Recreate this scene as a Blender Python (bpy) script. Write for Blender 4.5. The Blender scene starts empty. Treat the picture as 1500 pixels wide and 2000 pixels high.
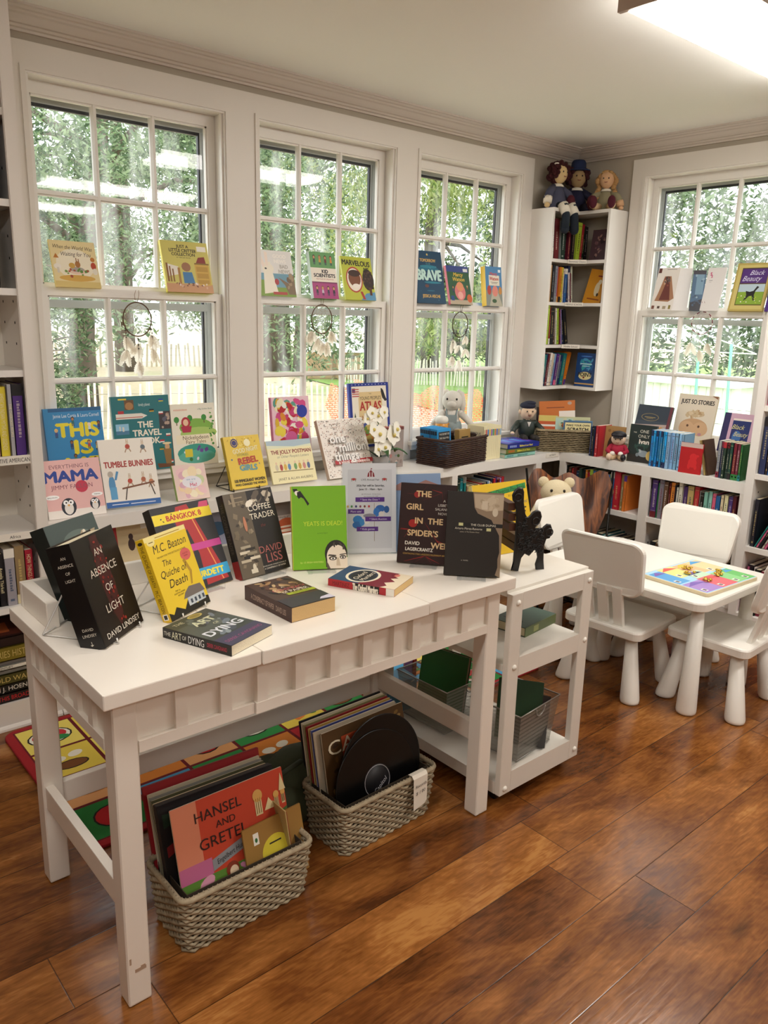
import bpy, math, random
from mathutils import Vector, Matrix, Euler
R = math.radians
SC = bpy.context.scene
COL = SC.collection
rnd = random.Random(7)

# ---------------------------------------------------------------- camera
cam_data = bpy.data.cameras.new('camera')
cam = bpy.data.objects.new('camera', cam_data); COL.objects.link(cam)
YAW, PIT, ROL = 0.71373, -0.23984, 0.02618
fw = Vector((math.sin(YAW)*math.cos(PIT), math.cos(YAW)*math.cos(PIT), math.sin(PIT)))
rt = Vector((math.cos(YAW), -math.sin(YAW), 0)); up = rt.cross(fw)
rt, up = rt*math.cos(ROL)+up*math.sin(ROL), up*math.cos(ROL)-rt*math.sin(ROL)
cam.matrix_world = Matrix(((rt.x, up.x, -fw.x, -4.1262), (rt.y, up.y, -fw.y, -3.0963), (rt.z, up.z, -fw.z, 1.4658), (0, 0, 0, 1)))
cam_data.sensor_fit = 'VERTICAL'; cam_data.sensor_height = 36; cam_data.sensor_width = 27
cam_data.lens = 36*1545.23/2000
cam_data.clip_end = 300
SC.camera = cam

# ---------------------------------------------------------------- world, light, exposure
SC.view_settings.view_transform = 'Standard'
SC.view_settings.look = 'None'
SC.view_settings.gamma = 1
SC.view_settings.use_curve_mapping = False
SC.view_settings.exposure = .88
LAMP = 12.0
w = bpy.data.worlds.new('overcast_sky'); SC.world = w; w.use_nodes = True
nt = w.node_tree; nt.nodes.clear()
out = nt.nodes.new('ShaderNodeOutputWorld'); bg = nt.nodes.new('ShaderNodeBackground')
tc = nt.nodes.new('ShaderNodeTexCoord'); sep = nt.nodes.new('ShaderNodeSeparateXYZ'); rmp = nt.nodes.new('ShaderNodeValToRGB')
nt.links.new(tc.outputs['Generated'], sep.inputs[0]); nt.links.new(sep.outputs['Z'], rmp.inputs[0])
rmp.color_ramp.elements[0].color = (0.86, 0.88, 0.92, 1); rmp.color_ramp.elements[0].position = 0.0
rmp.color_ramp.elements[1].color = (0.95, 0.97, 1.0, 1); rmp.color_ramp.elements[1].position = 0.5
nt.links.new(rmp.outputs[0], bg.inputs[0]); bg.inputs[1].default_value = 2.2
nt.links.new(bg.outputs[0], out.inputs[0])
sun = bpy.data.lights.new('hazy_sun', 'SUN'); sun.energy = .8; sun.angle = R(18); sun.color = (1, .97, .92)
so = bpy.data.objects.new('hazy_sun', sun); COL.objects.link(so); so.rotation_euler = (R(38), 0, R(28))
try:
    SC.cycles.use_denoising = True
    SC.cycles.max_bounces = 10; SC.cycles.diffuse_bounces = 5; SC.cycles.glossy_bounces = 4
    SC.cycles.transparent_max_bounces = 24; SC.cycles.sample_clamp_indirect = 6
    SC.cycles.caustics_reflective = False; SC.cycles.caustics_refractive = False
except Exception:
    pass

# ---------------------------------------------------------------- materials
def lin(h):
    h = h.lstrip('#')
    if len(h) == 3: h = ''.join(c*2 for c in h)
    o = []
    for i in (0, 2, 4):
        c = int(h[i:i+2], 16)/255
        o.append(c/12.92 if c <= .04045 else ((c+.055)/1.055)**2.4)
    return (*o, 1)
MC = {}
def M(h, rough=.5, metal=0, spec=.5, bump=0, bscale=200, var=0, vscale=6, emit=0, alpha=1, coat=0):
    key = (h, rough, metal, spec, bump, bscale, var, vscale, emit, alpha, coat)
    if key in MC: return MC[key]
    m = bpy.data.materials.new('mat_'+h.lstrip('#')); m.use_nodes = True
    n = m.node_tree.nodes; L = m.node_tree.links; b = n['Principled BSDF']
    b.inputs['Base Color'].default_value = lin(h); b.inputs['Roughness'].default_value = rough
    b.inputs['Metallic'].default_value = metal; b.inputs['Specular IOR Level'].default_value = spec
    b.inputs['Coat Weight'].default_value = coat
    if emit:
        b.inputs['Emission Color'].default_value = lin(h); b.inputs['Emission Strength'].default_value = emit
    if alpha < 1: b.inputs['Alpha'].default_value = alpha
    if bump or var:
        t = n.new('ShaderNodeTexCoord')
    if bump:
        no = n.new('ShaderNodeTexNoise'); no.inputs['Scale'].default_value = bscale; no.inputs['Detail'].default_value = 3
        bp = n.new('ShaderNodeBump'); bp.inputs['Strength'].default_value = bump; bp.inputs['Distance'].default_value = .002
        L.new(t.outputs['Object'], no.inputs['Vector']); L.new(no.outputs['Fac'], bp.inputs['Height']); L.new(bp.outputs[0], b.inputs['Normal'])
    if var:
        n2 = n.new('ShaderNodeTexNoise'); n2.inputs['Scale'].default_value = vscale; n2.inputs['Detail'].default_value = 4
        mr = n.new('ShaderNodeMapRange'); mr.inputs[1].default_value = .3; mr.inputs[2].default_value = .7
        mr.inputs[3].default_value = 1-var; mr.inputs[4].default_value = 1+var*.6
        mx = n.new('ShaderNodeMix'); mx.data_type = 'RGBA'; mx.blend_type = 'MULTIPLY'; mx.inputs[0].default_value = 1
        mx.inputs[6].default_value = lin(h)
        L.new(t.outputs['Object'], n2.inputs['Vector']); L.new(n2.outputs['Fac'], mr.inputs[0])
        L.new(mr.outputs[0], mx.inputs[7]); L.new(mx.outputs[2], b.inputs['Base Color'])
    MC[key] = m
    return m
def rgb(c): return M(c, .55)

def glass_mat(name, streak=0.0):
    m = bpy.data.materials.new(name); m.use_nodes = True; n = m.node_tree.nodes; L = m.node_tree.links; n.clear()
    o = n.new('ShaderNodeOutputMaterial'); t = n.new('ShaderNodeBsdfTransparent'); g = n.new('ShaderNodeBsdfGlossy')
    g.inputs['Roughness'].default_value = .02; f = n.new('ShaderNodeFresnel'); f.inputs[0].default_value = 1.45
    mx = n.new('ShaderNodeMixShader'); t.inputs[0].default_value = (.96, .98, .97, 1)
    L.new(f.outputs[0], mx.inputs[0]); L.new(t.outputs[0], mx.inputs[1]); L.new(g.outputs[0], mx.inputs[2])
    last = mx
    if streak:
        tc = n.new('ShaderNodeTexCoord'); mp = n.new('ShaderNodeMapping'); mp.inputs['Scale'].default_value = (7, 7, .9)
        no = n.new('ShaderNodeTexNoise'); no.inputs['Scale'].default_value = 2.2; no.inputs['Detail'].default_value = 5
        cr = n.new('ShaderNodeValToRGB'); cr.color_ramp.elements[0].position = .45; cr.color_ramp.elements[1].position = .8
        cr.color_ramp.elements[1].color = (streak, streak, streak, 1)
        d = n.new('ShaderNodeBsdfTranslucent'); d.inputs[0].default_value = (.8, .83, .85, 1)
        m2 = n.new('ShaderNodeMixShader')
        L.new(tc.outputs['Object'], mp.inputs[0]); L.new(mp.outputs[0], no.inputs['Vector']); L.new(no.outputs['Fac'], cr.inputs[0])
        L.new(cr.outputs[0], m2.inputs[0]); L.new(mx.outputs[0], m2.inputs[1]); L.new(d.outputs[0], m2.inputs[2]); last = m2
    L.new(last.outputs[0], o.inputs[0])
    return m
GLASS = glass_mat('window_glass'); STORM = glass_mat('storm_glass', .42)
def acrylic():
    m = bpy.data.materials.new('clear_acrylic'); m.use_nodes = True; n = m.node_tree.nodes; L = m.node_tree.links; n.clear()
    o = n.new('ShaderNodeOutputMaterial'); t = n.new('ShaderNodeBsdfTransparent'); g = n.new('ShaderNodeBsdfGlossy')
    t.inputs[0].default_value = (.97, .98, .985, 1); g.inputs[1].default_value = .05; lw = n.new('ShaderNodeLayerWeight'); lw.inputs[0].default_value = .25
    mx = n.new('ShaderNodeMixShader'); sc_ = n.new('ShaderNodeMath'); sc_.operation = 'MULTIPLY'; sc_.inputs[1].default_value = .3; L.new(lw.outputs['Fresnel'], sc_.inputs[0]); L.new(sc_.outputs[0], mx.inputs[0]); L.new(t.outputs[0], mx.inputs[1]); L.new(g.outputs[0], mx.inputs[2]); L.new(mx.outputs[0], o.inputs[0])
    return m
ACR = acrylic()

def wood_floor():
    m = bpy.data.materials.new('glossy_plank_floor'); m.use_nodes = True; n = m.node_tree.nodes; L = m.node_tree.links
    b = n['Principled BSDF']
    def N(t, **k):
        x = n.new(t)
        for a, v in k.items(): setattr(x, a, v)
        return x
    def MA(op, a, bb=None, c=None):
        x = N('ShaderNodeMath', operation=op)
        for i, v in enumerate((a, bb, c)):
            if v is None: continue
            if isinstance(v, (int, float)): x.inputs[i].default_value = v
            else: L.new(v, x.inputs[i])
        return x.outputs[0]
    tc = N('ShaderNodeTexCoord'); sp = N('ShaderNodeSeparateXYZ'); L.new(tc.outputs['Object'], sp.inputs[0])
    X, Y = sp.outputs['X'], sp.outputs['Y']
    PW, PL = .1765, 1.21
    row = MA('FLOOR', MA('DIVIDE', MA('ADD', Y, 1.97), PW))
    off = MA('FRACT', MA('MULTIPLY', MA('SINE', MA('MULTIPLY', row, 12.9898)), 43758.5))
    xs = MA('ADD', MA('DIVIDE', X, PL), off)
    pl = MA('FLOOR', xs)
    cb = N('ShaderNodeCombineXYZ'); L.new(pl, cb.inputs[0]); L.new(row, cb.inputs[1])
    wn = N('ShaderNodeTexWhiteNoise', noise_dimensions='2D'); L.new(cb.outputs[0], wn.inputs['Vector'])
    # seams
    fy = MA('FRACT', MA('DIVIDE', MA('ADD', Y, 1.97), PW)); fx = MA('FRACT', xs)
    ey = MA('MINIMUM', fy, MA('SUBTRACT', 1, fy)); ex = MA('MINIMUM', fx, MA('SUBTRACT', 1, fx))
    seam = MA('MINIMUM', MA('MULTIPLY', ey, PW/.002), MA('MULTIPLY', ex, PL/.002)); seam = MA('MINIMUM', seam, 1)
    # stretched coordinates shifted per plank
    sh = MA('MULTIPLY', wn.outputs['Value'], 37)
    c2 = N('ShaderNodeCombineXYZ'); L.new(MA('ADD', X, sh), c2.inputs[0]); L.new(MA('ADD', MA('MULTIPLY', Y, 2.4), sh), c2.inputs[1])
    big = N('ShaderNodeTexNoise'); big.inputs['Scale'].default_value = 2.2; big.inputs['Detail'].default_value = 5; big.inputs['Distortion'].default_value = 1.2
    L.new(c2.outputs[0], big.inputs['Vector'])
    c3 = N('ShaderNodeCombineXYZ'); L.new(MA('ADD', X, sh), c3.inputs[0]); L.new(MA('MULTIPLY', Y, 8), c3.inputs[1])
    fine = N('ShaderNodeTexNoise'); fine.inputs['Scale'].default_value = 9; fine.inputs['Detail'].default_value = 8; fine.inputs['Distortion'].default_value = .6
    L.new(c3.outputs[0], fine.inputs['Vector'])
    wav = N('ShaderNodeTexWave', bands_direction='DIAGONAL'); wav.inputs['Scale'].default_value = 7; wav.inputs['Distortion'].default_value = 14; wav.inputs['Detail'].default_value = 3; wav.inputs['Detail Scale'].default_value = 1.4
    L.new(c2.outputs[0], wav.inputs['Vector'])
    knot = N('ShaderNodeTexNoise'); knot.inputs['Scale'].default_value = 2.6; knot.inputs['Detail'].default_value = 2
    L.new(c2.outputs[0], knot.inputs['Vector'])
    val = MA('ADD', MA('MULTIPLY', big.outputs['Fac'], .78), MA('MULTIPLY', fine.outputs['Fac'], .22))
    c4 = N('ShaderNodeCombineXYZ'); L.new(MA('MULTIPLY', MA('ADD', X, sh), 4), c4.inputs[0]); L.new(MA('MULTIPLY', Y, 60), c4.inputs[1])
    gr = N('ShaderNodeTexNoise'); gr.inputs['Scale'].default_value = 4; gr.inputs['Detail'].default_value = 6; L.new(c4.outputs[0], gr.inputs['Vector'])
    val = MA('ADD', val, MA('MULTIPLY', MA('SUBTRACT', gr.outputs['Fac'], .5), .22))
    val = MA('ADD', val, MA('MULTIPLY', MA('SUBTRACT', wn.outputs['Value'], .5), .16))
    val = MA('ADD', val, MA('MULTIPLY', MA('SUBTRACT', wav.outputs['Fac'], .5), .05))
    cr = N('ShaderNodeValToRGB'); e = cr.color_ramp.elements
    e[0].position = .30; e[0].color = lin('#4a2810'); e[1].position = .70; e[1].color = lin('#ac763e')
    for p, c in ((.42, '#6a3c1a'), (.51, '#7e4d22'), (.60, '#925c2c')):
        x = e.new(p); x.color = lin(c)
    L.new(val, cr.inputs[0])
    kr = N('ShaderNodeMapRange'); kr.inputs[1].default_value = .24; kr.inputs[2].default_value = .33; kr.inputs[3].default_value = .45; kr.inputs[4].default_value = 1
    L.new(knot.outputs['Fac'], kr.inputs[0])
    mx = N('ShaderNodeMix', data_type='RGBA', blend_type='MULTIPLY'); mx.inputs[0].default_value = 1
    L.new(cr.outputs[0], mx.inputs[6]); L.new(kr.outputs[0], mx.inputs[7])
    sm = N('ShaderNodeMapRange'); sm.inputs[3].default_value = .12; sm.inputs[4].default_value = 1; L.new(seam, sm.inputs[0])
    m2 = N('ShaderNodeMix', data_type='RGBA', blend_type='MULTIPLY'); m2.inputs[0].default_value = 1
    L.new(mx.outputs[2], m2.inputs[6]); L.new(sm.outputs[0], m2.inputs[7]); L.new(m2.outputs[2], b.inputs['Base Color'])
    rr = N('ShaderNodeMapRange'); rr.inputs[3].default_value = .13; rr.inputs[4].default_value = .27; L.new(fine.outputs['Fac'], rr.inputs[0]); L.new(rr.outputs[0], b.inputs['Roughness'])
    b.inputs['Specular IOR Level'].default_value = .55
    bp = N('ShaderNodeBump'); bp.inputs['Strength'].default_value = .35; bp.inputs['Distance'].default_value = .0012
    h = MA('ADD', MA('MULTIPLY', fine.outputs['Fac'], .9), MA('MULTIPLY', seam, .5)); L.new(h, bp.inputs['Height']); L.new(bp.outputs[0], b.inputs['Normal'])
    return m

# ---------------------------------------------------------------- mesh builder
def T(x=0, y=0, z=0): return Matrix.Translation((x, y, z))
def RX(a): return Matrix.Rotation(R(a), 4, 'X')
def RY(a): return Matrix.Rotation(R(a), 4, 'Y')
def RZ(a): return Matrix.Rotation(R(a), 4, 'Z')
def S3(x, y, z): return Matrix.Diagonal((x, y, z, 1))
FONT = {}
def glyphs(s, shear=0, bold=0):
    bold = 0
    k = (s, shear, bold)
    if k in FONT: return FONT[k]
    cu = bpy.data.curves.new('lettering', 'FONT'); cu.body = s; cu.shear = shear; cu.offset = bold; cu.resolution_u = 3
    cu.align_x = 'CENTER'
    o = bpy.data.objects.new('lettering', cu); COL.objects.link(o)
    dg = bpy.context.evaluated_depsgraph_get(); me = bpy.data.meshes.new_from_object(o.evaluated_get(dg))
    vs = [v.co.copy() for v in me.vertices]; fs = [tuple(p.vertices) for p in me.polygons]
    bpy.data.meshes.remove(me); bpy.data.objects.remove(o); bpy.data.curves.remove(cu)
    if vs:
        x0 = min(v.x for v in vs); x1 = max(v.x for v in vs); y0 = min(v.y for v in vs); y1 = max(v.y for v in vs)
    else: x0 = x1 = y0 = y1 = 0
    FONT[k] = (vs, fs, (x0, x1, y0, y1)); return FONT[k]

class MB:
    def __init__(s, mat=None, X=None):
        s.v = []; s.f = []; s.fm = []; s.mats = []; s.X = X or Matrix(); s.sm = []; s.cur = mat
    def mi(s, m):
        m = m or s.cur
        if isinstance(m, str): m = rgb(m)
        if m not in s.mats: s.mats.append(m)
        return s.mats.index(m)
    def add(s, vs, fs, m=None, X=None, smooth=False):
        b = len(s.v); X = s.X @ X if X is not None else s.X
        s.v += [X @ Vector(v) for v in vs]; k = s.mi(m)
        for f in fs: s.f.append([i+b for i in f]); s.fm.append(k); s.sm.append(smooth)
        return s
    def box(s, a, b, m=None, X=None, bev=0):
        x0, y0, z0 = a; x1, y1, z1 = b
        if bev:
            e = bev
            ring = lambda z, q: [(x0+q, y0+q, z), (x1-q, y0+q, z), (x1-q, y1-q, z), (x0+q, y1-q, z)]
            def oct_(z): return [(x0+e, y0, z), (x1-e, y0, z), (x1, y0+e, z), (x1, y1-e, z), (x1-e, y1, z), (x0+e, y1, z), (x0, y1-e, z), (x0, y0+e, z)]
            def octi(z): return [(x0+e, y0+e*.3, z), (x1-e, y0+e*.3, z), (x1-e*.3, y0+e, z), (x1-e*.3, y1-e, z), (x1-e, y1-e*.3, z), (x0+e, y1-e*.3, z), (x0+e*.3, y1-e, z), (x0+e*.3, y0+e, z)]
            vs = octi(z0)+oct_(z0+e)+oct_(z1-e)+octi(z1)
            fs = [tuple(range(7, -1, -1)), tuple(range(24, 32))]
            for r in range(3):
                for i in range(8): fs.append((r*8+i, r*8+(i+1) % 8, r*8+8+(i+1) % 8, r*8+8+i))
            return s.add(vs, fs, m, X)
        vs = [(x0, y0, z0), (x1, y0, z0), (x1, y1, z0), (x0, y1, z0), (x0, y0, z1), (x1, y0, z1), (x1, y1, z1), (x0, y1, z1)]
        return s.add(vs, [(3, 2, 1, 0), (4, 5, 6, 7), (0, 1, 5, 4), (1, 2, 6, 5), (2, 3, 7, 6), (3, 0, 4, 7)], m, X)
    def prism(s, pts, z0, z1, m=None, X=None):
        n = len(pts); vs = [(x, y, z0) for x, y in pts]+[(x, y, z1) for x, y in pts]
        return s.add(vs, [tuple(range(n-1, -1, -1)), tuple(range(n, 2*n))]+[(i, (i+1) % n, n+(i+1) % n, n+i) for i in range(n)], m, X)
    def lathe(s, prof, n=16, m=None, X=None, smooth=True):
        vs = []; fs = []
        for r, z in prof: vs += [(r*math.cos(2*math.pi*i/n), r*math.sin(2*math.pi*i/n), z) for i in range(n)]
        for k in range(len(prof)-1):
            for i in range(n): fs.append((k*n+i, k*n+(i+1) % n, (k+1)*n+(i+1) % n, (k+1)*n+i))
        s.add(vs, fs, m, X, smooth)
        caps = []
        if prof[0][0] > 1e-5: caps.append(tuple(range(n-1, -1, -1)))
        if prof[-1][0] > 1e-5: caps.append(tuple((len(prof)-1)*n+i for i in range(n)))
        b = len(s.v)-len(vs); k = s.mi(m)
        for f in caps: s.f.append([i+b for i in f]); s.fm.append(k); s.sm.append(False)
        return s
    def ell(s, c, r, m=None, X=None, n=14, k=9, jit=0):
        vs = [(c[0], c[1], c[2]-r[2])]; fs = []
        for j in range(1, k):
            t = math.pi*j/k-math.pi/2
            for i in range(n):
                a = 2*math.pi*i/n; q = 1+(rnd.random()-.5)*jit
                vs.append((c[0]+r[0]*math.cos(t)*math.cos(a)*q, c[1]+r[1]*math.cos(t)*math.sin(a)*q, c[2]+r[2]*math.sin(t)*q))
        vs.append((c[0], c[1], c[2]+r[2])); last = len(vs)-1
        for i in range(n):
            fs.append((0, 1+(i+1) % n, 1+i)); fs.append((last, last-n+i, last-n+(i+1) % n))
        for j in range(k-2):
            for i in range(n): fs.append((1+j*n+i, 1+j*n+(i+1) % n, 1+(j+1)*n+(i+1) % n, 1+(j+1)*n+i))
        return s.add(vs, fs, m, X, True)
    def tube(s, pts, r, m=None, n=6, X=None, closed=False, smooth=True):
        pts = [Vector(p) for p in pts]; N = len(pts); rs = r if isinstance(r, (list, tuple)) else [r]*N
        vs = []; fs = []; ref = None
        for i, p in enumerate(pts):
            if closed: d = pts[(i+1) % N]-pts[i-1]
            else: d = pts[min(i+1, N-1)]-pts[max(i-1, 0)]
            if d.length < 1e-9: d = Vector((0, 0, 1))
            d.normalize()
            if ref is None:
                ref = Vector((0, 0, 1)) if abs(d.z) < .9 else Vector((1, 0, 0))
            a = ref-d*ref.dot(d)
            if a.length < 1e-4: a = d.orthogonal()
            a.normalize(); ref = a; b = d.cross(a)
            for j in range(n):
                t = 2*math.pi*j/n; vs.append(p+(a*math.cos(t)+b*math.sin(t))*rs[i])
        for i in range(N if closed else N-1):
            i2 = (i+1) % N
            for j in range(n): fs.append((i*n+j, i*n+(j+1) % n, i2*n+(j+1) % n, i2*n+j))
        if not closed: fs += [tuple(range(n-1, -1, -1)), tuple((N-1)*n+j for j in range(n))]
        return s.add(vs, fs, m, X, smooth)
    # flat decoration in the local XZ plane, facing -Y, at depth y
    def poly(s, pts, y, m=None, X=None):
        return s.add([(a, y, b) for a, b in pts], [tuple(range(len(pts)))], m, X)
    def oval(s, cx, cz, rx, rz, y, m=None, X=None, n=16, a0=0, a1=360, rot=0):
        cr, sr = math.cos(R(rot)), math.sin(R(rot)); P = []
        for i in range(n):
            t = R(a0+(a1-a0)*i/(n if a1-a0 >= 360 else n-1)); x, z = rx*math.cos(t), rz*math.sin(t)
            P.append((cx+x*cr-z*sr, cz+x*sr+z*cr))
        return s.poly(P, y, m, X)
    def text(s, t, cx, cz, h, y, m=None, X=None, maxw=None, shear=0, bold=0, rot=0, wide=None):
        vs, fs, (x0, x1, y0, y1) = glyphs(t, shear, bold)
        if not vs: return s
        k = h/.72; kx = k; wd = (x1-x0)*k
        if wide: kx = wide/(x1-x0)
        elif maxw and wd > maxw: kx = k*maxw/wd
        mx = (x0+x1)/2; cr, sr = math.cos(R(rot)), math.sin(R(rot)); out = []
        for v in vs:
            x = (v.x-mx)*kx; z = (v.y-.36)*k
            out.append((cx+x*cr-z*sr, y, cz+x*sr+z*cr))
        s.add(out, fs, m, X)
        if bold >= .02:      # heavier strokes: the same letters laid again a hair to each side
            d = h*(.045 if bold < .04 else .075)
            for i, (dx, dz) in enumerate(((d, 0), (-d, 0), (0, d*.8), (0, -d*.8))): s.add([(x+dx, yy-.00001*(i+1), z+dz) for x, yy, z in out], fs, m, X)
        return s
    def build(s, name, parent=None, loc=None, rot=None, label=None, cat=None, group=None, kind=None):
        me = bpy.data.meshes.new(name); me.from_pydata([tuple(v) for v in s.v], [], s.f); me.update()
        for m in s.mats: me.materials.append(m)
        me.polygons.foreach_set('material_index', s.fm); me.polygons.foreach_set('use_smooth', s.sm)
        o = bpy.data.objects.new(name, me); COL.objects.link(o)
        if parent is not None: o.parent = parent
        if loc is not None: o.location = loc
        if rot is not None: o.rotation_euler = rot
        tag(o, label, cat, group, kind); return o
def tag(o, label=None, cat=None, group=None, kind=None):
    if label: o['label'] = label
    if cat: o['category'] = cat
    if group: o['group'] = group
    if kind: o['kind'] = kind
    return o
def thing(name, label, cat, loc=(0, 0, 0), rz=0, group=None, kind=None, rot=None):
    o = bpy.data.objects.new(name, None); COL.objects.link(o); o.location = loc
    o.rotation_euler = rot if rot is not None else (0, 0, R(rz)); o.empty_display_size = .05
    return tag(o, label, cat, group, kind)
def copy_tree(o, parent=None):
    c = o.copy(); COL.objects.link(c)
    if parent is not None: c.parent = parent
    for ch in list(o.children): copy_tree(ch, c)
    return c

# painted surfaces
TRIM = M('#e3ddd5', .42, var=.02, vscale=3)
TRIM2 = M('#e9e5df', .4)
WALL = M('#b9b0a1', .7, bump=.05, bscale=150)
CEIL = M('#f0f0ec', .8, bump=.05, bscale=90)
TABLE = M('#eae3d8', .33, var=.02, vscale=5)
WHITE = M('#e6e2da', .38)
KID = M('#e9e6de', .36, var=.012, vscale=4)
DARK = M('#1a1512', .6)
ALU = M('#dde2e3', .45)
GASK = M('#1b1f2a', .5)
# ================================================================ the setting
ZC = 2.45
b = MB(wood_floor()); b.box((-7.2, -6.8, -.05), (0.2, .2, 0)); b.build('floor', kind='structure')
b = MB(CEIL); b.box((-7.2, -6.8, ZC), (.2, .2, ZC+.1)); b.build('ceiling', kind='structure')
W_OPEN = [(-3.136, -2.349), (-2.203, -1.417), (-1.27, -.48)]
R_OPEN = (.461, 1.245)       # along -y
ZB, ZT = .81, 2.27
def wall_with_openings(name, ops, u0, u1, X):
    b = MB(WALL, X); edges = [u0]
    b.box((u0, .02, 0), (u1, .2, ZB)); b.box((u0, .02, ZT), (u1, .2, ZC))
    cur = u0
    for a, c in ops:
        b.box((cur, .02, ZB), (a, .2, ZT)); cur = c
    b.box((cur, .02, ZB), (u1, .2, ZT))
    b.build(name, kind='structure')
XB = Matrix()                       # back wall frame: u = x, depth = y
XR = RZ(-90)                        # right wall frame: u -> -y, depth -> x
wall_with_openings('wall_back', W_OPEN, -7.2, .2, XB)
wall_with_openings('wall_right', [R_OPEN], -.02, 6.8, XR)
b = MB(WALL); b.box((-7.2, -6.8, 0), (-7.0, .02, ZC)); b.build('wall_left', kind='structure')
b = MB(WALL); b.box((-7.0, -6.8, 0), (.02, -6.6, ZC)); b.build('wall_front', kind='structure')

# flat casing boards around the windows
def casing(name, ops, u0, u1, X, zt):
    b = MB(TRIM, X)
    b.box((u0, 0, ZT), (u1, .02, zt))
    cur = u0
    for i, (a, c) in enumerate(ops):
        b.box((cur, 0, .733), (a, .02, ZT)); cur = c
    b.box((cur, 0, .733), (u1, .02, ZT))
    # raised bead round each opening
    for a, c in ops:
        for k, d, o in ((0, .012, .006),):
            b.box((a-.012, -.006, .83), (a+.006, .004, ZT+.012)); b.box((c-.006, -.006, .83), (c+.012, .004, ZT+.012))
            b.box((a+.006, -.006, ZT-.006), (c-.006, .004, ZT+.012))
    b.build(name, kind='structure')
casing('trim_1', W_OPEN, -3.26, -.392, XB, 2.357)
casing('trim_2', [R_OPEN], .381, 1.4, XR, 2.357)

# crown moulding with a mitred corner
prof = [(.0, 2.384), (.012, 2.384), (.014, 2.392), (.022, 2.395), (.026, 2.402), (.036, 2.404), (.045, 2.412), (.056, 2.424), (.066, 2.428), (.07, 2.434), (.082, 2.436), (.088, 2.442), (.1, 2.443), (.1, 2.45), (0, 2.45)]
n = len(prof)
b = MB(M('#d6cdc4', .45)); vs = []
for px, py, dx, dy in ((-7.0, .02, 0, -1), (.02, .02, -1, -1), (.02, -6.6, -1, 0)):
    vs += [(px+dx*o, py+dy*o, z) for o, z in prof]
fs = [(k*n+i, k*n+(i+1) % n, (k+1)*n+(i+1) % n, (k+1)*n+i) for k in range(2) for i in range(n)]
b.add(vs, fs); b.build('trim_3', kind='structure')

# ---- double hung windows, six over six
def window(idx, u0, u1, X, label):
    root = thing('window_%d' % idx, None, None, kind='structure'); root.matrix_world = X
    m = MB(TRIM2)
    m.box((u0, .0, .83), (u0+.011, .2, ZT)); m.box((u1-.011, .0, .83), (u1, .2, ZT))
    m.box((u0+.011, .0, ZT-.012), (u1-.011, .2, ZT)); m.box((u0+.011, .03, .81), (u1-.011, .2, .835))
    # parting stops
    for a in (u0+.011, u1-.019): m.box((a, .012, .835), (a+.008, .03, ZT-.012))
    m.build('window_frame', root)
    g0, g1 = u0+.041, u1-.046
    def sash(name, y0, y1, zb, zgb, zgt, zt, zm):
        s = MB(TRIM2); a, c = u0+.012, u1-.012
        s.box((a, y0, zb), (g0, y1, zt)); s.box((g1, y0, zb), (c, y1, zt))
        s.box((g0, y0, zb), (g1, y1, zgb)); s.box((g0, y0, zgt), (g1, y1, zt))
        # bevelled inner lip
        for q0, q1 in ((g0, g0+.006), (g1-.006, g1)): s.box((q0, y0+.008, zgb), (q1, y1-.008, zgt))
        s.box((g0, y0+.008, zgt-.006), (g1, y1-.008, zgt)); s.box((g0, y0+.008, zgb), (g1, y1-.008, zgb+.006))
        for f in (1/3, 2/3):
            x = g0+(g1-g0)*f; s.prism([(x-.011, y0+.016), (x-.005, y0+.003), (x+.005, y0+.003), (x+.011, y0+.016), (x+.011, y1-.006), (x-.011, y1-.006)], zgb, zgt)
        s.box((g0, y0+.0045, zm-.0052), (g1, y0+.016, zm+.0052)); s.box((g0, y0+.016, zm-.011), (g1, y1-.006, zm+.011))
        o = s.build(name, root)
        p = MB(GLASS); p.add([(g0, (y0+y1)/2, zgb), (g1, (y0+y1)/2, zgb), (g1, (y0+y1)/2, zgt), (g0, (y0+y1)/2, zgt)], [(0, 1, 2, 3)]); p.build('glass_pane', o)
    sash('lower_sash', .036, .074, .835, .885, 1.518, 1.548, 1.199)
    sash('upper_sash', .078, .112, 1.520, 1.56, 2.214, ZT-.012, 1.885)
    # combination storm window outside
    f = MB(ALU); a, c = u0+.03, u1-.03
    for q in ((a, c),):
        f.box((a-.02, .150, .83), (a, .172, 2.26)); f.box((c, .150, .83), (c+.02, .172, 2.26))
        f.box((a, .150, 2.2), (c, .172, 2.26)); f.box((a, .150, .83), (c, .172, .87)); f.box((a, .145, 1.475), (c, .165, 1.505))
    f.box((a, .154, .87), (a+.014, .168, 2.2)); f.box((c-.014, .154, .87), (c, .168, 2.2))
    f.build('storm_frame', root)
    k = MB(GASK)
    k.box((a+.014, .150, 1.505), (a+.019, .166, 2.195)); k.box((c-.021, .150, .87), (c-.014, .166, 2.195)); k.box((a+.014, .150, 2.188), (c-.014, .166, 2.2))
    k.build('rubber_gasket', root)
    p = MB(STORM); p.add([(a, .160, .87), (c, .160, .87), (c, .160, 2.2), (a, .160, 2.2)], [(0, 1, 2, 3)]); p.build('storm_pane', root)
    # little black sash catch in the right jamb
    h = MB(M('#15110f', .4, metal=.5)); xx = (u1-.0125) if idx < 4 else (u0+.0105)
    h.box((xx, .016, 2.035), (xx+.002, .024, 2.085)); h.ell((xx, .02, 2.048), (.004, .006, .012)); h.build('sash_catch', root)
    # interior stool
    s = MB(TRIM2); s.box((u0-.02, -.028, .812), (u1+.02, .036, .832), bev=.004); s.box((u0-.005, -.012, .785), (u1+.005, 0, .812)); s.build('window_stool', root)
    return root
for i, (a, c) in enumerate(W_OPEN): window(i+1, a, c, XB, '')
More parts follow.
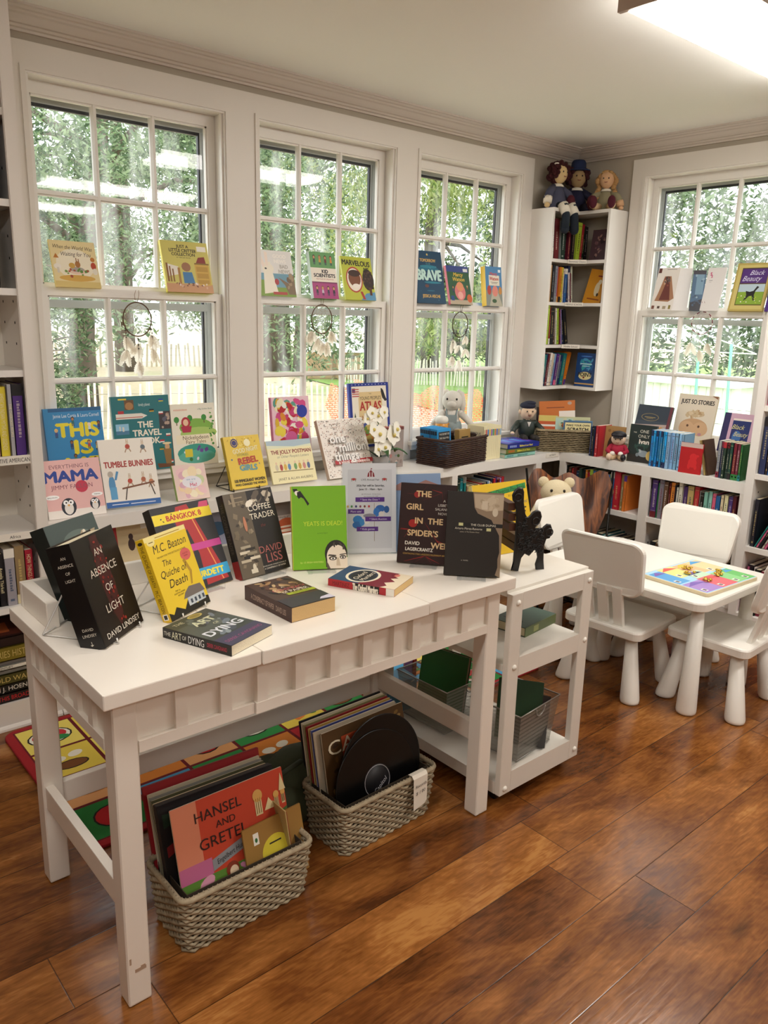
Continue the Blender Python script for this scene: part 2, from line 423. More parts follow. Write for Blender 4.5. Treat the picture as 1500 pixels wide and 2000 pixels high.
window(4, R_OPEN[0], R_OPEN[1], XR, '')

# ---- ceiling lights: wraparound fluorescent fixtures
def ceiling_light(x0, x1, y0, y1, label):
    t = thing('ceiling_light', label, 'ceiling light', ((x0+x1)/2, (y0+y1)/2, ZC), group=None)
    L, W = (x1-x0)/2, (y1-y0)/2
    m = MB(M('#8e8070', .5)); m.box((-L, -W, -.03), (L, W, 0)); m.build('housing', t)
    for s in (-1, 1):
        m = MB(M('#b9a79a', .5)); m.box((s*L-.008, -W, -.062), (s*L+.008, W, 0)); m.build('end_cap', t)
    d = bpy.data.materials.new('lit_diffuser'); d.use_nodes = True; e = d.node_tree.nodes['Principled BSDF']
    e.inputs['Base Color'].default_value = (.9, .9, .9, 1); e.inputs['Emission Color'].default_value = (1, .955, .895, 1); e.inputs['Emission Strength'].default_value = LAMP
    m = MB(d); pr = [(-W, -.031), (-W*.97, -.045), (-W*.8, -.064), (-W*.4, -.071), (W*.4, -.071), (W*.8, -.064), (W*.97, -.045), (W, -.031)]
    k = len(pr); m.add([(-L+.008, y, z) for y, z in pr]+[(L-.008, y, z) for y, z in pr], [(i, i+1, k+i+1, k+i) for i in range(k-1)]); m.build('diffuser', t)
    return t
ceiling_light(-1.84, -.62, -1.79, -1.49, 'lit wraparound ceiling light above the children\'s table, nearest to the window corner')
ceiling_light(-2.0, -.78, -3.34, -3.04, 'lit wraparound ceiling light behind the camera, seen reflected in the left window')
ceiling_light(-4.6, -3.38, -2.35, -2.05, 'lit wraparound ceiling light over the front left of the room')  # out-of-view fixture giving the room extra light
ceiling_light(-5.2, -3.98, -4.6, -4.3, 'lit wraparound ceiling light in the rear left of the room')  # unseen fixture, added to brighten the ceiling
ceiling_light(-2.2, -.98, -4.9, -4.6, 'lit wraparound ceiling light in the rear right of the room')  # also added out of view, for more light on ceiling and walls

# ================================================================ built-in shelving
def dots(b, x, y0s, zs, nx):      # peg holes on a side panel
    for y in y0s:
        for z in zs: b.box((x-.0006, y-.003, z-.004), (x+.0006, y+.003, z+.004), DARK)
PAPER = M('#e8e2d6', .6)
INK = M('#26221f', .6)
def shelf_label(parent, X, w, h, txt, tilt=0, sc=1.0, shear=0, paper=PAPER):
    m = MB(paper, X); m.box((-w/2, -.0025, -h/2), (w/2, -.0005, h/2)); o = m.build('shelf_label', parent)
    if txt:
        t = MB(INK, X); t.text(txt, 0, 0, h*.42*sc, -.003, maxw=w*.9, shear=shear, bold=.01); t.build('lettering', o)

# tall bookcase on the left
lb = thing('bookcase', 'tall white built-in bookcase at the left edge beside the first window', 'bookcase', (-3.78, -.145, 0))
ox = Matrix.Translation((3.78, .145, 0))
m = MB(TRIM, ox); m.box((-3.28, -.282, .0), (-3.262, .0, 2.4)); dots(m, -3.2806, (-.235, -.175, -.06), [z for z in [1.0+.07*i for i in range(14)] if not any(abs(z-s) < .04 for s in (1.268, 1.53, 1.803))]+[.78, .85, .92, .5, .57, .64], 0)
m.build('side_panel', lb)
m = MB(TRIM, ox); m.box((-4.3, -.282, 0), (-4.282, 0, 2.4)); m.build('side_panel', lb)
m = MB(M('#ddd6ca', .5), ox); m.box((-4.282, -.012, 0), (-3.28, 0, 2.4)); m.build('back_panel', lb)
m = MB(TRIM, ox)
m.box((-3.30, -.29, .0), (-3.258, -.282, 2.4)); m.box((-3.298, -.294, .1), (-3.292, -.29, 2.3)); m.box((-4.3, -.29, 0), (-4.26, -.282, 2.4)); m.box((-4.26, -.29, 2.27), (-3.30, -.282, 2.4))
m.build('face_frame', lb)
for z in (.452, .715, .980, 1.268, 1.53, 1.803, 2.07):
    m = MB(TRIM2, ox); m.box((-4.281, -.286, z-.022), (-3.281, -.013, z)); m.build('shelf', lb)
m = MB(TRIM, ox); m.box((-4.281, -.286, .0), (-3.301, -.013, .095))
m.prism([(-.29, .0), (-.304, .0), (-.303, .008), (-.298, .014), (-.29, .016)], -4.3, -3.262, X=Matrix(((0, 0, 1, 0), (1, 0, 0, 0), (0, 1, 0, 0), (0, 0, 0, 1)))); m.build('plinth', lb)
m = MB(TRIM, ox); m.box((-4.3, -.30, 2.38), (-3.255, -.282, 2.445), bev=.004); m.box((-4.3, -.33, 2.415), (-3.225, -.282, 2.445), bev=.006); m.build('cornice', lb)
shelf_label(lb, ox @ T(-3.36, -.286, .969), .13, .03, 'NATIVE AMERICAN', sc=1.15)
shelf_label(lb, ox @ T(-3.37, -.286, .704), .14, .026, 'Africa')
shelf_label(lb, ox @ T(-3.37, -.286, .441), .06, .02, '')

# low built-in run under the back windows
ZS = .733
db = thing('low_bookcase', 'long low white bookcase built in beneath the three back windows', 'bookcase', (-1.9, -.145, 0))
ox = Matrix.Translation((1.9, .145, 0))
m = MB(TRIM2, ox); m.box((-3.258, -.29, ZS-.05), (-.345, .0, ZS)); m.build('top', db)
for a, c in ((-3.258, -3.237), (-2.16, -2.12), (-1.235, -1.195), (-.555, -.505)):
    m = MB(TRIM, ox); e = (c-a)/2-.009
    m.prism([(a, -.29), (c, -.29), (c, -.27), (c-e, -.27), (c-e, -.012), (a+e, -.012), (a+e, -.27), (a, -.27)], .09, ZS-.05); m.build('post', db)
m = MB(M('#d9d3c9', .5), ox); m.box((-3.258, -.012, 0), (-.36, 0, ZS-.05)); m.build('back_panel', db)
for a, c in ((-3.237, -2.15), (-2.13, -1.225), (-1.205, -.54), (-.52, -.365)):
    m = MB(TRIM2, ox); m.box((a, -.285, .43), (c, -.013, .455)); m.build('shelf', db)
m = MB(TRIM, ox); m.box((-3.258, -.286, 0), (-.365, -.013, .09))
m.prism([(-.29, .0), (-.304, .0), (-.303, .008), (-.298, .014), (-.29, .016)], -3.258, -.38, X=Matrix(((0, 0, 1, 0), (1, 0, 0, 0), (0, 1, 0, 0), (0, 0, 0, 1)))); m.build('plinth', db)

# low run under the right window
rb = thing('low_bookcase', 'low white two-bay bookcase under the right window, behind the children\'s table', 'bookcase', (-.172, -.87, 0), rz=0)
ox = Matrix.Translation((.172, .87, 0))
m = MB(TRIM2, ox); m.box((-.344, -1.395, ZS-.052), (0, 0, ZS)); m.build('top', rb)
for a, c in ((-.335, -.295), (-.885, -.835), (-1.395, -1.375)):
    m = MB(TRIM, ox); e = (c-a)/2-.009
    m.prism([(-.344, a), (-.325, a), (-.325, a+e), (-.012, a+e), (-.012, c-e), (-.325, c-e), (-.325, c), (-.344, c)], .09, ZS-.052)
    if a == -.885:
        for z in [.15, .2, .25, .3, .52, .57]: m.box((-.27, -.8705, z), (-.264, -.8692, z+.007), DARK); m.box((-.10, -.8705, z), (-.094, -.8692, z+.007), DARK)
    m.build('post', rb)
m = MB(M('#d9d3c9', .5), ox); m.box((-.012, -1.395, 0), (0, -.30, ZS-.052)); m.build('back_panel', rb)
for a, c, z in ((-.85, -.31, .458), (-1.376, -.87, .462)):
    m = MB(TRIM2, ox); m.box((-.338, a, z-.028), (-.013, c, z)); m.build('shelf', rb)
m = MB(TRIM, ox); m.box((-.338, -1.39, 0), (-.013, -.30, .09)); m.build('plinth', rb)
shelf_label(rb, ox @ T(-.3385, -.53, .448) @ RZ(-90), .10, .03, 'SCHOOL', sc=1.1)
shelf_label(db, Matrix.Translation((1.9, .145, 0)) @ T(-.415, -.2905, ZS-.013), .12, .024, 'ACTIVITY')

# tall bookcase at the right edge
tb = thing('bookcase', 'tall white bookcase cut off by the right edge of the photo', 'bookcase', (-.172, -1.85, 0))
ox = Matrix.Translation((.172, 1.85, 0))
m = MB(TRIM2, ox); m.box((-.36, -1.44, 0), (-.013, -1.4, 2.2)); dots(m, -.36, (), (), 0)
for z in [.55+.07*i for i in range(12)]:
    if abs(z-.81) > .04 and abs(z-1.12) > .04: m.box((-.30, -1.4408, z), (-.293, -1.4396, z+.009), DARK)
m.build('side_panel', tb)
m = MB(TRIM2, ox); m.box((-.36, -2.34, 0), (-.013, -2.3, 2.2)); m.build('side_panel', tb)
m = MB(TRIM, ox); m.box((-.013, -2.34, 0), (0, -1.4, 2.2)); m.build('back_panel', tb)
m = MB(TRIM2, ox); m.box((-.36, -2.3, 0), (-.013, -1.44, .09)); m.build('plinth', tb)
for z in (.432, .79, 1.115, 1.45, 1.8, 2.19):
    m = MB(TRIM2, ox); m.box((-.355, -2.3, z-.025), (-.013, -1.44, z)); m.build('shelf', tb)

# corner wall bookcase, L-shaped
cb = thing('corner_bookcase', 'narrow white L-shaped corner bookcase hung on the wall with four open tiers', 'bookcase', (0, 0, 0))
CD = .155
lsh = [(-.378, .018), (-.378, -CD), (-CD, -CD), (-CD, -.352), (.018, -.352), (.018, .018)]
for i, z in enumerate((1.103, 1.342, 1.582, 1.82, 2.09)):
    m = MB(TRIM2); m.prism(lsh, z-.018, z)
    m.build('top' if i == 4 else 'shelf', cb)
m = MB(TRIM2); m.box((-.392, -CD-.002, 1.085), (-.378, .018, 2.09)); m.build('side_panel', cb)
m = MB(TRIM2); m.box((-CD-.002, -.366, 1.085), (.018, -.352, 2.09)); m.build('side_panel', cb)
dg = RZ(-45)
for z, tx in ((1.811, 'Elementary Classics'), (1.573, 'MIDDLE SCHOOL'), (1.333, 'Middle School')):
    shelf_label(cb, T(-CD-.041, -CD-.041, z) @ dg, .105, .022, tx, sc=1.1)
# ================================================================ display table
tt = thing('display_table', 'long white wooden table with battened apron and raised back ledge, holding face-out novels', 'table', (-3.03, -1.43, 0))
ox = T(3.03, 1.43, 0)
for a, c in ((-3.628, -3.279), (-3.277, -2.779), (-2.777, -2.434)):
    q = .004 if a == -3.277 else 0
    m = MB(TABLE, ox); m.box((a, -1.726-q, .728), (c, -1.139, .76), bev=.002); m.build('tabletop', tt)
for a in (-3.602, -2.512):
    for c in (-1.694, -1.195):
        m = MB(TABLE, ox); m.box((a, c, .004), (a+.052, c+.05, .728), bev=.003)
        m.build('leg', tt)
# aprons with battens
m = MB(TABLE, ox); m.box((-3.55, -1.684, .60), (-2.512, -1.668, .728)); m.build('apron', tt)
for a, c in ((-3.55, -3.281), (-2.775, -2.512)):
    m = MB(TABLE, ox); m.box((a, -1.696, .60), (c, -1.684, .625)); m.build('apron_rail', tt)
m = MB(TABLE, ox); m.box((-3.279, -1.702, .60), (-2.777, -1.684, .626)); m.build('apron_rail', tt)
for x in (-3.455, -3.35, -3.262, -3.16, -3.06, -2.96, -2.86, -2.795, -2.70, -2.605):
    m = MB(TABLE, ox); y = -1.701 if -3.28 < x < -2.78 else -1.695
    m.box((x-.0135, y, .6255), (x+.0135, -1.684, .728)); m.build('apron_batten', tt)
m = MB(TABLE, ox); m.box((-3.592, -1.644, .60), (-3.576, -1.195, .728)); m.build('apron', tt)
m = MB(TABLE, ox); m.box((-3.603, -1.644, .60), (-3.592, -1.195, .626)); m.build('apron_rail', tt)
for y in (-1.575, -1.49, -1.405, -1.32, -1.24):
    m = MB(TABLE, ox); m.box((-3.602, y-.013, .6265), (-3.592, y+.013, .728)); m.build('apron_batten', tt)
m = MB(TABLE, ox); m.box((-2.486, -1.644, .60), (-2.47, -1.195, .728)); m.build('apron', tt)
m = MB(TABLE, ox); m.box((-3.55, -1.19, .60), (-2.512, -1.174, .728)); m.build('apron', tt)
# stretchers
m = MB(TABLE, ox); m.box((-3.596, -1.644, .225), (-3.574, -1.195, .285), bev=.002); m.build('stretcher', tt)
m = MB(TABLE, ox); m.box((-2.488, -1.644, .225), (-2.466, -1.195, .285), bev=.002); m.build('stretcher', tt)
m = MB(TABLE, ox); m.box((-3.55, -1.183, .215), (-2.512, -1.161, .275), bev=.002); m.build('stretcher', tt)
# gallery ledge at the back
m = MB(TABLE, ox); m.box((-3.60, -1.157, .7605), (-2.44, -1.139, .822), bev=.002); m.build('back_ledge', tt)
m = MB(TABLE, ox); m.box((-3.60, -1.335, .7605), (-3.572, -1.158, .822), bev=.002); m.build('side_ledge', tt)
# worn paint chips on the front leg
m = MB(M('#a9907a', .8), ox); m.box((-3.585, -1.6946, .085), (-3.560, -1.6938, .093)); m.box((-3.596, -1.6946, .11), (-3.592, -1.6938, .125)); m.box((-3.572, -1.6946, .093), (-3.562, -1.6938, .097)); m.build('paint_chip', tt)

# ================================================================ white trolley beside the table
CART = M('#ded9cf', .42, var=.03, vscale=9)
ct = thing('utility_trolley', 'white painted wooden three-tier trolley on castors beside the display table', 'trolley', (-2.24, -1.43, 0))
ox = T(2.24, 1.43, 0)
for y0, y1 in ((-1.712, -1.690), (-1.155, -1.133)):
    for nm, bx in (('stile', ((-2.428, y0, .045), (-2.378, y1, .70))), ('stile', ((-2.082, y0, .045), (-2.032, y1, .70)))):
        m = MB(CART, ox); m.box(*bx, bev=.002); m.build(nm, ct)
    for z0, z1 in ((.045, .115), (.435, .495), (.645, .70)):
        m = MB(CART, ox); m.box((-2.378, y0+.001, z0), (-2.082, y1-.001, z1)); m.build('rail', ct)
for z, z1 in ((.06, .085), (.455, .475), (.69, .708)):
    m = MB(CART, ox); m.box((-2.428, -1.690, z), (-2.032, -1.155, z1)); m.build('shelf', ct)
m = MB(CART, ox); m.box((-2.428, -1.69, .045), (-2.41, -1.155, .06)); m.build('side_rail', ct)
for x, z in ((-2.40, .672), (-2.053, .672), (-2.40, .468), (-2.05, .468), (-2.405, .065), (-2.053, .075)):
    m = MB(M('#e6e2d8', .4), ox @ T(x, -1.712, z) @ RX(90)); m.lathe([(.009, 0), (.009, .002), (.006, .005), (0, .0065)], 12); m.build('bolt_cap', ct)
for x in (-2.39, -2.07):
    for y in (-1.66, -1.19):
        m = MB(M('#24211f', .5), ox @ T(x, y, .0205) @ RY(90)); m.lathe([(.010, -.008), (.02, -.008), (.02, .008), (.010, .008)], 14); m.box((-.046, -.008, -.006), (-.0, .008, .006)); m.build('castor', ct)

# green cloth-bound book on the middle tier
def plain_book(name, w, h, t, cov, pages='#d9cfae', X=None, spine=None):
    """closed book, front face at y=0 looking to -Y, spine on the left (x=0)"""
    m = MB(X=X or Matrix()); e = .002 if t > .012 else .001; c = M(cov, .45)
    m.box((0, 0, 0), (w, e, h), c); m.box((0, t-e, 0), (w, t, h), c)
    m.box((-.001, 0, 0), (e, t, h), M(spine, .45) if spine else c)
    m.box((e, e, .003), (w-.003, t-e, h-.003), M(pages, .8))
    return m
m = plain_book('book', .13, .19, .032, '#41574c', spine='#5f6d46'); m.poly([(.035, .148), (.11, .148), (.11, .153), (.035, .153)], -.0006, INK)
m.add([(-.0015, .006, .11), (-.0015, .026, .11), (-.0015, .026, .14), (-.0015, .006, .14)], [(0, 3, 2, 1)], '#9aa06a')
o = m.build('book', label='faded green clothbound book lying on the middle tier of the white trolley', cat='book'); o.location = (-2.23, -1.52, .4755+.032)
o.rotation_euler = (R(-90), 0, 0); o.rotation_mode = 'XYZ'
o.matrix_world = T(-2.02, -1.57, .4755+.032) @ RZ(97) @ RX(-90)

# cast iron bench end used as a bookend
be = thing('bench_end_bookend', 'black cast iron bench-end bookend with pierced scrollwork standing on the white trolley', 'bookend', (-2.27, -1.575, .709), rz=-24)
IRON = M('#0d0c0c', .38, spec=.6, bump=.5, bscale=160)
OUTL = [(190, 1185), (265, 1195), (295, 1030), (350, 965), (415, 1000), (490, 920), (540, 960), (560, 1040), (535, 1130), (545, 1195), (640, 1195), (620, 1085), (610, 900), (640, 800), (690, 790), (712, 740), (710, 680), (690, 635), (650, 630), (610, 660), (590, 680), (480, 680), (465, 640), (535, 570), (548, 520), (530, 465), (490, 445), (440, 465), (400, 510), (350, 535), (310, 480), (275, 330), (270, 200), (255, 165), (215, 150), (170, 175), (140, 230), (150, 290), (190, 330), (215, 500), (220, 800), (215, 1000)]
OUTL = [((x-200)/577*.138, (1195-z)/1045*.264) for x, z in OUTL]
XZ = Matrix(((1, 0, 0, 0), (0, 0, -1, 0), (0, 1, 0, 0), (0, 0, 0, 1)))
m = MB(IRON); m.prism(OUTL, -.005, .005, X=XZ); m.tube([(x, 0, z) for x, z in OUTL], .0048, n=6, closed=True)
for i in range(90):
    x = rnd.uniform(.006, .095); z = rnd.uniform(.06, .13) if x > .04 else rnd.uniform(.06, .17)
    a_ = rnd.uniform(0, 360); m.tube([(x+.007*math.cos(R(a_+q)), -.006, z+.006*math.sin(R(a_+q))) for q in (0, 70, 140, 210)], .0018, n=4)
for x, z, r_ in ((0, .236, .012), (.066, .158, .012), (.115, .12, .012)): m.tube([(x+r_*math.cos(R(q)), -.006, z+r_*math.sin(R(q))) for q in range(0, 360, 30)], .0022, n=5, closed=True)
m.build('cast_side', be)
for x, z in ((-.006, .205), (-.003, .172), (0, .14), (.03, .098), (.03, .07)):
    m = MB(M('#4a2b1c', .5)); m.box((x-.02, .0055, z-.012), (x-.012 if x < .02 else x+.03, .15, z+.012) if False else (x+.004, .15, z+.012)); m.build('wooden_slat', be)

# ================================================================ children's table and chairs
kt = thing('kids_table', 'low white plastic children\'s table with rounded corners and tapered conical legs', 'table', (-1.165, -1.42, 0))
def rrect(x0, y0, x1, y1, r, n=6):
    P = []
    for cx, cy, a in ((x1-r, y0+r, -90), (x1-r, y1-r, 0), (x0+r, y1-r, 90), (x0+r, y0+r, 180)):
        for i in range(n+1): t = R(a+90*i/n); P.append((cx+r*math.cos(t), cy+r*math.sin(t)))
    return P
def slab(mb, P, z0, z1, e=.006, m=None, X=None):
    cx = sum(p[0] for p in P)/len(P); cy = sum(p[1] for p in P)/len(P); N = len(P); vs = []
    xs = max(abs(p[0]-cx) for p in P); ys = max(abs(p[1]-cy) for p in P)
    for z, q in ((z0, e*.5), (z0+e*.5, 0), (z1-e, 0), (z1-e*.3, e*.35), (z1, e)):
        vs += [(cx+(x-cx)*(1-q/xs), cy+(y-cy)*(1-q/ys), z) for x, y in P]
    fs = [tuple(range(N-1, -1, -1)), tuple(range(4*N, 5*N))]+[(k*N+i, k*N+(i+1) % N, (k+1)*N+(i+1) % N, (k+1)*N+i) for k in range(4) for i in range(N)]
    mb.add(vs, fs, m, X)
m = MB(KID); slab(m, rrect(-.29, -.385, .29, .385, .055), .442, .48, .008); m.build('tabletop', kt)
for sx in (-1, 1):
    for sy in (-1, 1):
        m = MB(KID, T(sx*.213, sy*.318, 0) @ Matrix(((1, 0, -.03*sx*-1, 0), (0, 1, .03*sy, 0), (0, 0, 1, 0), (0, 0, 0, 1))) if False else T(sx*.205, sy*.325, 0))
        m.lathe([(.03, .001), (.037, .004), (.0385, .012), (.0385, .022), (.0225, .442)], 24); m.build('leg', kt)
def kid_chair():
    t = thing('kids_chair', 'x', 'chair')
    m = MB(KID); slab(m, rrect(-.175, -.165, .175, .165, .035), .262, .30, .008); m.build('seat', t)
    for sx in (-1, 1):
        for sy in (-1, 1):
            m = MB(KID, Matrix(((1, 0, -.16*sx, sx*.155), (0, 1, -.16*sy, sy*.145), (0, 0, 1, 0), (0, 0, 0, 1))))
            m.lathe([(.03, .001), (.0365, .004), (.038, .012), (.038, .02), (.022, .264)], 22); m.build('leg', t)
    # back: three slats rising and leaning outwards (chair faces +Y, back at -Y)
    ln = Matrix(((1, 0, 0, 0), (0, 1, -.26, 0), (0, 0, 1, 0), (0, 0, 0, 1)))
    for x in (-.068, 0, .068):
        m = MB(KID, T(0, -.128, .296) @ ln); m.box((x-.018-.004, -.01, 0), (x+.018+.004, .008, .17), bev=.003); m.build('back_slat', t)
    m = MB(KID, T(0, -.128, .296) @ ln)
    P = rrect(-.165, -.115, .165, .115, .045, 8); P = [(x*(1+.12*(z+.115)/.23), z+.257) for x, z in P]
    N = len(P); vs = []
    for y, q in ((-.016, .965), (-.012, 1), (.008, 1), (.012, .965)):
        vs += [(x*q, y+ (x*x)*.55, .265+(z-.265)*(q if q == 1 else .955)) for x, z in P]
    fs = [tuple(range(N)), tuple(range(4*N-1, 3*N-1, -1))]+[(k*N+i, (k+1)*N+i, (k+1)*N+(i+1) % N, k*N+(i+1) % N) for k in range(3) for i in range(N)]
    m.add(vs, fs); m.build('backrest', t)
    return t
ch = kid_chair()
spots = [((-1.335, -1.398), -87, 'white children\'s chair nearest the trolley, its back towards the display table'),
         ((-1.14, -1.752), 2, 'white children\'s chair at the short end of the children\'s table, cut by the right edge'),
         ((-.96, -1.405), 91, 'white children\'s chair across the table, its back against the low bookcase with spines'),
         ((-1.09, -1.07), 183, 'white children\'s chair at the far short end, in front of the teddy bear')]
for i, ((x, y), a, l) in enumerate(spots):
    c = ch if i == 0 else copy_tree(ch)
    c.location = (x, y, 0); c.rotation_euler = (0, 0, R(a)); c['label'] = l; c['group'] = 'white chairs around the children\'s table'

# puzzle board
pz = thing('puzzle_board', 'colourful wooden town puzzle board lying on the children\'s table', 'puzzle', (-1.17, -1.635, .481), rz=-3)
m = MB(M('#d9c9a6', .5)); slab(m, rrect(-.185, -.145, .185, .145, .012, 3), 0, .014, .002); m.build('board', pz)
m = MB(); Z = lambda k: .0142+.0003*k
FX = RX(-90) @ S3(1, -1, 1)     # poly in XZ -> XY
def pr(x0, y0, x1, y1, c, k=0): m.add([(x0, y0, Z(k)), (x1, y0, Z(k)), (x1, y1, Z(k)), (x0, y1, Z(k))], [(0, 1, 2, 3)], c)
pr(-.18, -.14, .18, .14, '#a9d4ee')
for i, (a, b_, c, d, col) in enumerate(((-.175, -.02, -.10, .12, '#5aa0d8'), (-.10, .02, .0, .135, '#f0dc8a'), (0, .01, .09, .13, '#f3b98a'), (.09, .0, .178, .13, '#f1cf9c'), (-.175, -.135, -.06, -.03, '#a586c8'), (-.06, -.135, .05, -.02, '#e26a72'), (.05, -.135, .12, -.01, '#8fd08a'), (.12, -.135, .178, -.01, '#6fbf6a'), (-.05, -.02, .05, .05, '#bfe3c0'))):
    pr(a, b_, c, d, col, 1+i*.1); pr(a+.01, b_+.01, a+.03, b_+.035, '#fbf7ee', 3); pr(a+.014, b_+.014, a+.026, b_+.03, '#3a3a44', 4)
    m.add([(a, d-.03, Z(3)), (c, d-.03, Z(3)), ((a+c)/2, d, Z(3))], [(0, 1, 2)], ('#7a5fb0', '#d8564e', '#e8c24a', '#4a9ad0')[i % 4])
m.build('printed_picture', pz)
for i, (x, y) in enumerate(((-.03, .03), (-.05, -.06), (.06, -.05), (.1, -.02), (.02, .07))):
    m = MB(M('#cfae4a', .25, metal=.8)); 
    for j in range(7): m.ell((x+rnd.uniform(-.018, .018), y+rnd.uniform(-.015, .015), .02+.003*(j % 3)), (.008, .007, .004), n=7, k=5)
    m.build('metal_latch', pz)

# ================================================================ rug
rg = thing('rug', 'bright food alphabet rug with dark red edge lying under the display table', 'rug', (-2.485, -.735, 0))
m = MB(M('#a11a22', .95, bump=.8, bscale=500)); slab(m, rrect(-1.0, -.405, 1.0, .405, .05, 5), .001, .011, .003); m.build('border', rg)
m = MB(); cols = ['#1f7a35', '#d98434', '#e8cf52', '#4b9ac6', '#b5232c', '#e0a36b', '#2f8f45', '#efdc6a']
FUZ = lambda c: M(c, .95, bump=.6, bscale=600)
nx, ny = 10, 4; sx, sy = 1.94/nx, .76/ny
ZR = .0112
def rp(P, k, c): m.add([(x, y, ZR+.0002*k) for x, y in P], [tuple(range(len(P)))], FUZ(c))
def re_(cx, cy, rx, ry, k, c, rot=0, n=16):
    cr, sr = math.cos(R(rot)), math.sin(R(rot))
    rp([(cx+rx*math.cos(2*math.pi*i/n)*cr-ry*math.sin(2*math.pi*i/n)*sr, cy+rx*math.cos(2*math.pi*i/n)*sr+ry*math.sin(2*math.pi*i/n)*cr) for i in range(n)], k, c)
for i in range(nx):
    for j in range(ny):
        cx, cy = -.97+sx*(i+.5), -.38+sy*(j+.5); c = cols[(i*3+j*5+(i*j) % 3) % 8]
        rp([(cx-sx/2, cy-sy/2), (cx+sx/2, cy-sy/2), (cx+sx/2, cy+sy/2), (cx-sx/2, cy+sy/2)], 0, '#6a141c')
        rp([(cx-sx/2+.006, cy-sy/2+.006), (cx+sx/2-.006, cy-sy/2+.006), (cx+sx/2-.006, cy+sy/2-.006), (cx-sx/2+.006, cy+sy/2-.006)], 1, c)
        k = (i*2+j*3) % 7; B = '#1d1712'
        if k == 0:   # apple
            re_(cx, cy, .062, .058, 2, B); re_(cx, cy, .056, .052, 3, '#b5161e'); rp([(cx, cy+.05), (cx+.008, cy+.05), (cx+.02, cy+.08), (cx+.012, cy+.08)], 4, '#4a2a12'); re_(cx+.04, cy+.06, .022, .01, 4, '#1f7a35', 30)
        elif k == 1:  # banana bunch
            for q in (-18, 0, 18): re_(cx, cy+q*.0012, .072, .026, 2+q*.01+.3, B, q); re_(cx, cy+q*.0012, .067, .021, 3+q*.01+.3, '#ecd24b', q)
        elif k == 2:  # melon
            re_(cx, cy, .075, .055, 2, B); re_(cx, cy, .069, .049, 3, '#f3efe0'); re_(cx, cy+.006, .058, .038, 4, '#c8303a'); re_(cx+.01, cy-.02, .05, .02, 5, '#2a8a48', -12)
        elif k == 3:  # burger
            re_(cx, cy+.018, .066, .036, 2, B); re_(cx, cy+.018, .061, .031, 3, '#c9803a'); re_(cx, cy-.008, .066, .012, 4, '#2f8f45'); re_(cx, cy-.028, .062, .018, 4, '#b06a2a')
        elif k == 4:  # letter
            L = 'ABCDEFGHKMNPRU'[(i*4+j) % 14]; m.text(L, cx, cy, .09, 0, FUZ('#e8833a' if c != '#d98434' else '#2f8f45'), X=T(0, 0, ZR+.0006) @ FX, bold=.03, rot=20)
            m.text(L.lower(), cx+.05, cy-.02, .05, 0, FUZ('#ecd24b' if c not in ('#e8cf52', '#efdc6a') else '#1f7a35'), X=T(0, 0, ZR+.0007) @ FX, bold=.03)
        elif k == 5:  # face potato
            re_(cx, cy, .06, .042, 2, B, 15); re_(cx, cy, .055, .037, 3, '#c79a62', 15); re_(cx-.02, cy+.01, .008, .008, 4, B); re_(cx+.02, cy+.014, .008, .008, 4, B)
        else:        # eggs / olives
            re_(cx-.03, cy+.02, .026, .018, 3, '#f3efe0'); re_(cx+.03, cy+.03, .026, .018, 3, '#f3efe0', 20); re_(cx, cy-.03, .055, .028, 2, B); re_(cx, cy-.03, .05, .023, 3, '#7a4a22')
m.build('pile', rg)

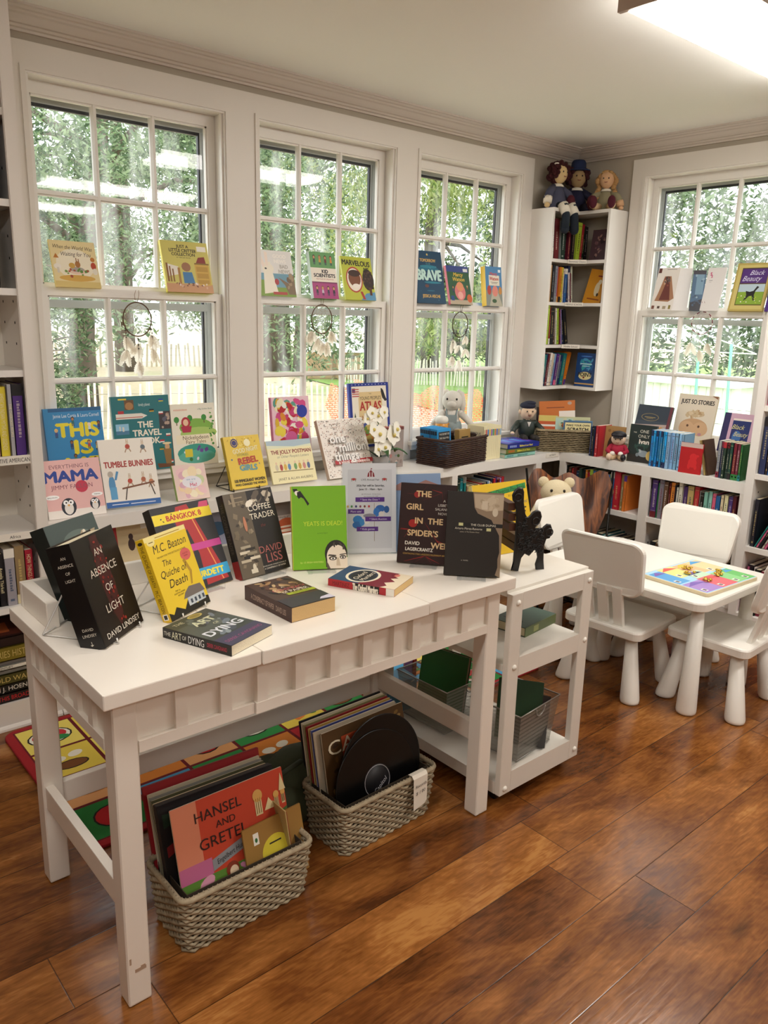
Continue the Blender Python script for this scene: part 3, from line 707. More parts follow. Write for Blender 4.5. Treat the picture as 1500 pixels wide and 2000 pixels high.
# ================================================================ wicker baskets under the table
def wicker(name, L, W, H, mat, dark, pitch=.0102, amp=.0034, r=.0047, step=.0165, taper=.014, nrows=None):
    """open-topped woven basket as three parts under an Empty (origin: centre of the base)"""
    t = thing(name, 'x', 'basket'); m = MB(mat)
    rows = nrows or int(H/pitch)
    for k in range(rows):
        z = r+k*pitch; g = taper*(z/H); hx, hy = L/2-.012+g, W/2-.012+g; P = []
        per = 2*(2*hx+2*hy); n = int(per/step); n += n % 2
        for i in range(n):
            s = per*i/n; ph = (1 if (i+k) % 2 else -1)*amp
            rr = .02
            if s < 2*hx: p = (-hx+s, -hy); o = (0, -1)
            elif s < 2*hx+2*hy: p = (hx, -hy+s-2*hx); o = (1, 0)
            elif s < 4*hx+2*hy: p = (hx-(s-2*hx-2*hy), hy); o = (0, 1)
            else: p = (-hx, hy-(s-4*hx-2*hy)); o = (-1, 0)
            cx = max(-hx+rr, min(hx-rr, p[0])); cy = max(-hy+rr, min(hy-rr, p[1])); d = Vector((p[0]-cx, p[1]-cy))
            if d.length > rr: d = d.normalized()*rr; p = (cx+d.x, cy+d.y)
            P.append((p[0]+o[0]*ph, p[1]+o[1]*ph, z+math.sin(i*1.7+k)*.0008))
        m.tube(P, r, n=5, closed=True)
    m.build('woven_side', t)
    g = taper; hx, hy = L/2-.012+g, W/2-.012+g
    P = []
    for px, py in rrect(-hx, -hy, hx, hy, .022, 4): P.append((px, py, H))
    Q = []
    for i in range(len(P)):
        a, c = Vector(P[i]), Vector(P[(i+1) % len(P)]); k = max(1, int((c-a).length/.012))
        for j in range(k): Q.append(a+(c-a)*j/k)
    m = MB(mat); m.tube(Q, .0075, n=8, closed=True)
    for i, q in enumerate(Q):     # wrapping strand
        nx_ = Q[(i+1) % len(Q)]; m.tube([q+Vector((0, 0, -.009)), (q+nx_)/2+Vector((0, 0, .0095)), nx_+Vector((0, 0, -.008))], .0028, n=4)
    m.build('braided_rim', t)
    m = MB(dark); m.box((-L/2+.024, -W/2+.024, .004), (L/2-.024, W/2-.024, .01))
    for a in (((-L/2+.020, -W/2+.019, .004), (L/2-.020, -W/2+.021, H)), ((-L/2+.020, W/2-.021, .004), (L/2-.020, W/2-.019, H)), ((-L/2+.019, -W/2+.02, .004), (-L/2+.021, W/2-.02, H)), ((L/2-.021, -W/2+.02, .004), (L/2-.019, W/2-.02, H))): m.box(*a)
    m.build('lining', t)
    return t
SEA = M('#a3957a', .75, var=.3, vscale=40); SEAD = M('#3a3022', .9)
bk1 = wicker('wicker_basket', .36, .19, .155, SEA, SEAD)
bk1.location = (-3.267, -1.552, 0); bk1['label'] = 'grey-brown woven basket under the table nearest the front leg, full of record albums'; bk1['group'] = 'woven record baskets under the table'
bk2 = copy_tree(bk1); bk2.location = (-2.772, -1.503, 0); bk2.rotation_euler = (0, 0, R(2)); bk2['label'] = 'grey-brown woven basket under the table with the Records $1.00 tag on its rim'
# paper price tag folded over the rim
tg = MB(M('#e9e2d3', .7)); tg.add([(0, .012, .167), (.058, .012, .167), (.058, -.004, .169), (0, -.004, .169), (.058, -.012, .16), (0, -.012, .16), (.056, -.014, .075), (0, -.016, .06), (.045, -.015, .067)], [(0, 1, 2, 3), (3, 2, 4, 5), (5, 4, 6, 8, 7)])
o = tg.build('price_tag', label='white paper tag reading Records $1.00 folded over the woven basket rim', cat='tag')
o.matrix_world = T(-2.70, -1.601, 0) @ RZ(2)
m = MB(INK); m.text('Records', .028, .137, .0105, -.0165, maxw=.046, shear=.2, bold=.004, rot=4); m.text('$ 1 00', .026, .115, .0105, -.0172, shear=.2, bold=.004, rot=4); m.build('handwriting', o)

# record albums: square sleeves leaning in the baskets
def album(x, y, z, lean, rz, col, edge='#d8cfb8', size=.312, t=.004, label='', art=None, group=None):
    m = MB(); m.box((-size/2, 0, 0), (size/2, t, size), M(col, .4)); m.box((-size/2+.001, .0008, size-.001), (size/2-.001, t-.0008, size+.0006), M(edge, .7)); m.box((-size/2-.0006, .0008, .001), (-size/2+.001, t-.0008, size-.001), M(edge, .7))
    o = m.build('record_album', label=label, cat='record album', group=group)
    o.matrix_world = T(x, y, z) @ RZ(rz) @ RX(-lean)
    if art:
        a = MB(); art(a); a.build('cover_art', o)
    return o
def AR(a, x0, z0, x1, z1, k, c): a.poly([(x0, z0), (x1, z0), (x1, z1), (x0, z1)], -.0003*(k+1), c)
def art_hansel(a):
    s = .156; a.cur = None
    AR(a, -s, 0, s, .312, 0, '#c8452a'); AR(a, -s, .16, -.09, .312, 1, '#dd8a6a'); AR(a, -s, .125, -.07, .165, 2, '#c76a92')
    AR(a, -s, 0, .05, .125, 1, '#5f8a34'); a.poly([(.02, .17), (s, .21), (s, 0), (.02, 0)], -.0009, '#58763a')
    for i in range(24): a.oval(rnd.uniform(-.13, .05), rnd.uniform(.02, .12), .012, .007, -.0012-.00001*i, rnd.choice(['#7fa648', '#3f6a28', '#a8c060', '#d98fae']), n=7, rot=rnd.uniform(0, 180))
    a.poly([(-.07, .13), (.08, .17), (.08, .198), (-.07, .158)], -.0015, '#8f8f92')
    for c, (x, z), hh in (('HANSEL', (-.035, .272), .026), ('AND', (-.02, .238), .018), ('GRETEL', (-.03, .203), .028)): a.text(c, x, z, hh, -.0018, '#2a1410', bold=.01)
    a.text('Engelbert Humperdinck', .005, .163, .013, -.0021, '#26211f', maxw=.13, shear=.3, rot=13)
    for x, z, ww, hh in ((.075, .215, .02, .05), (.128, .215, .012, .035), (.148, .22, .01, .03)):
        AR(a, x-ww/2, z, x+ww/2, z+hh, 3, '#ead9a4'); a.oval(x, z+hh, ww*.7, ww*.8, -.0018, '#e0b060')
        for q in (-.3, 0, .3): AR(a, x+q*ww-.001, z+.004, x+q*ww+.001, z+hh-.006, 5, '#8a6a3a')
    a.poly([(.138, .255), (.158, .255), (.148, .30)], -.0018, '#ead9a4'); a.poly([(.09, .22), (.125, .22), (.105, .25)], -.0018, '#ead9a4')
    a.oval(-.02, .115, .018, .02, -.0021, '#8a3a22'); a.oval(-.017, .11, .012, .014, -.0024, '#f0d4b0'); a.poly([(-.03, .095), (.0, .095), (.03, .02), (-.06, .02)], -.0021, '#bfe0c4'); AR(a, -.025, .075, .0, .098, 8, '#a8202a')
    a.oval(.045, .135, .014, .015, -.0021, '#f0d4b0'); a.oval(.042, .142, .015, .010, -.0024, '#1c1512'); a.oval(-.09, .11, .022, .014, -.0021, '#e6a0b8', rot=30); a.oval(-.10, .09, .02, .01, -.0021, '#d8783a', rot=-40)
y0 = -1.505
for i, (c, e, l, t) in enumerate((('#9d1f26', '#8a1a20', 'tall red boxed record album at the back of the front-left basket', .010), ('#c9bfa4', '#e4dcc6', 'cream edged record sleeve behind the grey ones in the front-left basket', .004), ('#8b8a82', '#cfc6ae', 'grey record sleeve in the middle of the front-left basket', .004), ('#4a4a30', '#b8ae92', 'olive record sleeve in the front-left basket, behind the black box set', .004), ('#b08a4a', '#d6cbb0', 'tan record sleeve in the front-left basket, just behind the black box set', .004))):
    album(-3.27-.002*i, y0-.002-.0145*i, .012, 17, -2, c, e, .312 if i else .325, t, l, group='record albums in the front-left basket')
def art_box(a):
    AR(a, -.155, .1, .155, .31, 0, '#0e0b0c'); a.poly([(-.15, .215), (-.03, .262), (.0, .25), (-.15, .19)], -.0009, '#7a1216'); a.poly([(-.15, .26), (-.05, .285), (-.15, .295)], -.0009, '#16301c')
    for x, z in ((.04, .262), (.055, .275), (.03, .268), (.07, .27)): a.oval(x, z, .02, .006, -.0012, '#4a2a58', rot=20)
    for i in range(12): a.oval(.115+.014*math.cos(i*.52), .287+.010*math.sin(i*.52), .0015, .0015, -.0015, '#c9c4bd', n=6)
album(-3.276, y0-.084, .012, 17, -2, '#121012', '#2a2220', .318, .024, 'thick black boxed record set with dark red and purple picture, front-left basket', art_box, 'record albums in the front-left basket')
album(-3.264, y0-.112, .022, 15, 0, '#c8452a', '#e0d4bc', .312, .004, 'orange-red illustrated fairy tale opera album standing in the front-left basket', art_hansel, 'record albums in the front-left basket')
# small brown sleeve with a yellow-label single
def disc(X, r, name, label, lab, labr, txt=None, group=None, parent=None, hole=True):
    m = MB(M('#070708', .3, spec=.4), X)
    prof = [(.0035, -.001), (r, -.001), (r, .001)]+[(q, .001+(.00025 if i % 2 else 0)) for i, q in enumerate([r-.003-(r-labr-.012)*k/26 for k in range(27)])]+[(labr+.006, .0008), (.0035, .0008)]
    m.lathe(prof, 48); o = m.build(name, parent, label=label, cat='record' if label else None, group=group)
    m = MB(M(lab[0], .5), X); m.lathe([(.0035, .0012), (labr, .0012), (labr, .0009)], 32)
    if len(lab) > 1:
        m.tube([(labr*.93*math.cos(R(q)), labr*.93*math.sin(R(q)), .0013) for q in range(0, 360, 12)], .0011, M(lab[1], .5), n=4, closed=True)
    if txt:
        for i, (s, yy, hh) in enumerate(txt): m.text(s, 0, yy, hh, 0, M(lab[-1], .5), X=T(0, 0, .0016) @ RX(90) @ S3(1, 1, -1) if False else Matrix(((1, 0, 0, 0), (0, 0, 1, 0), (0, 1, 0, .0016), (0, 0, 0, 1))), shear=.2)
    m.build('centre_label', o)
    return o
m = MB(M('#9a7336', .6)); m.box((-.09, 0, 0), (.09, .0015, .175)); m.box((-.09, .004, 0), (.09, .0055, .175)); m.oval(.0, .09, .042, .042, -.0003, '#d9c63a', n=28); m.oval(0, .075, .036, .02, -.0006, '#b8202a', n=20, a0=180, a1=360); m.box((-.062, -.0004, .125), (-.046, -.0002, .155), M('#ece8dc', .5)); m.poly([(-.018, .11), (.018, .11), (.018, .114), (-.018, .114)], -.0006, INK)
m.oval(-.054, .137, .004, .006, -.0006, '#2c6a3a')
o = m.build('record_sleeve', label='small brown paper record sleeve with a yellow record label showing, front of the left basket', cat='record sleeve')
o.matrix_world = T(-3.165, -1.625, .055) @ RZ(3) @ RX(-14)
m = MB(M('#b9a26a', .6)); m.box((0, 0, 0), (.003, .09, .24)); m.box((.0031, .0, 0), (.005, .09, .235), M('#8a3a2a', .6)); o = m.build('record_sleeve', label='narrow patterned sleeve wedged at the right end of the front-left basket', cat='record sleeve'); o.matrix_world = T(-3.115, -1.615, .012) @ RY(-8)

# second basket: albums behind a bare black record
cl = [('#131113', '#2a2522', 'black record sleeve at the very back of the tagged basket'), ('#d9d0b6', '#e3dbc4', 'cream record sleeve next to the black one in the tagged basket'), ('#8f8a5a', '#b8ae84', 'olive green record sleeve in the tagged basket'), ('#8e1d22', '#a8343a', 'dark red record sleeve in the tagged basket'), ('#caa24a', '#d9c08a', 'mustard record sleeve in the tagged basket'), ('#35458f', '#bcb8c4', 'blue edged record sleeve in the tagged basket'), ('#d2c6ae', '#e4dcc8', 'pale cream record sleeve behind the brown front album in the tagged basket')]
for i, (c, e, l) in enumerate(cl): album(-2.772-.001*i, -1.425-.013*i, .012, 12, 1, c, e, .312, .006, l, group='record albums in the tagged basket')
def art_caruso(a):
    AR(a, -.155, .0, .155, .31, 0, '#5a3f1e')
    for i in range(60): a.oval(rnd.uniform(-.145, .145), rnd.uniform(.02, .3), .01, .006, -.0009-.00001*i, rnd.choice(['#8a6a34', '#3a2612', '#a8874a', '#6e4d22']), n=6, rot=rnd.uniform(0, 180))
    AR(a, -.09, .22, -.03, .285, 5, '#c0512a'); a.text('CARUSO', 0, .262, .042, -.0024, '#eee2c4', wide=.28); a.text('LP', .133, .245, .014, -.0024, '#eee2c4')

album(-2.765, -1.522, .012, 12, 1, '#5a3f1e', '#e0d6c0', .312, .005, 'brown and gold album with big cream capitals behind the bare black record', art_caruso, 'record albums in the tagged basket')
disc(T(-2.782, -1.545, .158) @ RX(90-11) @ RZ(35), .15, 'vinyl_record', 'bare black vinyl record standing in front of the albums in the tagged basket', ('#17161a', '#b9b9bd'), .05, (('Capitol', -.018, .014),))

disc(T(-2.757, -1.535, .195) @ RX(90-11) @ RZ(10), .15, 'vinyl_record', 'bare black vinyl record half hidden behind the labelled one in the tagged basket', ('#17161a', '#3a3a3d'), .05)
# olive canvas bag behind the baskets
m = MB(M('#343a22', .85, bump=.5, bscale=60))
for c, r_ in (((-3.0, -1.28, .09), (.15, .09, .09)), ((-2.92, -1.33, .12), (.11, .08, .10)), ((-2.98, -1.36, .07), (.10, .08, .075)), ((-3.06, -1.3, .12), (.07, .06, .06))): m.ell(c, r_, n=18, k=10, jit=.06)
b_ = thing('canvas_bag', 'olive green canvas bag slumped on the floor between the two record baskets', 'bag', (-3, -1.3, 0)); m.X = Matrix()
m.v = [v-Vector((-3, -1.3, 0)) for v in m.v]; m.build('bag_body', b_)
m = MB(M('#2a2f1b', .8)); m.tube([(-.08, -.05, .15), (-.02, -.09, .19), (.06, -.08, .2), (.12, -.04, .16)], .008); m.build('carry_strap', b_)

# wire mesh bins on the bottom of the trolley, with vinyl folders
def mesh_mat(name, c1, sc=330):
    m = bpy.data.materials.new(name); m.use_nodes = True; n = m.node_tree.nodes; L = m.node_tree.links; b = n['Principled BSDF']
    b.inputs['Base Color'].default_value = lin(c1); b.inputs['Metallic'].default_value = .7; b.inputs['Roughness'].default_value = .4
    tc = n.new('ShaderNodeTexCoord'); sp = n.new('ShaderNodeSeparateXYZ'); L.new(tc.outputs['Object'], sp.inputs[0]); vals = []
    for a, s in (('X', 1), ('Z', 1)), (('X', 1), ('Z', -1)), (('Y', 1), ('Z', 1)), (('Y', 1), ('Z', -1)):
        q = n.new('ShaderNodeMath'); q.operation = 'ADD' if s[1] > 0 else 'SUBTRACT'; L.new(sp.outputs[a[0]], q.inputs[0]); L.new(sp.outputs['Z'], q.inputs[1])
        f = n.new('ShaderNodeMath'); f.operation = 'MULTIPLY'; f.inputs[1].default_value = sc; L.new(q.outputs[0], f.inputs[0])
        g = n.new('ShaderNodeMath'); g.operation = 'FRACT'; L.new(f.outputs[0], g.inputs[0]); vals.append(g)
    geo = n.new('ShaderNodeNewGeometry'); gs = n.new('ShaderNodeSeparateXYZ'); L.new(geo.outputs['Normal'], gs.inputs[0])
    ab = n.new('ShaderNodeMath'); ab.operation = 'ABSOLUTE'; L.new(gs.outputs['X'], ab.inputs[0]); gt = n.new('ShaderNodeMath'); gt.operation = 'GREATER_THAN'; gt.inputs[1].default_value = .7; L.new(ab.outputs[0], gt.inputs[0])
    mins = []
    for a, b2 in ((0, 1), (2, 3)):
        q = n.new('ShaderNodeMath'); q.operation = 'MINIMUM'; L.new(vals[a].outputs[0], q.inputs[0]); L.new(vals[b2].outputs[0], q.inputs[1])
        l = n.new('ShaderNodeMath'); l.operation = 'LESS_THAN'; l.inputs[1].default_value = .28; L.new(q.outputs[0], l.inputs[0]); mins.append(l)
    mx = n.new('ShaderNodeMix'); L.new(gt.outputs[0], mx.inputs[0]); L.new(mins[0].outputs[0], mx.inputs[2]); L.new(mins[1].outputs[0], mx.inputs[3])
    L.new(mx.outputs[0], b.inputs['Alpha'])
    return m
WM = mesh_mat('wire_mesh', '#b8b5ad'); WIRE = M('#a5a39d', .35, metal=.7)
def mesh_bin(x, y, z, rz, label, L=.30, W=.17, H=.17):
    t = thing('wire_mesh_bin', label, 'bin', (x, y, z), rz, group='wire mesh bins on the trolley'); m = MB(WM)
    tb_ = .84; B = [(-L/2*tb_, -W/2*tb_, .004), (L/2*tb_, -W/2*tb_, .004), (L/2*tb_, W/2*tb_, .004), (-L/2*tb_, W/2*tb_, .004)]; U = [(-L/2, -W/2, H), (L/2, -W/2, H), (L/2, W/2, H), (-L/2, W/2, H)]
    m.add(B+U, [(0, 1, 2, 3)]+[(i, (i+1) % 4, 4+(i+1) % 4, 4+i) for i in range(4)]); m.build('mesh_side', t)
    m = MB(WIRE); m.tube([Vector(p) for p in U], .0028, closed=True); m.build('top_wire', t)
    m = MB(WIRE); m.tube([Vector(p) for p in B], .002, closed=True); m.build('base_wire', t)
    m = MB(WIRE); s = -L/2; m.tube([(s*(tb_+(1-tb_)*q)-.001, .026*math.cos(R(a)), H-.005+.03*math.sin(R(a))) for a in range(180, 361, 20) for q in [(H-.005+.03*math.sin(R(a)))/H]], .0022); m.build('handle_ring', t)
    return t
mesh_bin(-2.20, -1.565, .087, 96, 'silver wire mesh bin at the front of the trolley\'s bottom tier', .20, .23)
mesh_bin(-2.25, -1.29, .087, 92, 'silver wire mesh bin behind the front one on the trolley\'s bottom tier', .24, .25)
def slab_book(name, M4, w, h, t, col, label, cat='book', pages='#4d4035', group=None):
    m = plain_book(name, w, h, t, col, pages); o = m.build(name, label=label, cat=cat, group=group); o.matrix_world = M4; return o
slab_book('folder', T(-2.235, -1.515, .095) @ RZ(-55) @ RX(-18), .15, .2, .018, '#274a2b', 'dark green folder standing in the front wire mesh bin', 'folder')
slab_book('folder', T(-2.225, -1.555, .095) @ RZ(-60) @ RX(-30), .13, .17, .02, '#2c2620', 'black folder leaning in the front wire mesh bin', 'folder')
slab_book('folder', T(-2.31, -1.20, .095) @ RZ(-78) @ RX(-10), .19, .24, .02, '#2f6b35', 'bright green torn folder leaning out of the rear wire mesh bin', 'folder', '#8a7560')
m = MB(); m.box((0, 0, 0), (.12, .09, .12), M('#5f9cc4', .5), bev=.002)
for i in range(5): x, z = .02+.02*i, .03+.07*((i*2) % 3)/2; m.oval(x, z+.01, .006, .002, -.0005, '#f2f0ea', rot=25); m.oval(x-.005, z+.008, .0026, .003, -.0006, '#f2f0ea'); m.oval(x+.006, z+.012, .0026, .003, -.0006, '#f2f0ea')
o = m.build('gift_box', label='light blue box with little white bones, at the far end of the trolley\'s bottom tier', cat='box'); o.matrix_world = T(-2.41, -1.142-.03, .0865) @ RZ(-6)
# ================================================================ face-out books
def easel(P, yaw, w=.09, h=.16, kind='acrylic', label='', off=.0, lean=18, group=None):
    """display stand; P is the point on the surface below the front of the book"""
    t = thing('book_stand', label, 'book stand', P, yaw, group=group)
    if kind == 'acrylic':
        m = MB(ACR); m.box((-w/2, .01, .0), (w/2, off+.075, .0025)); m.build('base_plate', t)
        m = MB(ACR); m.box((-w/2, .0, .002), (w/2, .0022, h), X=T(0, off, .003) @ RX(-lean)); m.build('back_rest', t)
        m = MB(ACR); m.box((-w/2, -.03, .001), (w/2, .01, .003)); m.box((-w/2, -.032, .0), (-w/2+.012, -.0297, .016)); m.box((w/2-.012, -.032, .0), (w/2, -.0297, .016)); m.build('front_lip', t)
    else:
        c = M('#d8d5cf', .35, metal=.3) if kind == 'wire' else M('#1c1a18', .4, metal=.5)
        tl = math.tan(R(lean))
        for s in (-1, 1):
            m = MB(c); m.tube([(s*w/2, -.008, .014), (s*w/2, -.012, .0022), (s*w/2, off+.004, .0022), (s*w/2*.75, off+.006+h*.8*tl, h*.8), (s*w/2*.7, off+.006+h*tl, h)], .0021); m.build('wire_side', t)
            m = MB(c); m.tube([(s*w/2*.75, off+.006+h*.75*tl, h*.75), (s*w/2, off+.11, .0022), (s*w/2, off+.004, .0022)], .0021); m.build('wire_leg', t)
        m = MB(c); m.tube([(-w/2*.7, off+.006+h*tl, h), (w/2*.7, off+.006+h*tl, h)], .0021); m.tube([(-w/2, off+.11, .0022), (w/2, off+.11, .0022)], .0021); m.build('cross_wire', t)
    return t
BOOKS = {}
def book(key, P, yaw, elev, w, h, t, cov, spine, art, label, spart=None, pages='#e6dcc2', cat='book', group=None, gloss=.35, hard=True, zl=0):
    """P = bottom-left corner of the front cover"""
    root = thing('book', label, cat, group=group)
    root.matrix_world = T(*P) @ RZ(yaw) @ RX(-(90-elev))
    c = M(cov, gloss); e = .0022 if hard else .0007; ov = .003 if hard else 0
    m = MB(c); m.box((0, 0, 0), (w, e, h)); m.box((0, t-e, 0), (w, t, h)); m.box((-.0012, 0, 0), (e, t, h), M(spine or cov, gloss)); m.build('cover', root)
    m = MB(M(pages, .85, bump=.6, bscale=400)); m.box((e, e, ov), (w-ov-.0004, t-e, h-ov-.0004)); m.build('page_block', root)
    if art:
        A = Art(w, h); art(A)
        A.a.build('cover_art', root)
        if A.t.v: A.t.build('lettering', root)
    if spart:
        A = Art(t, h, Matrix(((0, -1, 0, -.0012), (-1, 0, 0, t), (0, 0, 1, 0), (0, 0, 0, 1)))); spart(A)
        A.a.v and A.a.build('spine_art', root); A.t.v and A.t.build('spine_lettering', root)
    BOOKS[key] = root
    return root
class Art:
    """unit-square cover drawing; layers step forward of the board by .2 mm"""
    def __init__(s, w, h, X=None):
        if X is not None: X = Matrix(((0, 1, 0, -.0012), (-1, 0, 0, w), (0, 0, 1, 0), (0, 0, 0, 1)))
        s.w, s.h = w, h; s.a = MB(None, X); s.t = MB(None, X); s.k = 0
    def y(s): s.k += 1; return -.00012-.00002*s.k
    def c(s, col): return M(col, .45)
    def r(s, x0, z0, x1, z1, col): s.a.poly([(x0*s.w, z0*s.h), (x1*s.w, z0*s.h), (x1*s.w, z1*s.h), (x0*s.w, z1*s.h)], s.y(), s.c(col)); return s
    def p(s, pts, col): s.a.poly([(x*s.w, z*s.h) for x, z in pts], s.y(), s.c(col)); return s
    def o(s, cx, cz, rx, rz, col, n=18, rot=0, a0=0, a1=360): s.a.oval(cx*s.w, cz*s.h, rx*s.w, rz*s.h, s.y(), s.c(col), n=n, rot=rot, a0=a0, a1=a1); return s
    def tx(s, t, cx, cz, hh, col, mw=.9, bold=.01, shear=0, rot=0, wide=None):
        s.t.text(t, cx*s.w, cz*s.h, hh*s.h, s.y()-.0001, s.c(col), maxw=mw*(s.w if abs(rot) < 45 else s.h), shear=shear, bold=bold, rot=rot, wide=None if wide is None else wide*(s.w if abs(rot) < 45 else s.h)); return s
    def sc(s, n, x0, z0, x1, z1, rx, rz, cols, seed=1, k=7):
        g = random.Random(seed)
        x0, z0, x1, z1 = max(x0, rx*1.2), max(z0, rz*1.2), min(x1, 1-rx*1.2), min(z1, 1-rz*1.2)
        for i in range(n): s.o(g.uniform(x0, x1), g.uniform(z0, z1), rx*g.uniform(.5, 1.2), rz*g.uniform(.5, 1.2), g.choice(cols), n=k, rot=g.uniform(0, 180))
        return s
    def kid(s, x, z, k, skin, hair, top, leg='#2a3550'):
        s.p([(x-k*.5, z-k*.9), (x+k*.5, z-k*.9), (x+k*.35, z), (x-k*.35, z)], top); s.r(x-k*.35, z-k*1.5, x-k*.08, z-k*.9, leg); s.r(x+k*.08, z-k*1.5, x+k*.35, z-k*.9, leg)
        s.o(x, z+k*.35, k*.55, k*.5, hair, 12); s.o(x, z+k*.25, k*.42, k*.36, skin, 12); return s

# ---- the eight novels standing on the display table
def a_abs(A):
    A.p([(.42, .98), (.58, .98), (.66, .5), (.62, .2), (.50, .08), (.40, .3), (.36, .6)], '#3d1110'); A.sc(46, .38, .12, .64, .97, .03, .016, ['#7a1a14', '#5a1210', '#8f2418', '#2c0b0a'], 3)
    for t, z, hh in (('AN', .83, .085), ('ABSENCE', .66, .095), ('OF', .485, .09), ('LIGHT', .305, .10)): A.tx(t, .5, z, hh*.8, '#cfc4b4', mw=.86, bold=0)
    A.tx('DAVID LINDSEY', .52, .08, .055, '#ddd6c8', wide=.82)
def s_abs(A):
    for t, z in (('AN', .88), ('ABSENCE', .81), ('OF', .74), ('LIGHT', .67), ('DAVID', .20), ('LINDSEY', .145)): A.tx(t, .55, z, .028, '#cfc8ba', mw=.8, bold=0)
    A.p([(.45, .055), (.6, .055), (.55, .045), (.5, .04)], '#cfc8ba'); A.r(.52, .045, .54, .085, '#cfc8ba')
book('absence', (-3.541, -1.522, .7645), 38, 73, .166, .238, .058, '#1a120f', '#0a0a0c', a_abs, 'thick dark hardback with white capitals over a red streak, front left on the table', s_abs, pages='#e2d6b8')
def a_gun(A):
    A.r(0, 0, 1, 1, '#2b3330').r(0, .55, 1, 1, '#3e4b48').o(.55, .78, .3, .1, '#5c6a64'); A.p([(.62, .76), (.9, .80), (.93, .84), (.75, .83), (.66, .86), (.58, .8)], '#a59478'); A.p([(.62, .76), (.70, .76), (.68, .70), (.62, .70)], '#c8b79a').o(.7, .84, .03, .02, '#e0d8c4')
book('gunny', (-3.527, -1.338, .761), 30, 68, .168, .236, .042, '#2b3330', '#1b211f', a_gun, 'dark teal-grey hardback with a pale figure, half hidden behind the black one', pages='#e9e0ca')
def a_quiche(A):
    A.r(0, 0, 1, 1, '#e3c22c').r(0, .945, 1, 1, '#e8d890').r(.25, .96, .85, .97, '#a88420')
    A.tx('M.C. Beaton', .52, .84, .10, '#33281a', shear=.25, wide=.8, bold=0).tx('THE NEW YORK TIMES BESTSELLING AUTHOR', .5, .735, .022, '#6a5420', mw=.7)
    A.tx('The', .33, .655, .075, '#33281a', shear=.3, bold=0).tx('Quiche of', .43, .535, .085, '#33281a', shear=.3, mw=.72, bold=0).tx('Death', .44, .405, .10, '#33281a', shear=.3, mw=.5, bold=0)
    A.o(.80, .66, .13, .075, '#d0605c').tx('AGATHA', .8, .675, .018, '#7a2622').tx('RAISIN', .8, .645, .018, '#7a2622')
    A.p([(.68, .60), (.74, .62), (.82, .45), (.74, .30), (.70, .30), (.76, .45)], '#b08a2a').tx('THE 1st', .35, .30, .02, '#4a3a18').tx('AGATHA RAISIN', .38, .27, .02, '#4a3a18').tx('MYSTERY', .4, .24, .02, '#4a3a18')
    A.p([(0, 0), (1, 0), (1, .09), (.85, .11), (.7, .06), (.5, .15), (.38, .06), (.2, .13), (.1, .06), (0, .10)], '#1f1c12').p([(.42, .17), (.97, .17), (.9, .27), (.62, .29), (.5, .24)], '#6f6660').r(.5, .07, .93, .17, '#b9c0c4')
    for q in (.56, .66, .76, .86): A.r(q, .09, q+.05, .14, '#3a4450')
    A.o(.13, .93, .09, .045, '#e8d890').r(.08, .925, .18, .935, '#6a5420')
def s_quiche(A): A.tx('THE QUICHE OF DEATH   M.C. BEATON', .5, .52, .05, '#5b4512', rot=-90, wide=.8, bold=0).r(.2, .03, .8, .1, '#f0ece0').r(.3, .04, .7, .09, '#2b2b2b').o(.5, .95, .3, .02, '#33281a')
book('quiche', (-3.362, -1.468, .7645), 27, 69, .155, .205, .024, '#e3c22c', '#d4ae22', a_quiche, 'yellow paperback novel with script lettering and a small cottage at the bottom', s_quiche, hard=False)
def a_bang(A):
    A.r(0, 0, 1, 1, '#151012').p([(.42, .97), (.62, .98), (.72, .7), (.95, .05), (.55, .03), (.58, .4), (.5, .7), (.36, .6), (.34, .82)], '#a81e20').p([(.5, .93), (.6, .93), (.58, .83), (.5, .84)], '#c8342a')
    A.p([(.60, .9), (.62, .9), (.86, .05), (.84, .05)], '#e08a4a').r(0, .80, 1, .92, '#e8d028').tx('BANGKOK 8', .52, .86, .062, '#b8202a', mw=.6, bold=.03).r(.45, .44, 1, .52, '#c23a8a').r(.3, .10, 1, .23, '#2a9fd0').tx('BURDETT', .64, .165, .07, '#e6d838', mw=.6, bold=.04).p([(.84, .98), (.99, .98), (.98, .91), (.8, .92)], '#c8426a').sc(20, .05, .3, .5, .95, .02, .008, ['#3a1a4a', '#7a1a1a', '#4a2a2a', '#e0e0d8'], 5)
book('bangkok', (-3.275, -1.318, .764), 11, 64, .186, .235, .032, '#151012', '#1c1410', a_bang, 'red and black paperback with a yellow title band and a blue band at the foot', hard=False)
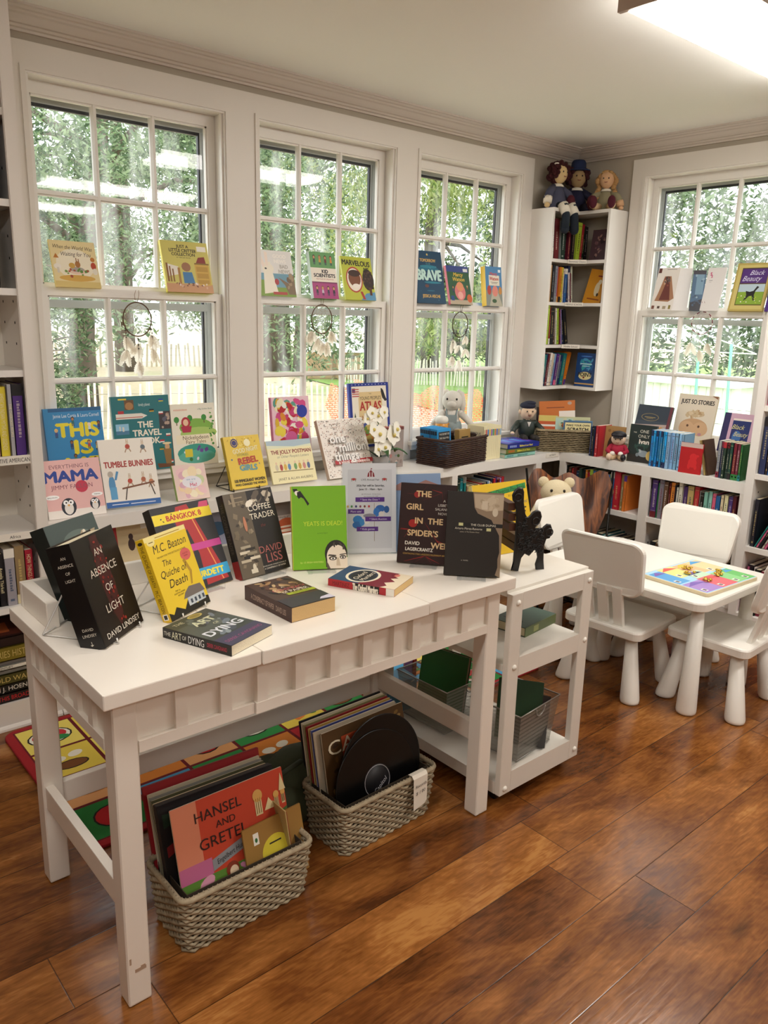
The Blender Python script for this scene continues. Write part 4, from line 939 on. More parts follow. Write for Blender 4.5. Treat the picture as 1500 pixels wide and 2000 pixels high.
def a_coffee(A):
    A.r(0, 0, .46, 1, '#5d5242').r(.46, 0, 1, 1, '#15100e').sc(14, .45, .82, .95, .98, .09, .04, ['#b7ab96', '#e4dccb', '#5a4f42', '#241c18'], 4).sc(30, .04, .1, .42, .95, .05, .04, ['#7c6e58', '#8f8068', '#4a4032', '#6c5f4a', '#3a3128'], 9, 4)
    for i, (x, z, c) in enumerate(((.2, .36, '#a39882'), (.28, .33, '#2b241c'), (.16, .30, '#cbbfa8'), (.3, .28, '#8f836c'), (.22, .24, '#1f1a15'), (.34, .22, '#d0c4ae'), (.15, .20, '#b5a890'))): A.r(x-.1, z-.02, x+.1, z+.012, c)
    A.r(.14, .84, .2, .99, '#8f8068').r(.2, .93, .36, .945, '#8f8068').r(.2, .88, .36, .892, '#8f8068').o(.3, .62, .03, .09, '#b8795a')
    A.tx('THE', .6, .87, .03, '#e8dfc8').tx('COFFEE', .66, .79, .072, '#ece4d0', mw=.5).tx('TRADER', .68, .69, .072, '#ece4d0', mw=.54).tx('the', .65, .57, .04, '#6a2a24', shear=.3).tx('DAVID', .69, .285, .085, '#a8605a', mw=.5, bold=0).tx('LISS', .72, .175, .11, '#a8605a', mw=.5, bold=0).tx('A CONSPIRACY OF PAPER', .69, .055, .02, '#d8d0c0', mw=.5).tx('EDGAR AWARD WINNING AUTHOR OF', .69, .085, .014, '#d8d0c0', mw=.5)
    A.o(.28, .1, .035, .05, '#cfc5b0').r(.2, .04, .33, .09, '#cfc5b0')
def s_coffee(A): A.tx('THE COFFEE TRADER', .5, .6, .06, '#5d5548', rot=-90, wide=.6, bold=0).r(0, 0, 1, .22, '#8a2020')
book('coffee', (-3.072, -1.300, .764), 7.6, 69, .171, .238, .030, '#15100e', '#12100f', a_coffee, 'black and sepia hardback novel with small cream capitals, next to the bright green one', s_coffee)
def a_yeats(A):
    A.r(0, 0, 1, 1, '#74b018').tx('YEATS IS DEAD!', .56, .55, .055, '#c8dc3a', wide=.72, bold=0).tx('A MYSTERY', .55, .43, .018, '#4a7a14').tx('by 15 IRISH WRITERS', .34, .085, .022, '#d5e070', shear=.2).tx('', 0, 0, .01, '#d5e070')
    A.p([(.02, .97), (.10, .97), (.12, .93), (.04, .93)], '#14120f').o(.11, .915, .06, .028, '#efe8dc', rot=-35).p([(.10, .93), (.16, .945), (.32, .79), (.29, .765), (.22, .85), (.17, .87), (.13, .85), (.10, .88)], '#191715')
    A.o(.79, .18, .21, .165, '#26221d', 26).p([(.6, .02), (.66, .02), (.66, .2), (.59, .18)], '#26221d').o(.80, .145, .185, .14, '#e9dcc8', 24).p([(.63, 0), (1, 0), (1, .13), (.62, .13)], '#e9dcc8').p([(.62, 0), (.68, 0), (.64, .06), (.6, .1)], '#5a5044').o(.73, .125, .075, .026, '#4b4338').o(.915, .135, .06, .024, '#4b4338').o(.73, .122, .045, .014, '#f2ece0').o(.915, .132, .04, .013, '#f2ece0').o(.73, .122, .016, .012, '#111').o(.915, .132, .016, .012, '#111').p([(.80, .13), (.84, .13), (.87, .03), (.79, .035)], '#cbb99e').p([(.63, .155), (.79, .15), (.79, .162), (.66, .172)], '#2b241e').p([(.85, .158), (.98, .17), (.98, .18), (.86, .17)], '#2b241e').sc(8, .7, .25, .98, .3, .05, .012, ['#26221d', '#4a423a', '#15120f'], 3, 5)
book('yeats', (-2.913, -1.310, .764), -27.7, 76, .156, .238, .028, '#74b018', '#d8d23a', a_yeats, 'lime green hardback with a small revolver top left and a man\'s face bottom right')
def a_spider(A):
    A.r(0, 0, 1, 1, '#250807')
    g = random.Random(2)
    for i in range(26):
        x, z = g.choice([(.25, .5), (.32, .86), (.75, .9), (.2, .42), (.7, .3), (.5, .1)]); a = g.uniform(0, 6.28); l = g.uniform(.1, .4); dx, dz = math.cos(a)*l, math.sin(a)*l*.7
        X2, Z2 = min(.98, max(.02, x+dx)), min(.98, max(.02, z+dz)); n = .006; A.p([(x, z-n), (x, z+n), (X2, Z2+n*.3), (X2, Z2-n*.3)], g.choice(['#6e1210', '#8d1a16', '#4f0e0c']))
    A.o(.25, .5, .08, .05, '#a01c18').o(.3, .86, .06, .04, '#8d1a16')
    for t, x, z in (('THE', .42, .875), ('GIRL', .27, .71), ('IN  THE', .54, .54), ("SPIDER'S", .44, .385), ('WEB', .76, .24)): A.tx(t, x, z, .075, '#d9b98a', mw=.56, bold=.02)
    for t, z in (('A', .80), ('LISBETH', .745), ('SALANDER', .695), ('NOVEL', .64)): A.tx(t, .80, z, .032, '#ddd6cc', mw=.34)
    A.tx('DAVID', .26, .255, .045, '#e6e0d4', mw=.3, bold=.02).tx('LAGERCRANTZ', .39, .18, .042, '#e6e0d4', mw=.5, bold=.02).tx("CONTINUING STIEG LARSSON'S MILLENNIUM SERIES", .5, .12, .02, '#c9a050', mw=.8)
book('spider', (-2.622, -1.424, .764), -51, 79, .163, .237, .034, '#250807', '#180505', a_spider, 'dark red web-patterned hardback with gold capitals behind the plain brown-black one', gloss=.25)
def a_dumas(A):
    A.r(0, 0, 1, 1, '#1c1611').p([(.3, 1), (1, 1), (1, .0), (.88, .04), (.97, .3), (.95, .5), (.8, .68), (.55, .75), (.46, .85)], '#8a7660').p([(.47, .98), (1, .98), (1, .8), (.7, .78), (.5, .82)], '#b7a58c').sc(16, .6, .80, .95, .95, .05, .03, ['#c4b49a', '#a8967c', '#bcab90'], 6).r(.62, .8, .72, .9, '#cdbfa8').o(.86, .77, .05, .05, '#c9bca6').r(0, 0, .28, 1, '#2a231c').p([(0, 0), (.9, 0), (.95, .12), (.93, .45), (.78, .66), (.5, .76), (.45, 1), (0, 1)], '#1f1914')
    A.r(.22, .59, 1, .635, '#0d0b0a').tx('THE CLUB DUMAS', .66, .613, .026, '#e0d8c6', mw=.58).r(.12, .545, .80, .585, '#14110f').tx('Arturo P\u00e9rez-Reverte', .40, .565, .026, '#d8d0be', mw=.54).r(.22, .595, .30, .63, '#c6c48e').r(.72, .545, .8, .58, '#c6c48e').tx('author of The Flanders Panel', .42, .525, .014, '#b8ae9a', mw=.5).tx('A  NOVEL', .36, .185, .014, '#c9c2b4', mw=.3)
book('dumas', (-2.592, -1.591, .764), -48, 79, .157, .238, .026, '#1f1914', '#171310', a_dumas, 'brown-black hardback with a shadowy portrait, right end of the display table', gloss=.25)
def a_cheer(A):
    A.r(0, 0, 1, 1, '#dcb51e').p([(.24, .80), (.98, .88), (.98, .96), (.24, .88), (.28, .84)], '#2d8a44').tx('The Cheerios Play Book', .62, .88, .07, '#14301c', mw=.68, rot=5).tx('BY LEE WADE', .76, .80, .03, '#4a3a10').tx('', 0, 0, .01, '#444')
    for x, z in ((.09, .84), (.42, .79)): A.o(x, z, .04, .05, '#8a4a1c', 12); A.o(x, z, .014, .018, '#dcb51e', 8)
    A.tx('Just Add Cheerios!', .74, .70, .05, '#3a4a6a', mw=.48, shear=.2)
    for i in range(7): A.r(.5, .60-.055*i, .5+.44-.02*(i % 3), .62-.055*i, '#3a2c12')
    A.r(.8, .06, .95, .2, '#f2eede')
book('cheerios', (-2.248, -1.425, .709), -7, 73, .24, .24, .018, '#dcb51e', '#ead78a', a_cheer, 'large yellow board book with a green banner behind the cast iron bookend', pages='#efe9dc')

# ---- three paperbacks lying on the display table
def a_art(A):
    A.r(0, 0, 1, 1, '#3a4038').r(0, .35, 1, .8, '#4a5148').sc(20, .3, .3, .95, .9, .12, .05, ['#5c645a', '#6f7a80', '#31372f', '#8a9496', '#474d55'], 8).r(0, 0, 1, .25, '#3d3b52')
    A.tx('THE', .2, .90, .06, '#cfc9a4').tx('ART', .52, .74, .13, '#c9cba8', mw=.7, bold=.03).tx('OF', .6, .59, .05, '#c9cba8').tx('DYING', .5, .42, .14, '#d6dade', mw=.86, bold=.03).tx('DEREK CAVIGNANO', .5, .12, .06, '#9c4a78', mw=.85).o(.62, .93, .16, .055, '#b6a45a').o(.62, .93, .12, .04, '#8c7c3a')
def s_art(A): A.tx('THE', .5, .93, .05, '#d8d6c8', rot=-90, mw=.1).tx('ART', .5, .79, .09, '#d8d6b8', rot=-90, mw=.15).tx('OF', .5, .675, .05, '#d8d6c8', rot=-90, mw=.06).tx('DYING', .5, .50, .09, '#e0e0dc', rot=-90, mw=.23).tx('DEREK CAVIGNANO', .5, .2, .05, '#c0304a', rot=-90, mw=.28)
def lay(key, P, yaw, w, h, t, *a, **k): return book(key, (P[0], P[1], P[2]+t), yaw, 0, w, h, t, *a, **k)
lay('art', (-3.345, -1.713, .7605), 20.5, .141, .195, .024, '#3a4038', '#14130f', a_art, 'grey-green paperback lying flat near the front left edge of the display table', s_art, hard=False)
def a_cons(A):
    A.r(0, 0, 1, 1, '#4a3226').sc(40, .05, .5, .95, .98, .12, .04, ['#7a5636', '#a8845a', '#2a1a14', '#c9ac7c', '#5c3a2a', '#1a1210'], 11).r(0, 0, 1, .3, '#352c32').r(.35, .37, 1, .44, '#a4b02a').tx('CONSPIRACY', .58, .58, .07, '#b8505a', mw=.75, bold=0).tx('of PAPER', .62, .49, .08, '#ddd2c0', mw=.6).tx('A', .5, .66, .05, '#ddd2c0').tx('DAVID LISS', .68, .405, .035, '#4a4a14').p([(.7, .05), (1, .0), (1, .12), (.78, .10)], '#cfc9d8')
def s_cons(A): A.tx('A CONSPIRACY OF PAPER   DAVID LISS', .5, .48, .07, '#b9a094', rot=-90, wide=.75)
lay('cons', (-3.137, -1.631, .7605), 1, .130, .205, .037, '#4a3226', '#3a1f1c', a_cons, 'brown paperback lying flat in the middle of the display table', s_cons, pages='#c9a873', hard=False)
def a_ox(A):
    A.r(0, 0, 1, 1, '#7a1a2a').r(0, .55, 1, 1, '#2a4a6c').r(0, 0, 1, .26, '#e8d9bc'); A.p([(0, .26), (1, .26), (1, .2), (.8, .24), (.7, .14), (.6, .23), (.45, .12), (.3, .24), (.15, .16), (0, .22)], '#7a1a2a')
    A.o(.5, .62, .44, .24, '#efe4c8', 30).o(.5, .62, .38, .20, '#2a3a50', 30).o(.5, .62, .34, .175, '#1f2422', 30).tx('Oxford', .5, .67, .085, '#e8ddc4', mw=.6, shear=.2).tx('Murders', .5, .56, .085, '#e8ddc4', mw=.64, shear=.2).o(.85, .2, .08, .04, '#d87a6a')
def s_ox(A): A.r(0, .62, 1, 1, '#a8222c').r(0, .22, 1, .62, '#15130f').tx('The Oxford Murders', .5, .43, .1, '#e8e0d0', rot=-90, mw=.38, bold=.03).r(0, 0, 1, .12, '#e8e4da').tx('MARTINEZ', .5, .8, .06, '#5c1218', rot=-90, mw=.26)
lay('ox', (-2.823, -1.641, .7605), 25, .128, .195, .02, '#7a1a2a', '#a8222c', a_ox, 'dark red and blue paperback with a cream ring, lying flat on the table', s_ox, pages='#d6b67c', hard=False)

# fair flyer in a slanted clear holder
fl = thing('flyer_holder', 'clear upright holder with a printed fair flyer with purple banners', 'sign holder'); fl.matrix_world = T(-2.70, -1.262, .762) @ RZ(-32) @ RX(-11)
m = MB(ACR); m.box((-.004, -.0022, 0), (.170, -.0006, .282)); m.box((-.004, .0008, 0), (.170, .0024, .282)); m.box((-.004, -.002, 0), (.170, .06, .002), X=RX(11)); m.build('holder', fl)
m = MB(M('#e9e7ea', .6)); m.box((0, -.0003, .003), (.166, .0003, .278)); o = m.build('paper_flyer', fl)
A = Art(.166, .278); A.k = 20
A.r(.10, .06, .92, .93, '#dcdade')
A.p([(.46, .85), (.6, .85), (.585, .89), (.53, .925), (.475, .89)], '#8e2430').r(.5, .85, .515, .90, '#efe8e0').r(.545, .85, .56, .90, '#efe8e0').r(.527, .92, .533, .945, '#8e2430').p([(.533, .945), (.56, .94), (.533, .93)], '#8e2430')
A.tx('LVIS Annual Fair', .52, .82, .022, '#2a2a2e', mw=.4).tx('2026 Fair will be Saturday,', .52, .755, .021, '#1c1c20', mw=.58, bold=.02).tx('June 13 - 10am - 4pm', .52, .715, .021, '#1c1c20', mw=.5, bold=.02).tx('@ LVIS Grounds - 95 Main Street', .53, .66, .011, '#3a3a40', mw=.55).tx('East Hampton, NY 11937', .53, .635, .011, '#3a3a40', mw=.42)
for x in (.21, .78): A.o(x, .825, .05, .012, '#b06a5a').r(x-.04, .80, x-.03, .82, '#7a6a5a').r(x+.03, .80, x+.04, .82, '#7a6a5a').o(x, .822, .02, .014, '#b8303a')
A.r(.585, .14, .595, .56, '#a8988a')
for x, z, rx, rz, c in ((.70, .50, .09, .04, '#2d66b0'), (.63, .46, .06, .05, '#2f74c0'), (.82, .49, .05, .04, '#2d5c9c'), (.28, .38, .09, .045, '#2f7fc4'), (.27, .32, .09, .04, '#2d6cb0'), (.36, .35, .05, .04, '#3a88c8'), (.5, .42, .12, .025, '#8c8894'), (.72, .44, .05, .03, '#e4dcd6'), (.45, .36, .05, .03, '#e8e2dc')): A.o(x, z, rx, rz, c, 12)
for x, c in ((.10, '#c9a25a'), (.17, '#4a8a4a'), (.25, '#2a2a6a'), (.33, '#8a4a5a'), (.41, '#7a3a2a'), (.49, '#b8303a')): A.o(x, .525, .02, .014, c, 8)
for x0, z0, x1, z1, t in ((.24, .575, .78, .625, '* Save the Date *'), (.10, .445, .40, .495, 'Plant sale!'), (.42, .36, .90, .41, '* Silent Auction'), (.26, .25, .66, .30, '* Kids games')): A.r(x0, z0, x1, z1, '#5a2a86').tx(t, (x0+x1)/2, (z0+z1)/2, .022, '#ece4f2', mw=(x1-x0)*.85)
A.a.build('printed_picture', o); A.t.build('lettering', o)

# stands under the novels
easel((-3.475, -1.468, .7605), 38, .10, .17, 'wire', 'white wire easel holding the thick black hardback', off=.062, lean=17); easel((-3.292, -1.428, .7605), 27, .09, .14, 'wire', 'white wire easel holding the yellow paperback novel', off=.028, lean=21)
for (x, y), a, l, of_, le in (((-3.185, -1.30), 11, 'the red and black paperback', .037, 26), ((-2.985, -1.288), 7.6, 'the black and sepia hardback', .034, 21), ((-2.845, -1.347), -27.7, 'the lime green hardback', .030, 14), ((-2.571, -1.488), -51, 'the dark red web-patterned hardback', .036, 11), ((-2.540, -1.650), -48, 'the brown-black portrait hardback', .028, 11)):
    easel((x, y, .7605), a, .08, .13, 'acrylic', 'clear acrylic easel under '+l, of_, le, group='clear easels on the display table')

# ---- picture books on the low bookcase, front row
SH = 'picture books stood up under the left and middle windows'
def a_mama(A):
    A.r(0, 0, 1, 1, '#e9b9b6').r(0, 0, 1, .14, '#f0e9e2').tx('EVERYTHING IS', .46, .885, .07, '#8a5a60', mw=.92, bold=0).tx('MAMA', .47, .72, .19, '#1f3f96', wide=.93, bold=.05).tx('JIMMY FALLON', .46, .535, .075, '#8a4a58', mw=.9, bold=0).o(.63, .52, .11, .105, '#c42a4a')
    for x, z, k in ((.36, .19, .13), (.82, .2, .09)): A.o(x, z, k, k*1.15, '#1c2230').o(x, z-.03, k*.6, k*.8, '#e9e4de').o(x-.35*k, z+.55*k, k*.34, k*.34, '#fff').o(x+.35*k, z+.55*k, k*.34, k*.34, '#fff').o(x-.3*k, z+.55*k, k*.12, k*.12, '#111').o(x+.3*k, z+.55*k, k*.12, k*.12, '#111').p([(x-.2*k, z+.3*k), (x+.2*k, z+.3*k), (x, z)], '#e0a030')
    A.o(.1, .37, .12, .04, '#fff').tx('BALLOON', .1, .37, .025, '#333', mw=.2).o(.88, .36, .1, .035, '#fff').tx('MAMA!', .88, .36, .025, '#333')
book('mama', (-3.239, -.247, .734), -3, 74, .204, .212, .010, '#e9b9b6', '#f0ece6', a_mama, 'pink picture book with big blue capitals and two penguins, far left of the low bookcase', group=SH)
def a_tumble(A):
    A.r(0, 0, 1, 1, '#efe9df').r(0, 0, 1, .085, '#2a62a8').tx('TUMBLE BUNNIES', .5, .63, .09, '#a8342c', wide=.9, bold=.03).r(.1, .04, .4, .05, '#e6ecf2').r(.44, .035, .9, .045, '#e6ecf2')
    for x, z, c in ((.52, .88, '#b8402e'), (.8, .86, '#5a6a74'), (.48, .37, '#b8402e'), (.73, .38, '#b06040'), (.87, .34, '#c07a50')): A.o(x, z, .045, .04, c, 10).o(x, z+.06, .028, .026, '#d9c9b4', 10).r(x-.018, z+.075, x-.008, z+.115, '#b89a7c').r(x+.008, z+.075, x+.018, z+.115, '#b89a7c').p([(x-.03, z-.02), (x-.01, z-.02), (x-.05, z-.09), (x-.065, z-.08)], '#a8896a').p([(x+.01, z-.02), (x+.03, z-.02), (x+.06, z-.07), (x+.045, z-.085)], '#a8896a')
    A.o(.15, .33, .06, .14, '#4f8fc0', 14).r(.1, .12, .22, .3, '#5aa0cf').o(.14, .49, .05, .045, '#b9b0a4').p([(.2, .4), (.24, .4), (.29, .52), (.25, .53)], '#4f8fc0')
    A.p([(.32, .255), (.93, .32), (.93, .345), (.32, .28)], '#7a4a2c').p([(.40, .27), (.42, .27), (.37, .10), (.35, .10)], '#3a2a20').p([(.84, .31), (.86, .31), (.92, .14), (.90, .14)], '#3a2a20')
book('tumble', (-3.02, -.225, .742), -6, 72, .208, .262, .010, '#efe9df', '#e8e2d8', a_tumble, 'white picture book of tumbling rabbits with red capitals and a blue foot band', group=SH)
def a_me(A): A.r(0, 0, 1, 1, '#e4c9c0').sc(26, .1, .08, .9, .92, .15, .13, ['#ecd0a6', '#e9c0c4', '#d9a8b8', '#f0dcb4', '#c9d4a0', '#b8c8d8', '#f2e6c8'], 12, 12).o(.52, .5, .3, .17, '#e6e4ec', 20).tx('Me!', .55, .42, .1, '#d0708a', bold=.03).tx('we are', .5, .58, .07, '#8fb0c8').tx('that', .5, .5, .05, '#8fb0c8')
book('me', (-2.734, -.232, .736), -5, 66, .137, .146, .018, '#e4c9c0', '#a8c070', a_me, 'small pastel board book covered in round faces, in front of the first window', hard=False, group=SH)
def a_rebel(A):
    A.r(0, 0, 1, 1, '#e6c646').sc(40, .1, .78, .9, .97, .03, .012, ['#c9a52e', '#f0dc7a', '#b8942a'], 5).o(.63, .86, .09, .07, '#f4ecc0').o(.27, .87, .10, .085, '#2f2f72').o(.27, .87, .075, .06, '#e6c646').o(.27, .87, .065, .05, '#2f2f72')
    A.tx('GOOD NIGHT', .55, .73, .085, '#efe6b4', mw=.72, rot=5, bold=.03).tx('STORIES', .45, .64, .05, '#8f9a5a').tx('REBEL', .57, .53, .12, '#b8402e', mw=.66, bold=.05, rot=4).tx('GIRLS', .55, .39, .11, '#5f9aa8', mw=.6, bold=.05, rot=-2).tx('100 IMMIGRANT WOMEN', .52, .15, .06, '#2f2c22', mw=.86, bold=.02).tx('WHO CHANGED THE WORLD', .52, .075, .045, '#2f2c22', mw=.86, bold=.02).sc(5, .1, .3, .95, .6, .03, .02, ['#3a6aa8'], 3, 4)
book('rebel', (-2.464, -.195, .742), 2, 71, .178, .228, .020, '#e6c646', '#cfae2c', a_rebel, 'yellow hardback with hand-lettered red and blue words, on a black wire stand', group=SH)
easel((-2.40, -.19, .734), 2, .13, .15, 'black', 'black wire easel behind the yellow hand-lettered hardback', off=.022, lean=19)
def a_post(A):
    A.r(0, 0, 1, 1, '#ece3b4').r(0, .84, 1, 1, '#a9bfcb').p([(0, .9), (.3, .87), (.6, .84), (1, .88), (1, .82), (0, .82)], '#dfe3c4').tx('THE JOLLY POSTMAN', .52, .73, .09, '#8a2a24', wide=.9, bold=.02).tx("or Other People's Letters", .55, .62, .06, '#8a8a70', mw=.72, shear=.3).tx('JANET & ALLAN AHLBERG', .52, .10, .06, '#5a5040', mw=.78)
    A.p([(.05, .27), (.95, .25), (.95, .27), (.05, .29)], '#8a7a4a')
    for x, c in ((.14, '#cfc5a8'), (.24, '#b0403a'), (.33, '#d9b04a'), (.42, '#5a86b8'), (.56, '#6a9a5a'), (.66, '#c8a03a'), (.76, '#cf8a80'), (.86, '#5a6a90')): A.o(x, .37, .035, .08, c, 10).o(x, .47, .022, .035, '#e4c8a4', 8)
book('postman', (-2.261, -.195, .742), -3, 69, .229, .194, .010, '#ece3b4', '#d8cfa0', a_post, 'wide pale yellow picture book with dark red capitals and a row of little figures', group=SH)
def a_mill(A):
    A.r(0, 0, 1, 1, '#efe8e0'); g = random.Random(4)
    for i in range(30):
        for j in range(34):
            if g.random() < .62:
                x, z = .02+.96*(i+.5)/30+g.uniform(-.006, .006), .02+.96*(j+.5)/34+g.uniform(-.005, .005); k = g.uniform(.25, 1); A.r(x-.011*k, z-.009*k, x+.011*k, z+.009*k, g.choice(['#3a2f2a', '#8a6a5a', '#b08a7a', '#5a4a44', '#c9a89a', '#7a3a34']))
    A.k = 2000*0+A.k
    A.tx('one', .33, .655, .15, '#8c8a88', mw=.45, bold=.06).tx('one', .32, .66, .15, '#f4f1ee', mw=.43, bold=.02).tx('million', .62, .50, .15, '#8c8a88', mw=.72, bold=.06).tx('million', .61, .505, .15, '#f4f1ee', mw=.7, bold=.02).tx('things', .45, .35, .15, '#8c8a88', mw=.62, bold=.06).tx('things', .44, .355, .15, '#f4f1ee', mw=.6, bold=.02)
    A.p([(.16, .215), (.99, .215), (.99, .285), (.16, .285)], '#b02a32').tx('a visual encyclopedia', .58, .25, .055, '#f4ece6', mw=.78, bold=.02)
book('mill', (-1.982, -.235, .742), -2, 66, .262, .282, .022, '#efe8e0', '#cdb8a8', a_mill, 'large off-white hardback speckled all over with tiny pictures and bubble lettering', group=SH)

# ---- back row standing on the window stools
def a_this(A):
    A.r(0, 0, 1, 1, '#2d84bc').r(.08, .95, 1, 1, '#1c5a8c').tx('Jamie Lee Curtis & Laura Cornell', .55, .895, .05, '#dfeef6', mw=.8)
    for t, x, z, ww in (('THIS', .55, .70, .72), ('IS', .62, .46, .3), ('ME', .60, .22, .62)): A.tx(t, x, z, .19, '#e4d42a', wide=ww, bold=.06)
    for x, z, a, b_, c in ((.18, .68, '#d8a880', '#e8c84a', '#3a4a8a'), (.48, .83, '#b07850', '#3a1c14', '#2a6a6a'), (.76, .74, '#f0d8b8', '#e8e0c8', '#c8d8e0'), (.93, .76, '#8a5a3a', '#2a1410', '#3a3a6a'), (.42, .51, '#8a5a3a', '#2a1410', '#2a3a6a'), (.72, .50, '#c08a60', '#4a2414', '#b04040'), (.86, .47, '#c9986c', '#1c1410', '#cfc060'), (.46, .32, '#8a5a3a', '#1c1410', '#4a8a5a'), (.20, .25, '#f0d8b8', '#e8d060', '#b02a34'), (.8, .26, '#c9986c', '#3a2014', '#6a4a8a')): A.kid(x, z, .055, a, b_, c)
ST = 'picture books standing on the window stools'
book('this', (-3.168, -.078, .834), 0, 81, .218, .275, .012, '#2d84bc', '#246fa4', a_this, 'bright blue picture book with big yellow letters and children, left of the first window', group=ST)
def a_trav(A):
    A.r(0, 0, 1, 1, '#1c6f76')
    A.tx('THE', .55, .62, .085, '#eee6d4', bold=.03).tx('TRAVEL', .57, .51, .085, '#eee6d4', bold=.03, mw=.5).tx('BOOK', .58, .40, .085, '#eee6d4', bold=.03).tx('lonely planet', .56, .885, .04, '#d8e6e4', mw=.2)
    A.r(.22, .82, .38, .95, '#6a4a2a').o(.3, .87, .07, .05, '#a87a4a').r(.12, .95, .26, .97, '#e0cc40').p([(.06, .70), (.5, .70), (.6, .735), (.5, .77), (.06, .77)], '#e4dfd4').r(.06, .715, .52, .725, '#b8402e').r(.1, .77, .2, .81, '#b02a30').r(.80, .54, 1, .78, '#3a3438').sc(14, .82, .56, .98, .76, .03, .03, ['#8a6a5a', '#5a5a6a', '#b09a8a'], 2, 5).r(.04, .50, .26, .64, '#8fc0dc').r(.04, .50, .26, .55, '#4a7a9a').r(.1, .55, .12, .61, '#d8d4c8').r(.15, .54, .18, .6, '#d8d4c8')
    for x, z, c1, c2 in ((.68, .80, '#1c1c1c', '#d0a020'), (.84, .76, '#f0f0f0', '#b02a30'), (.86, .93, '#2a4a9a', '#d0c020'), (.94, .46, '#f0eee8', '#c02a30'), (.82, .38, '#b02a30', '#e8e8e8'), (.22, .42, '#e8e4dc', '#b02a30'), (.80, .28, '#2a6a3a', '#d0a030'), (.95, .10, '#b02a34', '#f0f0f0')): A.r(x-.04, z-.018, x+.04, z+.018, c1).r(x-.04, z-.018, x+.04, z-.004, c2)
    A.o(.9, .30, .045, .05, '#c9a078', 10).p([(.83, .27), (.97, .27), (.95, .05), (.86, .05)], '#8a6a3a').o(.9, .345, .08, .015, '#e0cfa4').p([(.72, .02), (.98, .02), (1, .06), (.7, .08)], '#6a4020')
book('travel', (-2.895, -.036, .833), 0, 83, .245, .305, .014, '#1c6f76', '#1a5f68', a_trav, 'large teal picture book with a bullet train and flags in the first window', group=ST)
def a_nick(A):
    A.r(0, 0, 1, 1, '#ece6d6').tx('nickelodeon', .22, .91, .035, '#d86a3a', mw=.4).tx('a Big Golden Book', .78, .91, .025, '#5a7a6a').o(.55, .62, .38, .14, '#7fb04a', 20).o(.6, .52, .42, .1, '#a8c86a', 20).r(.08, .36, .94, .50, '#efe6cc').tx('Nickelodeon', .52, .455, .065, '#5a3a1c', mw=.7, bold=.01).tx('Fairy Tales', .52, .385, .06, '#5a3a1c', mw=.6, bold=.01).o(.52, .2, .44, .15, '#3a9a8a', 20).o(.52, .14, .42, .11, '#5ab0a0', 18)
    for x, z in ((.12, .74), (.42, .76), (.74, .76)): A.r(x-.01, z-.08, x+.01, z, '#6a4a2a').o(x, z+.01, .06, .05, '#3a8a3a', 12)
    A.o(.32, .70, .1, .09, '#b02a3a', 14).o(.32, .70, .06, .055, '#e8c0a0', 12).p([(.2, .64), (.45, .64), (.42, .54), (.24, .54)], '#b02a4a').sc(10, .1, .08, .92, .3, .04, .03, ['#6a4a9a', '#e8e4f0', '#2a6a4a', '#3a7a3a', '#d0607a'], 6).r(.25, .14, .42, .27, '#d8c83a').sc(16, .85, .3, .96, .85, .03, .02, ['#4a8a3a', '#6aa04a'], 7)
book('nick', (-2.645, -.032, .833), 0, 83, .205, .262, .012, '#ece6d6', '#5a4a34', a_nick, 'cream picture book with green hills and a red-hooded girl, right side of the first window', group=ST)
def a_flow(A): A.r(0, 0, 1, 1, '#e8c4d0').sc(95, .04, .04, .96, .96, .11, .075, ['#c43a72', '#d8b22e', '#b8306a', '#efe6c4', '#cf4a86', '#5a9a8a', '#b81f2c', '#f0ece0', '#d88a2a', '#e6d24a'], 14, 8).o(.8, .74, .14, .11, '#2438a0').p([(.66, .84), (.7, .80), (.74, .86)], '#2438a0').o(.48, .3, .15, .11, '#c85a92').o(.30, .17, .09, .1, '#b81f2c').r(0, 0, .015, 1, '#d07a9c')
book('flow', (-2.150, -.030, .833), 0, 83, .212, .270, .014, '#e8c4d0', '#d07a9c', a_flow, 'floral pink, yellow and blue notebook leaning in the middle window', group=ST)
def a_atlas(A):
    A.r(0, 0, 1, 1, '#1c2f86').r(.06, .04, .94, .95, '#e8e0cf').p([(.22, .42), (.82, .42), (.82, .86), (.22, .86)], '#d9bf8c')
    for i in range(11): A.o(.08+.084*i, .975, .008, .008, '#e8ecf4', 6)
    A.tx('THE', .52, .83, .02, '#4a3a2a').tx('YOUNG PEOPLE\'S', .52, .765, .055, '#2a241c', mw=.54).tx('ATLAS', .52, .645, .14, '#a8302a', mw=.54, bold=.02).tx('OF THE', .52, .545, .025, '#4a3a2a').tx('UNITED STATES', .52, .465, .06, '#8a2a24', mw=.56)
    A.r(.07, .78, .24, .92, '#e4dcd0').r(.07, .85, .15, .92, '#2a3a7a')
    for i in range(4): A.r(.07, .79+.035*i, .24, .805+.035*i, '#b8403a')
    A.p([(.80, .93), (.86, .88), (.92, .76), (.95, .72), (.90, .70), (.83, .76), (.80, .86)], '#241c18').o(.82, .92, .02, .015, '#e8e4dc').p([(.12, .55), (.18, .32), (.06, .32)], '#2a4a34').r(.11, .26, .13, .34, '#4a3222').o(.5, .2, .42, .15, '#b8a45a', 18).sc(18, .2, .08, .9, .3, .07, .04, ['#6a8a3a', '#c8883a', '#3a6a9a', '#8a5a34', '#a83a2c'], 8).p([(.24, .34), (.46, .42), (.5, .41), (.32, .31)], '#3a4a8a')
book('atlas', (-1.70, -.042, .833), 0, 83, .255, .32, .016, '#1c2f86', '#2840a0', a_atlas, 'dark blue bordered atlas with a flag and an eagle, right side of the middle window', group=ST)

